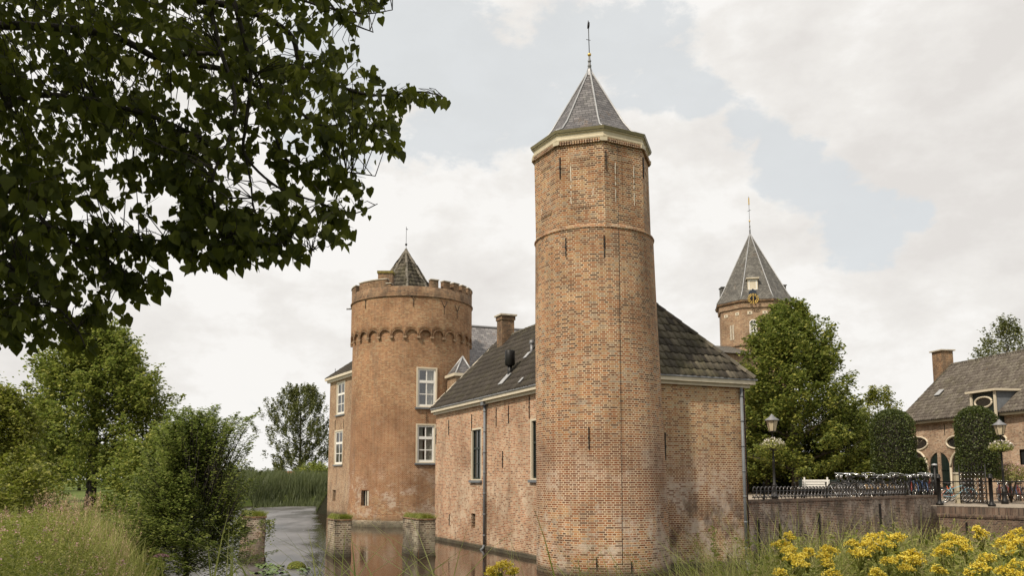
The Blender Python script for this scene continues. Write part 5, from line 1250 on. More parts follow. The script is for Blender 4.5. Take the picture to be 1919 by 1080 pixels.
# ------------------------------------------------------------------ street lamps with hanging flowers
def flower_ball(t, c, rx, rz_, n, seed, petal, gr=M['herb'], name='flowers'):
    rg = np.random.default_rng(seed); d = rg.normal(0, 1, (n,3)); d /= np.linalg.norm(d, axis=1)[:,None]; rad = rg.uniform(.45, 1, n)**.5
    P = np.array(c)+d*rad[:,None]*np.array([rx, rx, rz_]); P[:,2] -= .25*rz_*(np.hypot(P[:,0]-c[0], P[:,1]-c[1])/rx)**2
    V, F = kites(P, rg.uniform(.05, .10, n), seed, .3); np_mesh('foliage', V, F, gr, t)
    k = n//4; P2 = P[(P[:,2] > c[2]-rz_*.35)][:k]+np.array([0,0,.03]); V, F = kites(P2, rg.uniform(.05, .09, len(P2)), seed+1, .4, asp=.95); tag(np_mesh(name, V, F, petal, t), kind='stuff')
def lamp(label, px, ytop, yhead, yflow, ybase, Y, petal, bracket=False):
    b = at(px, ybase, Y); zg = ZT if px < 1700 else ZY; t = thing('street_lamp', label, 'street lamp', (b.x, Y, zg))
    z = lambda y: at(px, y, Y).z-zg
    zt, zh0, zf = z(ytop), z(yhead), z(yflow); w = .25; hh = zt-zh0
    m = MB(); zc = zh0-.02
    m.lathe([(0,0),(.15,0),(.15,.18),(.11,.24),(.085,.5),(.11,.54),(.11,.6),(.06,.66),(.05,1.5),(.065,1.53),(.042,1.6),(.034,zc-.35),(.06,zc-.3),(.03,zc-.2),(.03,zc-.04),(.09,zc),(0,zc)], 12); m.build('post', M['iron'], t)
    m = MB(); m.tube([(-.26,0,zc-.32),(.26,0,zc-.32)], .012, 5)
    for s in (-1, 1): m.sphere((s*.27,0,zc-.32), .022, 6, 4)
    m.build('ladder_bar', M['iron'], t)
    gl = MB(); b0, b1 = w*.58, w*1.0; zb_, zt_ = zh0+.01, zh0+hh*.62
    gl.lathe([(0,zb_),(b0,zb_),(b1,zt_),(0,zt_)], 6, smooth=False, a0=PI/6); gl.build('lantern_glass', M['lamp_glass'], t)
    fr = MB()
    for k in range(6): a = PI/6+PI/3*k; fr.tube([(b0*1.01*math.cos(a),b0*1.01*math.sin(a),zb_),(b1*1.01*math.cos(a),b1*1.01*math.sin(a),zt_)], .011, 4)
    fr.lathe([(0,zb_-.03),(b0+.02,zb_-.03),(b0+.02,zb_),(0,zb_)], 6, a0=PI/6, smooth=False); fr.build('lantern_frame', M['iron'], t)
    rf_ = MB(); rf_.lathe([(0,zt_+.0),(b1+.06,zt_+.0),(b1+.05,zt_+.035),(.10,zt_+hh*.24),(.09,zt_+hh*.30),(.05,zt_+hh*.32),(.05,zt_+hh*.35),(.015,zt_+hh*.39),(0,zt_+hh*.4)], 12); rf_.build('lantern_roof', M['lead'], t)
    bk = MB(); bk.lathe([(0,zf-.25),(.13,zf-.24),(.26,zf-.05),(.27,zf),(0,zf)], 12); bo_ = bk.build('flower_bowl', M['iron'], t)
    flower_ball(bo_, (0,0,zf+.02), .54, .26, 1100, int(px), petal, M['herb'])
    return t
lamp('tall street lamp with six-sided lantern and hanging flowers before the big linden tree', 1453, 777, 809, 834, 945, 36.0, M['petal_white'])
lamp('street lamp with pink-white flower bowl in front of the farmhouse, near the right edge', 1884, 787, 816, 838, 945, 38.5, M['petal_white'])

# ------------------------------------------------------------------ farmhouse at the right
FA = at(1700, 797, 55); FBp = atz(1919, 775, FA.z); fd = Vector((FBp.x-FA.x, FBp.y-FA.y, 0)); print('farm', FA, FBp, fd.length); fd.normalize(); FF = Frame(FA, math.atan2(fd.y, fd.x)); zE = FA.z
fm_ = thing('farmhouse', 'long brick farmhouse with grey pantile roof, arched doors and oval windows at the right edge', 'house', (FA.x, FA.y, 0), FF.rz)
FL = 18; HW = 4.0; rdg = FF.hit(1785, 684, 'y', HW); zR = rdg.z; print('farm ridge', rdg, 'eave', zE)
def ellipse_hole(mb, x0, z0, x1, z1, pts, d=.07):
    """fill the wall between rectangle and closed outline pts (list of (x,z) ccw), with reveals"""
    n = len(pts); cx_, cz_ = (x0+x1)/2, (z0+z1)/2
    def border(p):
        dx, dz = p[0]-cx_, p[1]-cz_; s = 1e9
        if abs(dx) > 1e-9: s = min(s, ((x1 if dx > 0 else x0)-cx_)/dx)
        if abs(dz) > 1e-9: s = min(s, ((z1 if dz > 0 else z0)-cz_)/dz)
        return (cx_+dx*s, cz_+dz*s)
    for i in range(n):
        a, b = pts[i], pts[(i+1)%n]; A, B = border(a), border(b)
        cor = None
        if abs(A[0]-B[0]) > 1e-6 and abs(A[1]-B[1]) > 1e-6:
            cor = ((x1 if (A[0] > cx_) else x0) if abs(abs(A[0]-cx_)-(x1-x0)/2) < 1e-6 else (x1 if B[0] > cx_ else x0), (z1 if (A[1] > cz_) else z0) if abs(abs(A[1]-cz_)-(z1-z0)/2) < 1e-6 else (z1 if B[1] > cz_ else z0))
        q = [a, b, B]+([cor] if cor else [])+[A]
        mb.face([(x,0,z) for x, z in q][::-1], [(x,z) for x, z in q][::-1]); mb.face([(a[0],0,a[1]),(b[0],0,b[1]),(b[0],d,b[1]),(a[0],d,a[1])])
def arch_pts(xc, w, z0, zt, n=12):
    r = w/2; p = [(xc-r,z0),(xc+r,z0)]; p += [(xc+r*math.cos(PI*i/n), zt-r+r*math.sin(PI*i/n)) for i in range(0, n+1)]
    return p
def oval_pts(xc, zc, a, b, n=24): return [(xc+a*math.cos(2*PI*i/n), zc+b*math.sin(2*PI*i/n)) for i in range(n)]
gx_ = lambda px, py: FF.hit(px, py, 'y', 0)
ov = []
for (pc, w_px, yc, h_px) in ((1720, 38, 832, 23), (1797, 44, 829, 23), (1865, 44, 826, 23)):
    a, b = gx_(pc-w_px/2, yc), gx_(pc+w_px/2, yc); zc = (gx_(pc, yc)).z; hz = (gx_(pc, yc-h_px/2).z-gx_(pc, yc+h_px/2).z)/2; ov.append(((a.x+b.x)/2, zc, (b.x-a.x)/2, hz))
arcs = []
for (p0, p1, yt) in ((1697, 1737, 848), (1740.5, 1778.5, 848), (1782, 1824, 846)):
    a, b = gx_(p0, yt), gx_(p1, yt); arcs.append(((a.x+b.x)/2, b.x-a.x, gx_((p0+p1)/2, yt).z))
mb = MB(); rects = []
for (xc, zc, a, b) in ov: rects.append((xc-a-.1, zc-b-.1, xc+a+.1, zc+b+.1))
for (xc, w, zt) in arcs: rects.append((xc-w/2-.06, ZY-.02, xc+w/2+.06, zt+.05))
wr = gx_(1911, 843); wr2 = gx_(1911, 872); wr3 = (wr.x, wr2.z, wr.x+1.1, wr.z)
def sf(u, z, d): return (u, d, z)
n0 = len(mb.f); wall_grid(mb, [-.2, FL], [ZY-.3, zE], rects+[wr3], sf, .0001)
for (xc, zc, a, b), r_ in zip(ov, rects[:len(ov)]): ellipse_hole(mb, *r_, oval_pts(xc, zc, a, b))
for (xc, w, zt), r_ in zip(arcs, rects[len(ov):]): ellipse_hole(mb, r_[0], r_[1], r_[2], r_[3], arch_pts(xc, w, ZY-.01, zt))
wall_grid(mb, [0, HW*2], [ZY-.3, zE], [], lambda u, z, d: (-.2, HW*2-u, z)); wall_grid(mb, [0, HW*2], [ZY-.3, zE], [], lambda u, z, d: (FL, u, z)); wall_grid(mb, [0, FL+.2], [ZY-.3, zE], [], lambda u, z, d: (FL-u, HW*2, z))
mb.build('wall', M['brick_farm'], fm_)
for (xc, zc, a, b) in ov:
    m = MB(); m.tube([(xc+(a+.03)*math.cos(2*PI*i/28), -.02, zc+(b+.03)*math.sin(2*PI*i/28)) for i in range(29)], .06, 6); w_ = m.build('window', M['cream_light'], fm_)
    m = MB(); m.face([(x,.05,z) for x, z in oval_pts(xc, zc, a, b)][::-1]); m.build('pane', M['pane'], w_)
    m = MB()
    for k in (-1, 0, 1): m.tube([(xc,.04,zc-b*.2),(xc+k*a*.6,.04,zc+b*.75)], .008, 4)
    m.build('glazing_bars', M['cream'], w_)
for i, (xc, w, zt) in enumerate(arcs):
    m = MB(); m.face([(x,.065,z) for x, z in arch_pts(xc, w-.01, ZY, zt-.01)][::-1]); dmat = M['pane'] if i in (0, 2) else M['dark_green']
    d_o = m.build('door', dmat, fm_)
    m = MB()
    for k in (-1, 0, 1): m.box(xc+k*w*.33-.015, .03, ZY, xc+k*w*.33+.015, .06, zt-.12-.1*abs(k))
    for z_ in (ZY+.9, ZY+1.7): m.box(xc-w*.47, .028, z_-.025, xc+w*.47, .058, z_+.025)
    m.build('door_rails', M['dark_green'], d_o)
    if i == 1:
        m = MB(); m.box(xc-.13, -.002, ZY, xc+.13, .12, zt-.02); m.build('brick_pier', M['brick_farm'], d_o)
    if i in (0, 2):
        m = MB(); r = w/2+.06; m.tube([(xc-r,-.03,ZY),(xc-r,-.03,zt-w/2)]+[(xc-r*math.cos(PI*j/12),-.03,zt-w/2+r*math.sin(PI*j/12)) for j in range(13)]+[(xc+r,-.03,ZY)], .075, 5); m.build('arch_surround', M['cream_light'], d_o)
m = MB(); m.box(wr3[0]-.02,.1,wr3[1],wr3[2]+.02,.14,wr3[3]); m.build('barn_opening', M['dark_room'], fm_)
m = MB(); m.box(-.35,-.32,zE-.03,FL,-.003,zE+.10); m.build('eaves_board', M['cream'], fm_)
m = MB(); m.box(-.38,-.40,zE+.101,FL,-.1,zE+.14); m.build('gutter', M['lead'], fm_)
e0 = Vector((-.4,-.4,zE+.145)); m = MB(); A_, B_ = Vector((rdg.x,HW,zR)), Vector((FL,HW,zR)); C0 = [e0, Vector((FL,-.4,zE+.145)), Vector((FL,HW*2+.4,zE+.145)), Vector((-.4,HW*2+.4,zE+.145))]
m.face([C0[0],C0[1],B_,A_]); m.face([C0[1],C0[2],B_]); m.face([C0[2],C0[3],A_,B_]); m.face([C0[3],C0[0],A_]); fr_ = m.build('roof', M['pantile_farm'], fm_)
m = MB(); vd = Vector((0,HW+.4,zR-zE-.145)); vl = vd.length; pantiles(m, e0, (1,0,0), vd, lambda v: (rdg.x+.4)*v/vl, lambda v: 13.0, vl, .20, .30, .062, step=.028); m.build('pantile_slope', M['pantile_farm'], fr_)
m = MB(); ridge_tiles(m, A_, B_, .12); ridge_tiles(m, C0[0]+Vector((0,0,.03)), A_, .11); m.build('ridge_tiles', M['pantile'], fr_)
c0 = FF.hit(1768, 690, 'y', HW); zc1 = FF.hit(1768, 656, 'y', HW).z; cwx = .50
m = MB(); m.box(c0.x-cwx, HW-.42, zR-1.2, c0.x+cwx, HW+.42, zc1-.12); cho = m.build('chimney', M['brick_top'], fr_)
m = MB(); m.box(c0.x-cwx-.12, HW-.54, zc1-.119, c0.x+cwx+.12, HW+.54, zc1-.04); m.build('chimney_cap', M['stone'], cho)
fn_ = Vector((0,-(zR-zE), HW+.4)).normalized(); fv = vd.normalized()
def fslope(px, py):
    o = FF.world(e0); nw = FF.x*fn_.x+FF.y*fn_.y+Vector((0,0,fn_.z)); d = pix_dir(px, py); k = (o-CP).dot(nw)/d.dot(nw); return FF.loc(CP+d*k)
s0 = fslope(1762, 738); m = MB(); m.obox(s0+fn_*.09, (.22,0,0), fv*.28, fn_*.02); m.build('skylight', M['lead_light'], fr_)
# loading dormer with oval window
dx0, dx1 = gx_(1836, 760).x, gx_(1881, 760).x; zd1 = gx_(1858, 736).z; zd0 = gx_(1858, 800).z; zo = gx_(1858, 755).z; dxc = (dx0+dx1)/2
m = MB(); m.box(dx0, -.46, zE-.55, dx1, 2.4, zd1); dmo = m.build('dormer', M['dark_green'], fr_)
m = MB()
for x in (dx0, dx1): m.box(x-.07, -.54, zE-.75, x+.07, -.461, zd1)
m.build('dormer_posts', M['cream_light'], dmo)
m = MB(); m.box(dx0-.25, -.7, zd1, dx1+.25, 2.6, zd1+.12); m.build('dormer_cap', M['cream_light'], dmo)
m = MB(); m.box(dx1+.001, -.4, zE+.2, dx1+.03, 2.3, zd1-.001); m.build('dormer_cheek', M['zinc'], dmo)
ra, rb2 = (gx_(1874, 755).x-gx_(1842, 755).x)/2, (gx_(1858, 745).z-gx_(1858, 765).z)/2
m = MB(); m.tube([(dxc+ra*math.cos(2*PI*i/28), -.49, zo+rb2*math.sin(2*PI*i/28)) for i in range(29)], .06, 6); wo = m.build('window', M['cream_light'], dmo)
m = MB(); m.face([(x,-.468,z) for x, z in oval_pts(dxc, zo, ra, rb2)][::-1]); m.build('pane', M['pane'], wo)
a = gx_(1771, 806); anchor(fm_, (a.x, 0, a.z), (0,-1,0), .7)
# outbuilding seen under the big tree
ob1 = at(1424, 900, 54); t = thing('brick_outbuilding', 'low orange brick outbuilding behind the street lamp, mostly hidden by the tree', 'building', (ob1.x, ob1.y, ZY), RZ)
m = MB(); m.box(-1.6, 0, 0, 1.2, 3, 2.2); m.build('wall', plain('orange_brick_wall', (.42,.24,.13), .9, var=.2), t); m = MB(); m.face([(-1.8,-.2,2.1),(1.4,-.2,2.1),(1.4,1.5,3.3),(-1.8,1.5,3.3)]); m.face([(1.4,3.2,2.1),(-1.8,3.2,2.1),(-1.8,1.5,3.3),(1.4,1.5,3.3)]); m.build('roof', M['pantile'], t)
m = MB(); m.box(1.0,-.03,0,1.4,-.001,2.0); m.build('door', M['dark_green'], t)
# ------------------------------------------------------------------ trees
def crown_points(rg, H, h0, prof, Rm, n_cl, n_leaf, clump, spray, flat=.55, hollow=.45, lumpy=1.0):
    """leaf positions in clumps through the crown; the clumps stretch outwards and upwards so the outline is ragged"""
    out = []; axs = []
    ang = rg.uniform(0, 2*PI, n_cl); t = rg.uniform(0, 1, n_cl)**.85; rad = hollow+(1-hollow)*rg.uniform(0, 1, n_cl)**.6
    for a, tt, r in zip(ang, t, rad):
        lump = 1+lumpy*(.20*math.sin(3*a+5*tt)+.13*math.sin(7*a-9*tt+1)+.10*math.sin(11*a+17*tt)); lump *= (rg.uniform(1.0, 1.22) if rg.uniform() < .12 else 1.0); rr = Rm*prof(tt)*lump*r; z = h0+(H-h0)*tt
        c = np.array([rr*math.cos(a), rr*math.sin(a), z]); d = np.array([math.cos(a)*(1-tt*.6), math.sin(a)*(1-tt*.6), spray[1]+tt*.9]); d /= np.linalg.norm(d)
        k = max(4, int(n_leaf*rg.uniform(.6, 1.4))); L_ = clump*spray[0]*rg.uniform(.5, 1.5)
        u = rg.uniform(-.35, 1, k); p = c+d*(u*L_)[:,None]+rg.normal(0, 1, (k,3))*clump*np.array([1,1,flat])*(1.05-.75*np.clip(u,0,1))[:,None]
        p[:,2] -= .12*(np.clip(u,0,1)**2)*L_*.5
        out.append(p); axs.append(np.repeat(d[None], k, 0))
    return np.concatenate(out), np.concatenate(axs)
def make_tree(label, base, H, h0, Rm, prof, n_cl, n_leaf, clump, leaf, mleaf, seed, spray=(2.2,.35), trunk_r=.15, flat=.55, hollow=.45, group=None, kind='tree', up=.45, limbs=16, bark='bark', cat='tree', asp=.62, axis_on=True, trunks=1):
    rg = np.random.default_rng(seed); rnd = random.Random(seed)
    t = thing(kind, label, cat, base, rnd.uniform(0, 6), group)
    m = MB()
    for q in range(trunks):
        ox = (q-(trunks-1)/2)*.45; pts = []
        for i in range(9):
            f = i/8; pts.append((ox*(1+f)+.10*math.sin(f*4+seed)*f, .10*math.cos(f*5+seed)*f, -.25+(H*.9+.25)*f))
        m.tube(pts, [trunk_r*(1.35 if i == 0 else (1-.88*i/8)) for i in range(9)], 8)
    m.build('trunk', M[bark], t)
    lm = MB()
    for i in range(limbs):
        f = (i+.5)/limbs; a = i*2.4+rnd.uniform(-.4, .4); z0_ = h0*.8+(H*.85-h0*.8)*f; L_ = Rm*prof(min(1, f+.05))*.92
        p0 = Vector((.0, 0, z0_)); up_ = .35+f*.8; pts = [p0]
        for s in range(1, 5):
            u = s/4; pts.append(p0+Vector((math.cos(a+.15*math.sin(u*4+i))*L_*u, math.sin(a+.15*math.sin(u*4+i))*L_*u, L_*u*up_*(1-.35*u))))
        r0_ = trunk_r*.42*(1-.6*f); lm.tube(pts, [r0_, r0_*.75, r0_*.5, r0_*.3, r0_*.1], 6)
        for s in range(2, 5):
            for sd in (-1, 1):
                b_ = pts[s-1].lerp(pts[s], .5); lm.tube([b_, b_+Vector((math.cos(a+sd*.8), math.sin(a+sd*.8), .55))*L_*.28], [r0_*.3, r0_*.06], 5)
    lm.build('limbs', M[bark], t)
    P, A = crown_points(rg, H, h0, prof, Rm, n_cl, n_leaf, clump, spray, flat, hollow)
    V, F = kites(P, rg.uniform(leaf*.65, leaf*1.3, len(P)), seed, up, asp, axis=A if axis_on else None)
    np_mesh('crown', V, F, M[mleaf], t)
    return t
def base_at(px, Y, z=None): p = at(px, 900, Y); return (p.x, Y, gh(p.x, Y) if z is None else z)
ovoid = lambda t: (math.sin(PI*min(1, (t*.86+.14))**.85))**.75*(1-.18*t)
cone = lambda t: max(.05, (1-t)**.72*(.55+.45*min(1, t*5+.35)))
# right: the big linden in the courtyard
make_tree('large dense linden tree with yellow-green top in the courtyard, right of the brick wing', base_at(1492, 47, ZT), at(1480, 592, 47).z-ZT, .9, 4.35, lambda t: (1-t)**.48*(.80+.20*min(1, t*4)), 700, 95, .26, .19, 'leaf_right', 21, (3.0,.45), .24, limbs=22, hollow=.25)
make_tree('smaller linden tree filling the shade behind the street lamp', base_at(1440, 51, ZT), 6.4, .7, 2.9, ovoid, 300, 85, .28, .19, 'leaf_right', 22, (2.0,.2), .16, hollow=.3)
make_tree('bushy green tree between the big linden and the large round topiary', base_at(1590, 49, ZT), 4.6, .4, 2.6, ovoid, 300, 85, .28, .18, 'leaf_right', 23, (2.0,.2), .16, hollow=.3)
make_tree('small yellowish tree behind the large round topiary, left of the farmhouse roof', base_at(1655, 62, ZY), at(1652, 738, 62).z-ZY, 1.5, 2.5, ovoid, 140, 60, .28, .18, 'leaf_yellow', 24, (2.4,.5), .14)
make_tree('loose tree with upswept branches rising behind the farmhouse ridge', base_at(1905, 80, ZY), at(1890, 616, 80).z-ZY, 4, 5.2, ovoid, 240, 50, .32, .24, 'leaf_poplar', 25, (3.6,.8), .25, flat=.8)
t = thing('dark_hedge', 'dense dark hedge closing the courtyard behind the benches and under the linden trees', 'hedge', (0, 0, 0))
rg = np.random.default_rng(91); n = 42000; hx0, hx1 = at(1408, 900, 53).x, at(1735, 900, 53).x; k = rg.uniform(0, 1, n); Pn = np.stack([hx0+(hx1-hx0)*k, 53+1.2*rg.uniform(-.5, .5, n)+.2*np.sin(k*40), ZT+rg.uniform(0, 2.3, n)*(1+.10*np.sin(k*31))], 1)
V, F = kites(Pn, rg.uniform(.10, .2, n), 91, .3); np_mesh('foliage', V, F, M['leaf_top'], t); m = MB(); m.box(hx0+.1, 52.8, ZT-.3, hx1-.1, 53.3, ZT+2.0); m.build('branches', M['bark_dark'], t)  # solid dark box fills the inside of the hedge
# clipped topiary trees
def topiary(label, px, Y, y0, y1, wpx, seed):
    b = base_at(px, Y, ZY); r = wpx/2*Y/FPX; zt = at(px, y0, Y).z-ZY; zb_ = at(px, y1, Y).z-ZY; rg = np.random.default_rng(seed)
    t = thing('topiary_tree', label, 'topiary', b, 0, 'clipped cylindrical topiary trees in the courtyard')
    m = MB(); m.tube([(0,0,-.05),(.03,.02,zb_*.6),(0,0,zb_+.6)], [.10,.085,.07], 8); m.build('trunk', M['bark'], t)
    n = 13000; a = rg.uniform(0, 2*PI, n); z = rg.uniform(0, 1, n); hgt = zt-zb_
    def prof(z): return np.where(z > .72, np.sqrt(np.clip(1-((z-.72)/.28)**2.2, 0, 1)), np.where(z < .10, .86+1.4*z, 1.0))
    rr = r*prof(z)*(1-.22*rg.uniform(0, 1, n)**2)*(1+.03*np.sin(5*a+7*z)+.025*np.sin(11*a-13*z)+rg.normal(0, .015, n)); k = n//9
    z[:k] = 1-rg.uniform(0, .16, k)**1.0; rr[:k] = r*prof(z[:k])*np.sqrt(rg.uniform(0, 1, k))
    rr[k:2*k] = r*np.sqrt(rg.uniform(0, 1, k))*.9; z[k:2*k] = .02+rg.uniform(0, .05, k)
    P = np.stack([rr*np.cos(a), rr*np.sin(a), zb_+hgt*z+rg.normal(0, .015, n)], 1); N_ = np.stack([np.cos(a), np.sin(a), 0*a+.4], 1)
    V, F = kites(P, rg.uniform(.06, .12, n), seed, .25, .7); np_mesh('crown', V, F, M['leaf_top'], t)
    m = MB(); m.lathe([(0,zb_+.12),(r*.74,zb_+.12),(r*.80,zb_+hgt*.3),(r*.80,zb_+hgt*.7),(r*.6,zb_+hgt*.88),(0,zb_+hgt*.92)], 20); m.build('dark_core', M['bark_dark'], t)  # solid dark core stands in for the shade inside the crown
topiary('large round-topped topiary tree on the left, wider than the other', 1677, 42.5, 768, 892, 79, 31)
topiary('narrower round-topped topiary tree standing in front of the farmhouse doors', 1837, 41.0, 762, 897, 76, 32)
# rose bush
t = thing('rose_bush', 'pale pink flowering bush behind the bridge railing at the right edge', 'bush', base_at(1893, 42, ZY+.3)); flower_ball(t, (0,0,1.15), .95, .5, 2600, 33, M['petal_pink'], M['herb']); m = MB()
for k in range(6): m.tube([(0,0,-.3),(math.cos(k)*.4,math.sin(k)*.4,1.0)], .03, 5)
m.build('stems', M['bark'], t)
# left: maple, yellow tree, fillers, bush
make_tree('tall maple with two dark trunks on the lawn, biggest tree on the left bank', base_at(172, 42), at(190, 627, 42).z-gh(at(172,900,42).x, 42), 1.3, 4.3, lambda t: (1-t)**.55*(.84+.16*min(1, t*4)), 700, 90, .27, .185, 'leaf_maple', 41, (3.6,.5), .20, limbs=22, hollow=.3, bark='bark_dark', trunks=2)
make_tree('yellow-green tree cut off by the left edge of the view', base_at(-6, 30), at(5, 748, 30).z-1.2, .2, 1.7, ovoid, 330, 80, .22, .13, 'leaf_yellow', 42, (2.4,.2), .10, hollow=.3, bark='bark_dark')
make_tree('pale green tree between the big maple and the shoreline bush', base_at(300, 36), at(290, 745, 36).z-1.2, .1, 2.3, ovoid, 380, 80, .26, .15, 'leaf_maple', 43, (2.4,.3), .12, hollow=.3, bark='bark_dark')
make_tree('low spreading shrub at the foot of the yellow-green tree', base_at(40, 21), 1.7, .05, 1.25, ovoid, 90, 60, .18, .10, 'leaf_yellow', 44, (2.2,.1), .05, kind='shrub', cat='shrub', hollow=.2, bark='bark_dark')
make_tree('small tree leaning beside the lawn, left of the big maple', base_at(75, 55), 6.2, 1.4, 2.4, ovoid, 200, 70, .28, .18, 'leaf_maple', 45, (2.2,.3), .14, bark='bark_dark')
bbs = make_tree('large shoreline bush with layered sprays of small leaves, in front of the dark pier', base_at(358, 21.0, .35), at(372, 812, 21).z-.35, .0, 1.38, lambda t: (.98-.25*t)*(1-max(0, t-.45))**1.5, 850, 74, .12, .085, 'leaf_bush', 46, (5.4,.30), .06, flat=.28, hollow=.15, kind='bush', cat='bush', up=.72, limbs=26, bark='bark_dark')
# the upper right sprays of the bush reach out over the water
def spray_set(parent, items, n, leaf, mat, seed, wid=.07):
    rg = np.random.default_rng(seed); P, A = [], []; tw = MB()
    for (p0, p1, p2) in items:
        p0, p1, p2 = Vector(p0), Vector(p1), Vector(p2); pts = [p0.lerp(p1, u).lerp(p1.lerp(p2, u), u) for u in [i/8 for i in range(9)]]
        tw.tube(pts, [.014*(1-.85*i/8) for i in range(9)], 4)
        for _ in range(n):
            u = rg.uniform(.15, 1)**.8; q = p0.lerp(p1, u).lerp(p1.lerp(p2, u), u); d = (p2-p0).normalized(); P.append(np.array(q)+rg.normal(0, 1, 3)*np.array([wid*1.5, wid*1.5, wid*.55])*(1.25-u)); A.append(np.array(d)+rg.normal(0, .5, 3))
    V, F = kites(np.array(P), rg.uniform(leaf*.7, leaf*1.25, len(P)), seed, .7, .6, axis=np.array(A)); np_mesh('leaf_sprays', V, F, mat, parent); tw.build('twigs', M['bark_dark'], parent)
sb = thing('hornbeam_bush', 'airy arching leafy branches rising out of the shoreline bush and over the water', 'bush', base_at(400, 20.4, .3))
o_ = Vector(sb.location); its = []
rs = random.Random(5)
for i in range(105):
    tx, ty = rs.choice([(482,778),(478,800),(470,790),(486,812),(455,775),(470,835),(486,890),(478,905),(455,930),(440,960),(465,860),(440,782),(420,790),(430,985),(395,785),(372,775),(450,815),(440,800),(340,790),(300,800),(410,778),(385,782),(355,792),(320,800),(285,815),(262,840),(430,795),(270,870),(255,900)]); tx += rs.uniform(-14, 6); ty += rs.uniform(-8, 10)
    Yt = 20.4+rs.uniform(-.9, .9); tip = at(tx, ty, Yt)-o_; root = at(.35*tx+.65*370+rs.uniform(-18, 18), min(1010, ty+rs.uniform(90, 170)), 20.4+rs.uniform(-.4, .4))-o_
    its.append((root, root.lerp(tip, .55)+Vector((0,0,.38)), tip))
spray_set(sb, its, 72, .085, M['leaf_bush'], 6, .07)
# distance: dark wood edge at the left, hedge and tree row on the horizon
G_FAR = 'trees along the horizon behind the far reed bank'
far = [(-20,120,8),(40,95,7),(95,130,9),(150,110,8),(215,140,9),(262,120,7)]
for i, (px, Y, h) in enumerate(far):
    make_tree('dark tree in the wood edge beyond the lawn', base_at(px, Y), h*.8, .4, h*.42, ovoid, 70, 60, .55, .42, 'leaf_maple', 60+i, (1.6,.2), .2, group='trees of the wood edge beyond the lawn', limbs=8, bark='bark_dark')
make_tree('lone willow-like tree with upswept airy branches beyond the reed bank', base_at(561, 105), at(557, 731, 105).z-1.2, 2.2, 4.3, lambda t: (math.sin(PI*(.16+.80*t)))**.55, 360, 70, .20, .25, 'leaf_poplar', 71, (4.6,1.4), .22, flat=.9, hollow=.10, limbs=26)
for i, (px, Y, yt) in enumerate(((447,118,888),(470,125,884),(497,120,890),(523,128,880),(585,96,878),(604,95,882),(635,120,885),(430,110,880))):
    make_tree(['pale green shrub on the horizon behind the far reeds','rounded dark shrub beside the residence on the far bank'][i in (4,5)], base_at(px, Y), max(1.4, at(px, yt, Y).z-1.2), .1, (2.2 if i in (4,5) else 1.6), ovoid, 50, 50, .4, .3, 'leaf_maple' if i in (4,5) else 'leaf_far', 80+i, (1.6,.3), .08, group='shrubs on the far bank', limbs=6, kind='shrub', cat='shrub')
orf = at(540, 884, 150); t = thing('far_house', 'distant orange-roofed house behind the lone willow tree', 'house', (orf.x, 150, 1.2)); m = MB(); m.box(-1.9,-2,-.2,1.9,2,1.4); m.build('wall', M['brick_old'], t); m = MB(); m.face([(-2.2,-2.4,1.2),(2.2,-2.4,1.2),(1.7,0,2.9),(-1.7,0,2.9)]); m.face([(2.2,2.4,1.2),(-2.2,2.4,1.2),(-1.7,0,2.9),(1.7,0,2.9)]); m.face([(-2.2,2.4,1.2),(-2.2,-2.4,1.2),(-1.7,0,2.9)]); m.face([(2.2,-2.4,1.2),(2.2,2.4,1.2),(1.7,0,2.9)]); m.build('roof', plain('orange_tiles', (.42,.14,.06), .8), t)
# ------------------------------------------------------------------ reed bed on the far bank
rg = np.random.default_rng(9); n = 26000; P = np.stack([rg.uniform(-34, -12, n), rg.uniform(82, 96, n), np.zeros(n)], 1)
s = sdist(P[:,0], P[:,1], MOAT); P = P[(s > -1.3) & (s < 9)]; P[:,2] = ground_h(P[:,0], P[:,1])-.1
s_ = sdist(P[:,0], P[:,1], MOAT); hgt = 1.15+rg.uniform(.0, 1.0, len(P))*.75+np.clip(s_, -1, 3)*.28
o = blades_obj('reed_bed', P, hgt, .07, M['reed_far'], None, 10, lean=.22); tag(o, 'dense tall green reed bed lining the far bank of the moat', 'reeds', kind='stuff')
# ------------------------------------------------------------------ near vegetation
def meadow(name, label, n, xr_, yr_, h, w, mat, seed, cond=None, lean=.45, mins=.0, maxs=99, cat='grass'):
    rg = np.random.default_rng(seed); P = np.stack([rg.uniform(*xr_, n), rg.uniform(*yr_, n), np.zeros(n)], 1); s = sdist(P[:,0], P[:,1], MOAT)
    k = (s > mins) & (s < maxs)
    if cond is not None: k &= cond(P)
    P = P[k]; P[:,2] = ground_h(P[:,0], P[:,1])-.03; hh = h[0]+(h[1]-h[0])*rg.uniform(0, 1, len(P))**1.3
    hh *= 1+.22*np.sin(P[:,0]*1.7+1)*np.cos(P[:,1]*1.3)
    o = blades_obj(name, P, hh, w, mat, None, seed, lean=lean); return tag(o, label, cat, kind='stuff')
pxf = lambda P: 960+FPX*P[:,0]/P[:,1]
meadow('bank_grass', 'rough green grass covering the low bank in front, under the yellow flowers', 30000, (1.2, 9.5), (4.6, 9.6), (.75, 1.22), .009, M['grass_green'], 101, lambda P: pxf(P) > 1240, .5, mins=.25)
meadow('dry_bank_grass', 'thin pale dry grass mixed through the front bank', 12000, (1.0, 9.5), (4.6, 9.6), (.8, 1.32), .006, M['grass_pale'], 102, lambda P: pxf(P) > 1300, .55, mins=.25)
meadow('left_meadow', 'pale green tall grass on the left bank below the maple', 26000, (-12, -3.2), (9, 22), (.45, 1.0), .012, M['grass_green'], 103, lambda P: pxf(P) < 330, .35)
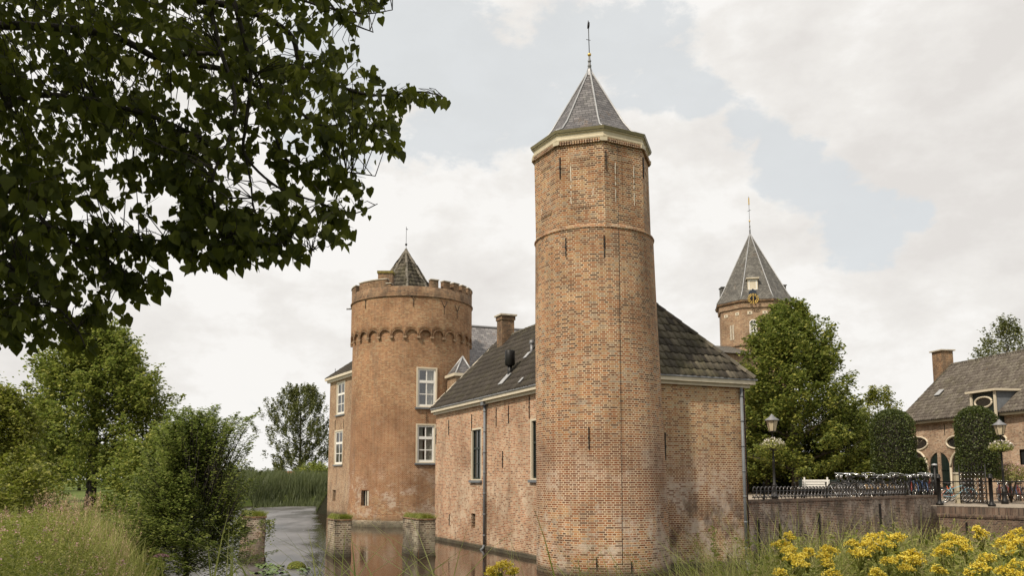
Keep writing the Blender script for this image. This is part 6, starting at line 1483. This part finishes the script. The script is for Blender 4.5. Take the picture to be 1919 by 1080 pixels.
meadow('dry_meadow', 'straw coloured grass mixed through the left bank', 6500, (-12, -3.2), (9, 22), (.65, 1.1), .008, M['grass_pale'], 104, lambda P: pxf(P) < 310, .35)
meadow('bush_undergrowth', 'dark green undergrowth at the foot of the shoreline bush', 5000, (-9, -3), (11, 22), (.3, .8), .016, M['herb'], 105, lambda P: (pxf(P) > 250) & (pxf(P) < 460), .6, mins=-.4)
meadow('lawn_edge_grass', 'rough grass edging the lawn behind the left meadow', 9000, (-26, -9), (22, 40), (.25, .6), .02, M['grass_green'], 106, lambda P: pxf(P) < 420, .4)
# feathery pinkish seed heads
def seedgrass(name, label, n, xr_, yr_, hr, mat, seed, cond, k=16, wid=.022, ln=.26, group=None):
    rg = np.random.default_rng(seed); P = np.stack([rg.uniform(*xr_, n), rg.uniform(*yr_, n), np.zeros(n)], 1); s = sdist(P[:,0], P[:,1], MOAT); P = P[(s > 0)]; P = P[cond(P)]; P[:,2] = ground_h(P[:,0], P[:,1])-.02
    hh = rg.uniform(*hr, len(P)); V1, F1 = blades_arr(P, hh, .005, seed, lean=.18, seg=2)
    tops = V1.reshape(-1, 6, 3)[:,4]; mids = V1.reshape(-1, 6, 3)[:,2]; d = tops-mids; d /= np.linalg.norm(d, axis=1)[:,None]
    u = rg.uniform(0, 1, (len(P), k)); C_ = tops[:,None]-d[:,None]*(u*ln)[:,:,None]+rg.normal(0, 1, (len(P), k, 3))*wid*np.sin(PI*np.clip(u,.05,.95))[:,:,None]
    C_ = C_.reshape(-1,3); V2, F2 = kites(C_, rg.uniform(.02, .04, len(C_)), seed, .1, .35, axis=np.repeat(d, k, 0))
    F1t = np.concatenate([F1[:,[0,1,2]], F1[:,[0,2,3]]], 0); V = np.concatenate([V1, V2]); F = np.concatenate([F1t, F2+len(V1)])
    o = np_mesh(name, V, F, mat); return tag(o, label, 'grass', kind='stuff')
seedgrass('feather_grass', 'feathery pinkish beige seed heads standing above the left meadow', 900, (-12,-4.5), (12, 19), (1.15, 1.5), M['grass_pink'], 111, lambda P: (pxf(P) > 95) & (pxf(P) < 265))
seedgrass('seed_heads', 'fine pale seed heads rising over the front bank', 260, (1, 8), (5, 8.6), (1.0, 1.35), M['grass_pale'], 112, lambda P: pxf(P) > 1330)
# leafy herbs in the left mass and under the ragwort
def herbs(name, label, n, xr_, yr_, hr, leaf, mat, seed, cond, k=36, wid=.09, flower=None):
    rg = np.random.default_rng(seed); P = np.stack([rg.uniform(*xr_, n), rg.uniform(*yr_, n), np.zeros(n)], 1); s = sdist(P[:,0], P[:,1], MOAT); P = P[(s > 0)]; P = P[cond(P)]; P[:,2] = ground_h(P[:,0], P[:,1])
    hh = rg.uniform(*hr, len(P)); u = rg.uniform(.1, 1, (len(P), k)); ln = rg.normal(0, .12, (len(P), 2))
    C_ = P[:,None]+np.stack([ln[:,0:1]*u*hh[:,None], ln[:,1:2]*u*hh[:,None], u*hh[:,None]], 2)+rg.normal(0, 1, (len(P), k, 3))*wid*(1.15-u)[:,:,None]; C_ = C_.reshape(-1,3)
    V, F = kites(C_, rg.uniform(leaf*.6, leaf*1.4, len(C_)), seed, .35, .38, droop=-.4); V1, F1 = blades_arr(P, hh, .007, seed+1, lean=.1, seg=2); F1t = np.concatenate([F1[:,[0,1,2]], F1[:,[0,2,3]]], 0)
    o = np_mesh(name, np.concatenate([V, V1]), np.concatenate([F, F1t+len(V)]), mat); tag(o, label, 'plants', kind='stuff')
    if flower is not None:
        T_ = P+np.array([0,0,1])*hh[:,None]; T_ = T_[rg.uniform(0,1,len(T_)) < .25]; C2 = (T_[:,None]+rg.normal(0, .02, (len(T_), 12, 3))).reshape(-1,3)
        V, F = kites(C2, rg.uniform(.015, .03, len(C2)), seed+3, .6, .9); o = np_mesh(name+'_blossom', V, F, flower); tag(o, 'small pink blossoms dotted over the left bank herbs', 'flowers', kind='stuff')
herbs('bank_herbs', 'bushy yellow-green herbs on the left bank below the feathery grass', 2300, (-9,-2.6), (7.5, 16), (.7, 1.2), .042, M['herb'], 121, lambda P: pxf(P) < 300, 70, .10, M['petal_pink'])
herbs('front_herbs', 'leafy green stems among the yellow ragwort on the front bank', 1000, (1.6, 9), (4.8, 9.2), (.75, 1.2), .045, M['herb'], 122, lambda P: pxf(P) > 1330, 60, .07)
# long arching reed blades at the water edge in front
def clump(label, px, Y, ytop, n, seed, w=.014, lean=.55, spread=.28, mat='reed', dirn=None):
    Y -= 1.15; b = base_at(px, Y); h = (at(px, ytop+(18 if px > 1000 else 0), Y).z-b[2])/(.88 if px > 1000 else .80); rg = np.random.default_rng(seed); P = np.stack([rg.normal(0, spread, n), rg.normal(0, spread*.7, n), np.full(n, -.02)], 1); hh = h*(1.02-.5*rg.uniform(0, 1, n)**1.5)
    t = thing('reed_clump', label, 'reeds', b); blades_obj('blades', P, hh, w, M[mat], t, seed, lean=lean, seg=6, dirn=dirn); return t
for (lab, px, Y, yt, n, sd, dr) in (('arching green reed clump below the middle pier', 650, 7.4, 1022, 26, 201, None), ('sparse reed clump between the two piers in front of the dark water', 720, 7.0, 1040, 16, 202, None),
        ('reed clump bending left under the pale pier', 800, 7.2, 1032, 20, 203, 2.8), ('tall arching reed clump left of the yellow flower in the centre', 885, 7.1, 1006, 24, 204, 2.6), ('reed clump in front of the leaf-covered dark pier', 440, 7.6, 1012, 22, 205, 1.8),
        ('low reed clump at the foot of the shoreline bush', 375, 7.8, 1040, 14, 206, None), ('reed clump with narrow upright blades below the lily pads', 520, 7.4, 1036, 18, 207, None), ('tall grass clump in front of the tall tower, left part', 1070, 6.8, 1015, 26, 208, 2.4),
        ('pale grass clump in front of the tall tower, right part', 1180, 6.8, 1012, 34, 209, 2.2), ('long bending grass clump at the foot of the gable wall', 1330, 7.2, 1000, 40, 210, 2.4), ('bending grass clump under the drainpipe', 1400, 7.4, 1004, 34, 211, 2.2), ('dry bending stalks before the end of the quay wall', 1722, 7.4, 982, 18, 212, 2.3)):
    clump(lab, px, Y, yt, n, sd, w=.013 if px > 1000 else .021, mat='grass_green', dirn=dr, lean=.6)
# ------------------------------------------------------------------ ragwort: yellow flat-topped flower clusters
def make_ragwort(seed, wide=.16):
    rg = np.random.default_rng(seed); rnd = random.Random(seed); t = thing('ragwort', 'x', 'flower', (0,0,0), 0, 'yellow ragwort plants on the front bank')
    st = MB(); tips = []
    st.tube([(0,0,-1.15),(.01,.0,-.4),(0,0,-.12)], [.007,.006,.005], 5)
    nb = 9
    for i in range(nb):
        a = i*2.4; r = wide*math.sqrt((i+.5)/nb); z = -.02-.35*r+rnd.uniform(-.02, .02); p = (r*math.cos(a), r*math.sin(a), z); tips.append(p); st.tube([(0,0,-.16-.2*r), (p[0]*.6,p[1]*.6,z-.05), p], [.004,.003,.002], 4)
    st.build('stems', M['herb'], t)
    C_ = []
    for p in tips:
        k = 26; rr = .030*np.sqrt(rg.uniform(0,1,k)); aa = rg.uniform(0, 2*PI, k); C_.append(np.stack([p[0]+rr*np.cos(aa), p[1]+rr*np.sin(aa), p[2]+.012-14.0*rr**2+rg.normal(0, .006, k)], 1))
    C_ = np.concatenate(C_); V, F = kites(C_, rg.uniform(.009, .016, len(C_)), seed, .55, .95); V2, F2 = kites(C_-np.array([0,0,.006]), rg.uniform(.012, .02, len(C_)), seed+1, .2, .9)
    np_mesh('flower_heads', np.concatenate([V, V2]), np.concatenate([F, F2+len(V)]), M['ragwort'], t)
    z = rg.uniform(-1.0, -.08, 110); a = rg.uniform(0, 2*PI, 110); r = rg.uniform(.01, .08, 110); V, F = kites(np.stack([r*np.cos(a), r*np.sin(a), z], 1), rg.uniform(.04, .08, 110), seed, .3, .3, droop=-.3); np_mesh('leaves', V, F, M['herb'], t)
    return t
RP = [make_ragwort(301, .085), make_ragwort(302, .058), make_ragwort(303, .038)]; used = set()
spots = [(940,1052,5.3,1,'single yellow ragwort standing by the water in the middle of the view'),(925,1066,5.4,2,'low yellow flower cluster attached to the lone ragwort in the middle'),(962,1066,5.2,2,'small yellow cluster on the right of the lone middle ragwort'),
 (1465,1012,6.2,1,'ragwort left of the others, in front of the leftmost quay anchor'),(1490,1035,5.6,0,'broad yellow ragwort below the leftmost tall one'),(1462,1068,5.2,2,'low ragwort at the lower edge, leftmost on the right bank'),
 (1552,1022,6.0,1,'tall narrow ragwort standing alone between two broad clumps'),(1550,1050,5.8,2,'lower yellow cluster of the tall narrow ragwort'),
 (1597,1012,6.3,1,'small ragwort left of the largest yellow clump'),(1645,996,6.2,0,'topmost cluster of the largest yellow clump'),(1660,1012,6.0,0,'second cluster in the heart of the largest yellow clump'),(1625,1012,6.1,1,'left shoulder of the largest yellow clump'),(1690,1038,5.7,0,'right shoulder of the largest yellow clump'),(1665,1045,5.6,1,'lower centre of the largest yellow clump'),(1708,1030,5.9,1,'right tip of the largest yellow clump'),(1480,1000,6.4,2,'small upper flower cluster above the broad left ragwort'),
 (1785,1012,5.9,0,'domed ragwort in front of the bridge wall'),(1765,1026,5.9,1,'left side cluster of the domed ragwort by the bridge'),(1810,1022,5.9,2,'right side cluster of the domed ragwort by the bridge'),
 (1834,988,6.6,2,'tallest small ragwort against the bridge wall'),(1840,998,6.6,2,'lower cluster of the tallest small ragwort at the bridge wall'),(1895,1000,6.3,1,'ragwort near the right edge below the parapet'),(1910,1008,6.2,1,'ragwort touching the right edge'),(1835,1055,5.4,1,'low ragwort among the grass at lower right'),(1905,1068,4.9,1,'ragwort in the lower right corner'),(1890,1026,6.0,2,'small dim ragwort among dry grass near the right edge')]
more = [(1478,1024,5.9,1,'between the broad left clump and its upper cluster'),(1500,1050,5.5,1,'lowest part of the broad left clump'),(1512,1030,5.8,2,'right fringe of the broad left clump'),(1545,1036,5.9,1,'middle of the tall narrow yellow column'),(1560,1066,5.4,1,'foot of the tall narrow yellow column'),
 (1612,1028,6.0,1,'left underside of the largest yellow clump'),(1640,1022,6.0,1,'centre left of the largest yellow clump'),(1678,1000,6.2,1,'upper right of the largest yellow clump'),(1645,1068,5.3,2,'below the largest yellow clump'),(1700,1058,5.4,1,'lower right of the largest yellow clump'),(1720,1044,5.7,2,'right edge of the largest yellow clump'),
 (1775,1000,6.1,1,'crown of the domed clump by the bridge'),(1800,1006,6.1,1,'right crown of the domed clump by the bridge'),(1880,1010,6.2,1,'left of the right-edge group'),(1908,990,6.4,1,'top of the right-edge group'),(1822,1068,5.2,2,'left of the low lower-right pair'),(1850,1040,5.6,2,'above the low lower-right pair'),(1880,1062,5.0,1,'beside the corner plant'),(1912,1048,5.2,0,'above the corner plant'),(1760,1062,5.4,2,'in the leafy gap below the domed clump')]
spots += [(a, b, c, d, 'yellow ragwort '+e) for a, b, c, d, e in more]
for i, (px, py, Y, k, lab) in enumerate(spots):
    o = RP[k] if k not in used else copy_tree(RP[k]); used.add(k); p = at(px, py, Y); o.location = p; o.rotation_euler = (0, 0, i*1.7); s_ = .88+.15*math.sin(i*2.3); o.scale = (s_, s_, s_); o['label'] = lab
# pink umbel by the bush, small yellow herb
p = at(303, 1042, 6.5); t = thing('hemp_agrimony', 'single stem with a dusty pink flower head at lower left', 'flower', p); rg = np.random.default_rng(5); k = 120; rr = .055*np.sqrt(rg.uniform(0,1,k)); aa = rg.uniform(0,2*PI,k)
V, F = kites(np.stack([rr*np.cos(aa), rr*np.sin(aa), .01-6*rr**2], 1), .014, 5, .5, .9); np_mesh('flower_head', V, F, M['petal_pink'], t)
m = MB(); m.tube([(0,0,0),(.03,0,-.3),(.0,.0,-.9)], .005, 5); m.build('stem', M['herb'], t); z = rg.uniform(-.7, -.05, 90); a = rg.uniform(0,2*PI,90); r = rg.uniform(.01,.12,90); V, F = kites(np.stack([r*np.cos(a)-.02, r*np.sin(a), z], 1), rg.uniform(.05,.09,90), 7, .4, .35); np_mesh('leaves', V, F, M['herb'], t)
# lily pads
rg = random.Random(14); pad = None
M['lily'] = plain('lily_pad', (.10,.15,.04), .35, var=.3, spec=.5)
for i in range(34):
    p = atz(rg.uniform(478, 575), rg.uniform(1057, 1084)); r = rg.uniform(.09, .17)
    if pad is None:
        m = MB(); pts = [(0,0,.012)]+[(math.cos(a), math.sin(a), .012+.03*math.sin(3*a)) for a in [R(12)+k*R(336)/16 for k in range(17)]]
        for k in range(1, 17): m.face([pts[0], pts[k], pts[k+1]])
        pad = m.build('lily_pad', M['lily']); o = pad
    else: o = pad.copy(); COL.objects.link(o)
    o.location = (p.x, p.y, .004+i*.0006); o.scale = (r, r, 1); o.rotation_euler = (0, 0, rg.uniform(0, 6)); tag(o, 'round green lily pad floating near the dark leafy pier', 'lily pad', 'lily pads floating beside the left pier')
t = thing('water_tussock', 'small round green tussock floating among the lily pads', 'plant', atz(556, 1066)); rg = np.random.default_rng(3); d = rg.normal(0,1,(500,3)); d /= np.linalg.norm(d, axis=1)[:,None]; d[:,2] = np.abs(d[:,2]); V, F = kites(d*np.array([.27,.27,.2]), .07, 3, .4, .7); np_mesh('leaves', V, F, M['grass_cap'], t)
# ivy hanging over the dark pier
p = atz(470, 1056); t = thing('pier_creeper', 'leafy creeper trailing over the top of the dark left pier', 'creeper', (p.x, p.y, 1.2)); rg = np.random.default_rng(13); n = 1500; P = np.stack([rg.uniform(-.5,.65,n), rg.uniform(-.25,.5,n), .14-np.abs(rg.normal(0,.28,n))], 1); V, F = kites(P, rg.uniform(.05,.1,n), 13, .5, .7); np_mesh('leaves', V, F, M['leaf_bush'], t)

# ------------------------------------------------------------------ the overhanging tree at the upper left
ovt = thing('overhanging_tree', 'dark overhanging linden branches with heart-shaped leaves filling the upper left', 'tree', (-6.2, 1.5, gh(-6.2, 1.5)))
O0 = Vector(ovt.location); loc = lambda v: Vector(v)-O0
m = MB(); m.tube([(0,0,-.3),(.1,.1,1.5),(.3,.4,3.5),(.5,.8,6),(.7,1.0,9)], [.38,.30,.26,.2,.1], 12); m.build('trunk', M['bark'], ovt)
rnd = random.Random(77); bows = MB(); twm = MB()
def curve(pix, r0_, r1_, mb=None, seg=7):
    pts = [loc(at(px, py, Y)) for px, py, Y in pix]; out = []
    for i in range(len(pts)-1):
        p0, p1, p2, p3 = pts[max(i-1,0)], pts[i], pts[i+1], pts[min(i+2,len(pts)-1)]
        for k in range(6):
            u = k/6; out.append(.5*((2*p1)+(-p0+p2)*u+(2*p0-5*p1+4*p2-p3)*u*u+(-p0+3*p1-3*p2+p3)*u**3))
    out.append(pts[-1]); n = len(out); (mb or bows).tube(out, [.6*r0_+(r1_-.6*r0_)*(i/(n-1))**.8 for i in range(n)], seg); return out
B_ = []
def bough(pix, r0_, r1_):
    o = curve(pix, r0_, r1_); B_.append(o)
    if pix[0][0] <= -200: bows.tube([Vector((.3, .4, max(2.2, min(7.5, o[0].z*.8)))), Vector((.3,.4,o[0].z*.8)).lerp(o[0], .5)+Vector((0,0,.15)), o[0]], [r0_*1.3, r0_, r0_*.6], 7)
    return o
bough([(-420,60,5.2),(-60,-60,5.6),(200,-20,5.8),(430,10,6.0),(540,60,6.1),(565,125,6.2),(620,155,6.2),(700,178,6.2),(790,172,6.3),(832,182,6.3)], .07, .004)
bough([(-400,220,4.8),(-100,60,5.2),(180,60,5.4),(300,110,5.5),(420,130,5.6),(480,160,5.7),(540,190,5.7),(600,235,5.8),(680,230,5.9),(748,262,5.9)], .06, .004)
bough([(300,110,5.5),(370,100,5.3),(450,110,5.3),(495,170,5.4),(530,290,5.4),(590,315,5.5),(650,322,5.5),(704,330,5.6)], .03, .003)
bough([(420,-60,5.2),(455,60,5.2),(470,140,5.2),(462,230,5.2),(460,290,5.3),(520,350,5.3),(600,380,5.4),(660,400,5.5),(708,382,5.5)], .03, .003)
bough([(380,-60,5.0),(410,80,5.0),(440,180,5.0),(430,260,5.0),(400,330,5.0),(405,400,5.1),(440,440,5.1),(500,455,5.2),(585,470,5.2)], .028, .003)
bough([(460,290,5.3),(470,340,5.3),(480,400,5.3),(520,430,5.3),(560,452,5.3),(590,472,5.3)], .014, .003)
bough([(-420,320,4.6),(-60,230,4.8),(60,180,5.0),(180,190,5.0),(290,220,5.1),(380,260,5.2),(430,300,5.2)], .05, .006)
bough([(-420,420,4.4),(-120,330,4.6),(20,360,4.8),(110,440,4.9),(190,480,5.0),(250,520,5.1),(296,532,5.1)], .04, .003)
bough([(-420,520,4.4),(-100,480,4.5),(20,500,4.6),(90,560,4.7),(140,610,4.8),(160,650,4.8)], .03, .003)
bough([(110,440,4.9),(200,440,5.0),(290,450,5.1),(360,455,5.1),(430,470,5.2),(480,500,5.2)], .016, .003)
bough([(430,10,6.0),(520,-10,5.6),(600,10,5.6),(680,25,5.6),(736,18,5.6)], .022, .003)
bough([(-200,-200,4.6),(200,-160,5.0),(420,-120,5.4),(560,-60,5.6),(640,30,5.8),(700,60,5.9)], .05, .004)
bows.build('boughs', M['bark_dark'], ovt)
# picture regions the foliage fills, with a density each: (polygon, weight, depth range)
regs = [([(-300,-260),(340,-260),(360,-20),(340,90),(330,190),(300,250),(250,290),(150,330),(-300,330)], 1500, (4.4, 7.2)),
 ([(340,-260),(470,-260),(520,-20),(470,90),(430,190),(330,250),(335,90)], 210, (4.8, 7.0)),
 ([(-300,300),(180,300),(130,380),(150,430),(220,470),(215,540),(190,560),(170,640),(120,655),(40,640),(-300,640)], 560, (4.2, 5.8)),
 ([(430,-260),(740,-260),(738,20),(720,60),(640,66),(575,72),(520,60),(440,60)], 230, (5.0, 6.8)),
 ([(430,90),(520,100),(560,110),(600,90),(660,86),(690,125),(740,130),(748,200),(748,280),(700,262),(640,285),(585,262),(520,240),(450,200)], 225, (5.0, 6.6)),
 ([(735,150),(790,160),(832,178),(828,190),(785,188),(740,205)], 16, (6.0, 6.5)),
 ([(500,270),(590,275),(650,300),(704,325),(700,335),(650,355),(590,345),(530,345)], 38, (5.2, 5.8)),
 ([(480,340),(560,335),(620,370),(680,360),(708,385),(680,410),(655,445),(600,440),(540,420),(490,400)], 52, (5.1, 5.7)),
 ([(420,425),(500,425),(585,455),(585,485),(560,478),(520,490),(440,480)], 34, (5.0, 5.5)),
 ([(215,430),(300,430),(360,385),(440,375),(480,400),(495,440),(500,485),(455,480),(420,500),(365,508),(340,475),(280,480),(230,470)], 120, (4.8, 5.5)),
 ([(300,330),(360,345),(460,360),(450,395),(380,400),(330,370)], 30, (4.8, 5.5)),
 ([(330,200),(430,190),(500,240),(490,300),(440,330),(380,290),(320,300),(300,260)], 60, (4.8, 5.8)),
 ([(180,450),(240,470),(300,500),(290,540),(230,535),(180,530)], 34, (4.8, 5.3)),
 ([(180,560),(235,575),(232,590),(190,600)], 8, (4.8, 5.2)),
 ([(80,330),(300,300),(420,340),(400,370),(330,372),(250,378),(160,372),(110,400)], 45, (4.8, 5.6)),
 ([(170,395),(215,400),(230,420),(260,440),(190,450)], 16, (4.8, 5.2)),
 ([(300,250),(420,290),(330,345),(200,345)], 45, (4.8, 5.8))]
def inpoly(x, y, P):
    c = False; n = len(P)
    for i in range(n):
        (ax, ay), (bx, by) = P[i], P[(i+1)%n]
        if (ay > y) != (by > y) and x < (bx-ax)*(y-ay)/(by-ay)+ax: c = not c
    return c
allb = [p for b in B_ for p in b]
leafP, leafD = [], []
from mathutils import kdtree
kd = kdtree.KDTree(len(allb))
for i, p in enumerate(allb): kd.insert(p, i)
kd.balance(); ntw = 0
for poly, cnt, (y0, y1) in regs:
    xs = [p[0] for p in poly]; ys = [p[1] for p in poly]; k = 0; tries = 0
    while k < cnt and tries < cnt*40:
        tries += 1; x, y = rnd.uniform(min(xs), max(xs)), rnd.uniform(min(ys), max(ys))
        if not inpoly(x, y, poly): continue
        # keep natural holes
        if cnt > 100 and x > 60 and mnoise.noise(Vector((x*.016, y*.016, 3.1))) > .26: continue
        k += 1; Y = rnd.uniform(y0, y1); tip = loc(at(x, y, Y)); co, idx, dist = kd.find(tip); a = rnd.uniform(-.5, .5)
        d = (tip-co); L_ = rnd.uniform(.14, .28) if cnt > 500 else rnd.uniform(.08, .17)
        dirv = (d.normalized() if d.length > .05 else Vector((1,0,0)))*.6+Vector((rnd.uniform(-.2,.9), rnd.uniform(-.5,.5), rnd.uniform(-.45,.15))); dirv.normalize()
        s = tip-dirv*L_
        if d.length < .8: st_ = co
        else: st_ = s-dirv*.1
        if rnd.random() < .6 or cnt < 200: twm.tube([st_, st_.lerp(s, .6)+Vector((0,0,.02)), s, tip], [.0042,.0032,.0026,.001], 3, cap=False, smooth=False)
        for j in range(rnd.randint(4, 7)):
            u = rnd.uniform(.1, 1); q = s.lerp(tip, u)+Vector((rnd.gauss(0,.028), rnd.gauss(0,.04), -.03+rnd.gauss(0,.022))); leafP.append(q); leafD.append(Vector((rnd.gauss(.15,.45), rnd.gauss(0,.4), rnd.uniform(-1.3,-.4))))
# leaves added above and behind the camera, out of view, to shade the crown
for _ in range(13000):
    q = Vector((rnd.uniform(-11, -1.4), rnd.uniform(-6, 4.7), rnd.uniform(5.5, 9.5)))
    if q.y > .8 and to_px(q)[1] > -330: continue
    q = q-O0; leafP.append(q); leafD.append(Vector((rnd.gauss(0,.6), rnd.gauss(0,.6), -.6)))
for _ in range(5000):
    q = Vector((rnd.uniform(-10.5, -3.6), rnd.uniform(1.8, 6.6), rnd.uniform(3.6, 8.5)))
    if to_px(q)[0] > -230: continue
    leafP.append(q-O0); leafD.append(Vector((rnd.gauss(0,.5), rnd.gauss(0,.5), -.8)))
twm.build('twigs', M['bark_dark'], ovt)
shape = [(0,0),(.30,-.10),(.47,.16),(.36,.52),(0,1.05),(-.36,.52),(-.47,.16),(-.30,-.10)]
lv, lf = [], []
for q, d in zip(leafP, leafD):
    big = q.z+O0.z > 5.0 and (q.y+O0.y) < 4.3; s = rnd.choice((.034,.045,.052,.062,.078))*rnd.uniform(.85,1.15)*(2.9 if big else 1); d = d.normalized(); n_ = Vector((rnd.gauss(0,.6), -rnd.uniform(.1,1.2), rnd.gauss(.35,.5))); b_ = d.cross(n_)
    if b_.length < 1e-3: continue
    b_.normalize(); n_ = b_.cross(d); i0 = len(lv); fold = rnd.uniform(.05, .35)
    for sx, sy in shape: lv.append(tuple(q+b_*(sx*s)+d*(sy*s)+n_*(abs(sx)*s*fold+(-.10*sy*sy*s))))
    lf += [(i0,i0+1,i0+2,i0+3,i0+4), (i0,i0+4,i0+5,i0+6,i0+7)]
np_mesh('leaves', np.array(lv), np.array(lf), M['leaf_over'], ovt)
print('leaves', len(leafP), 'objects', len(bpy.data.objects))
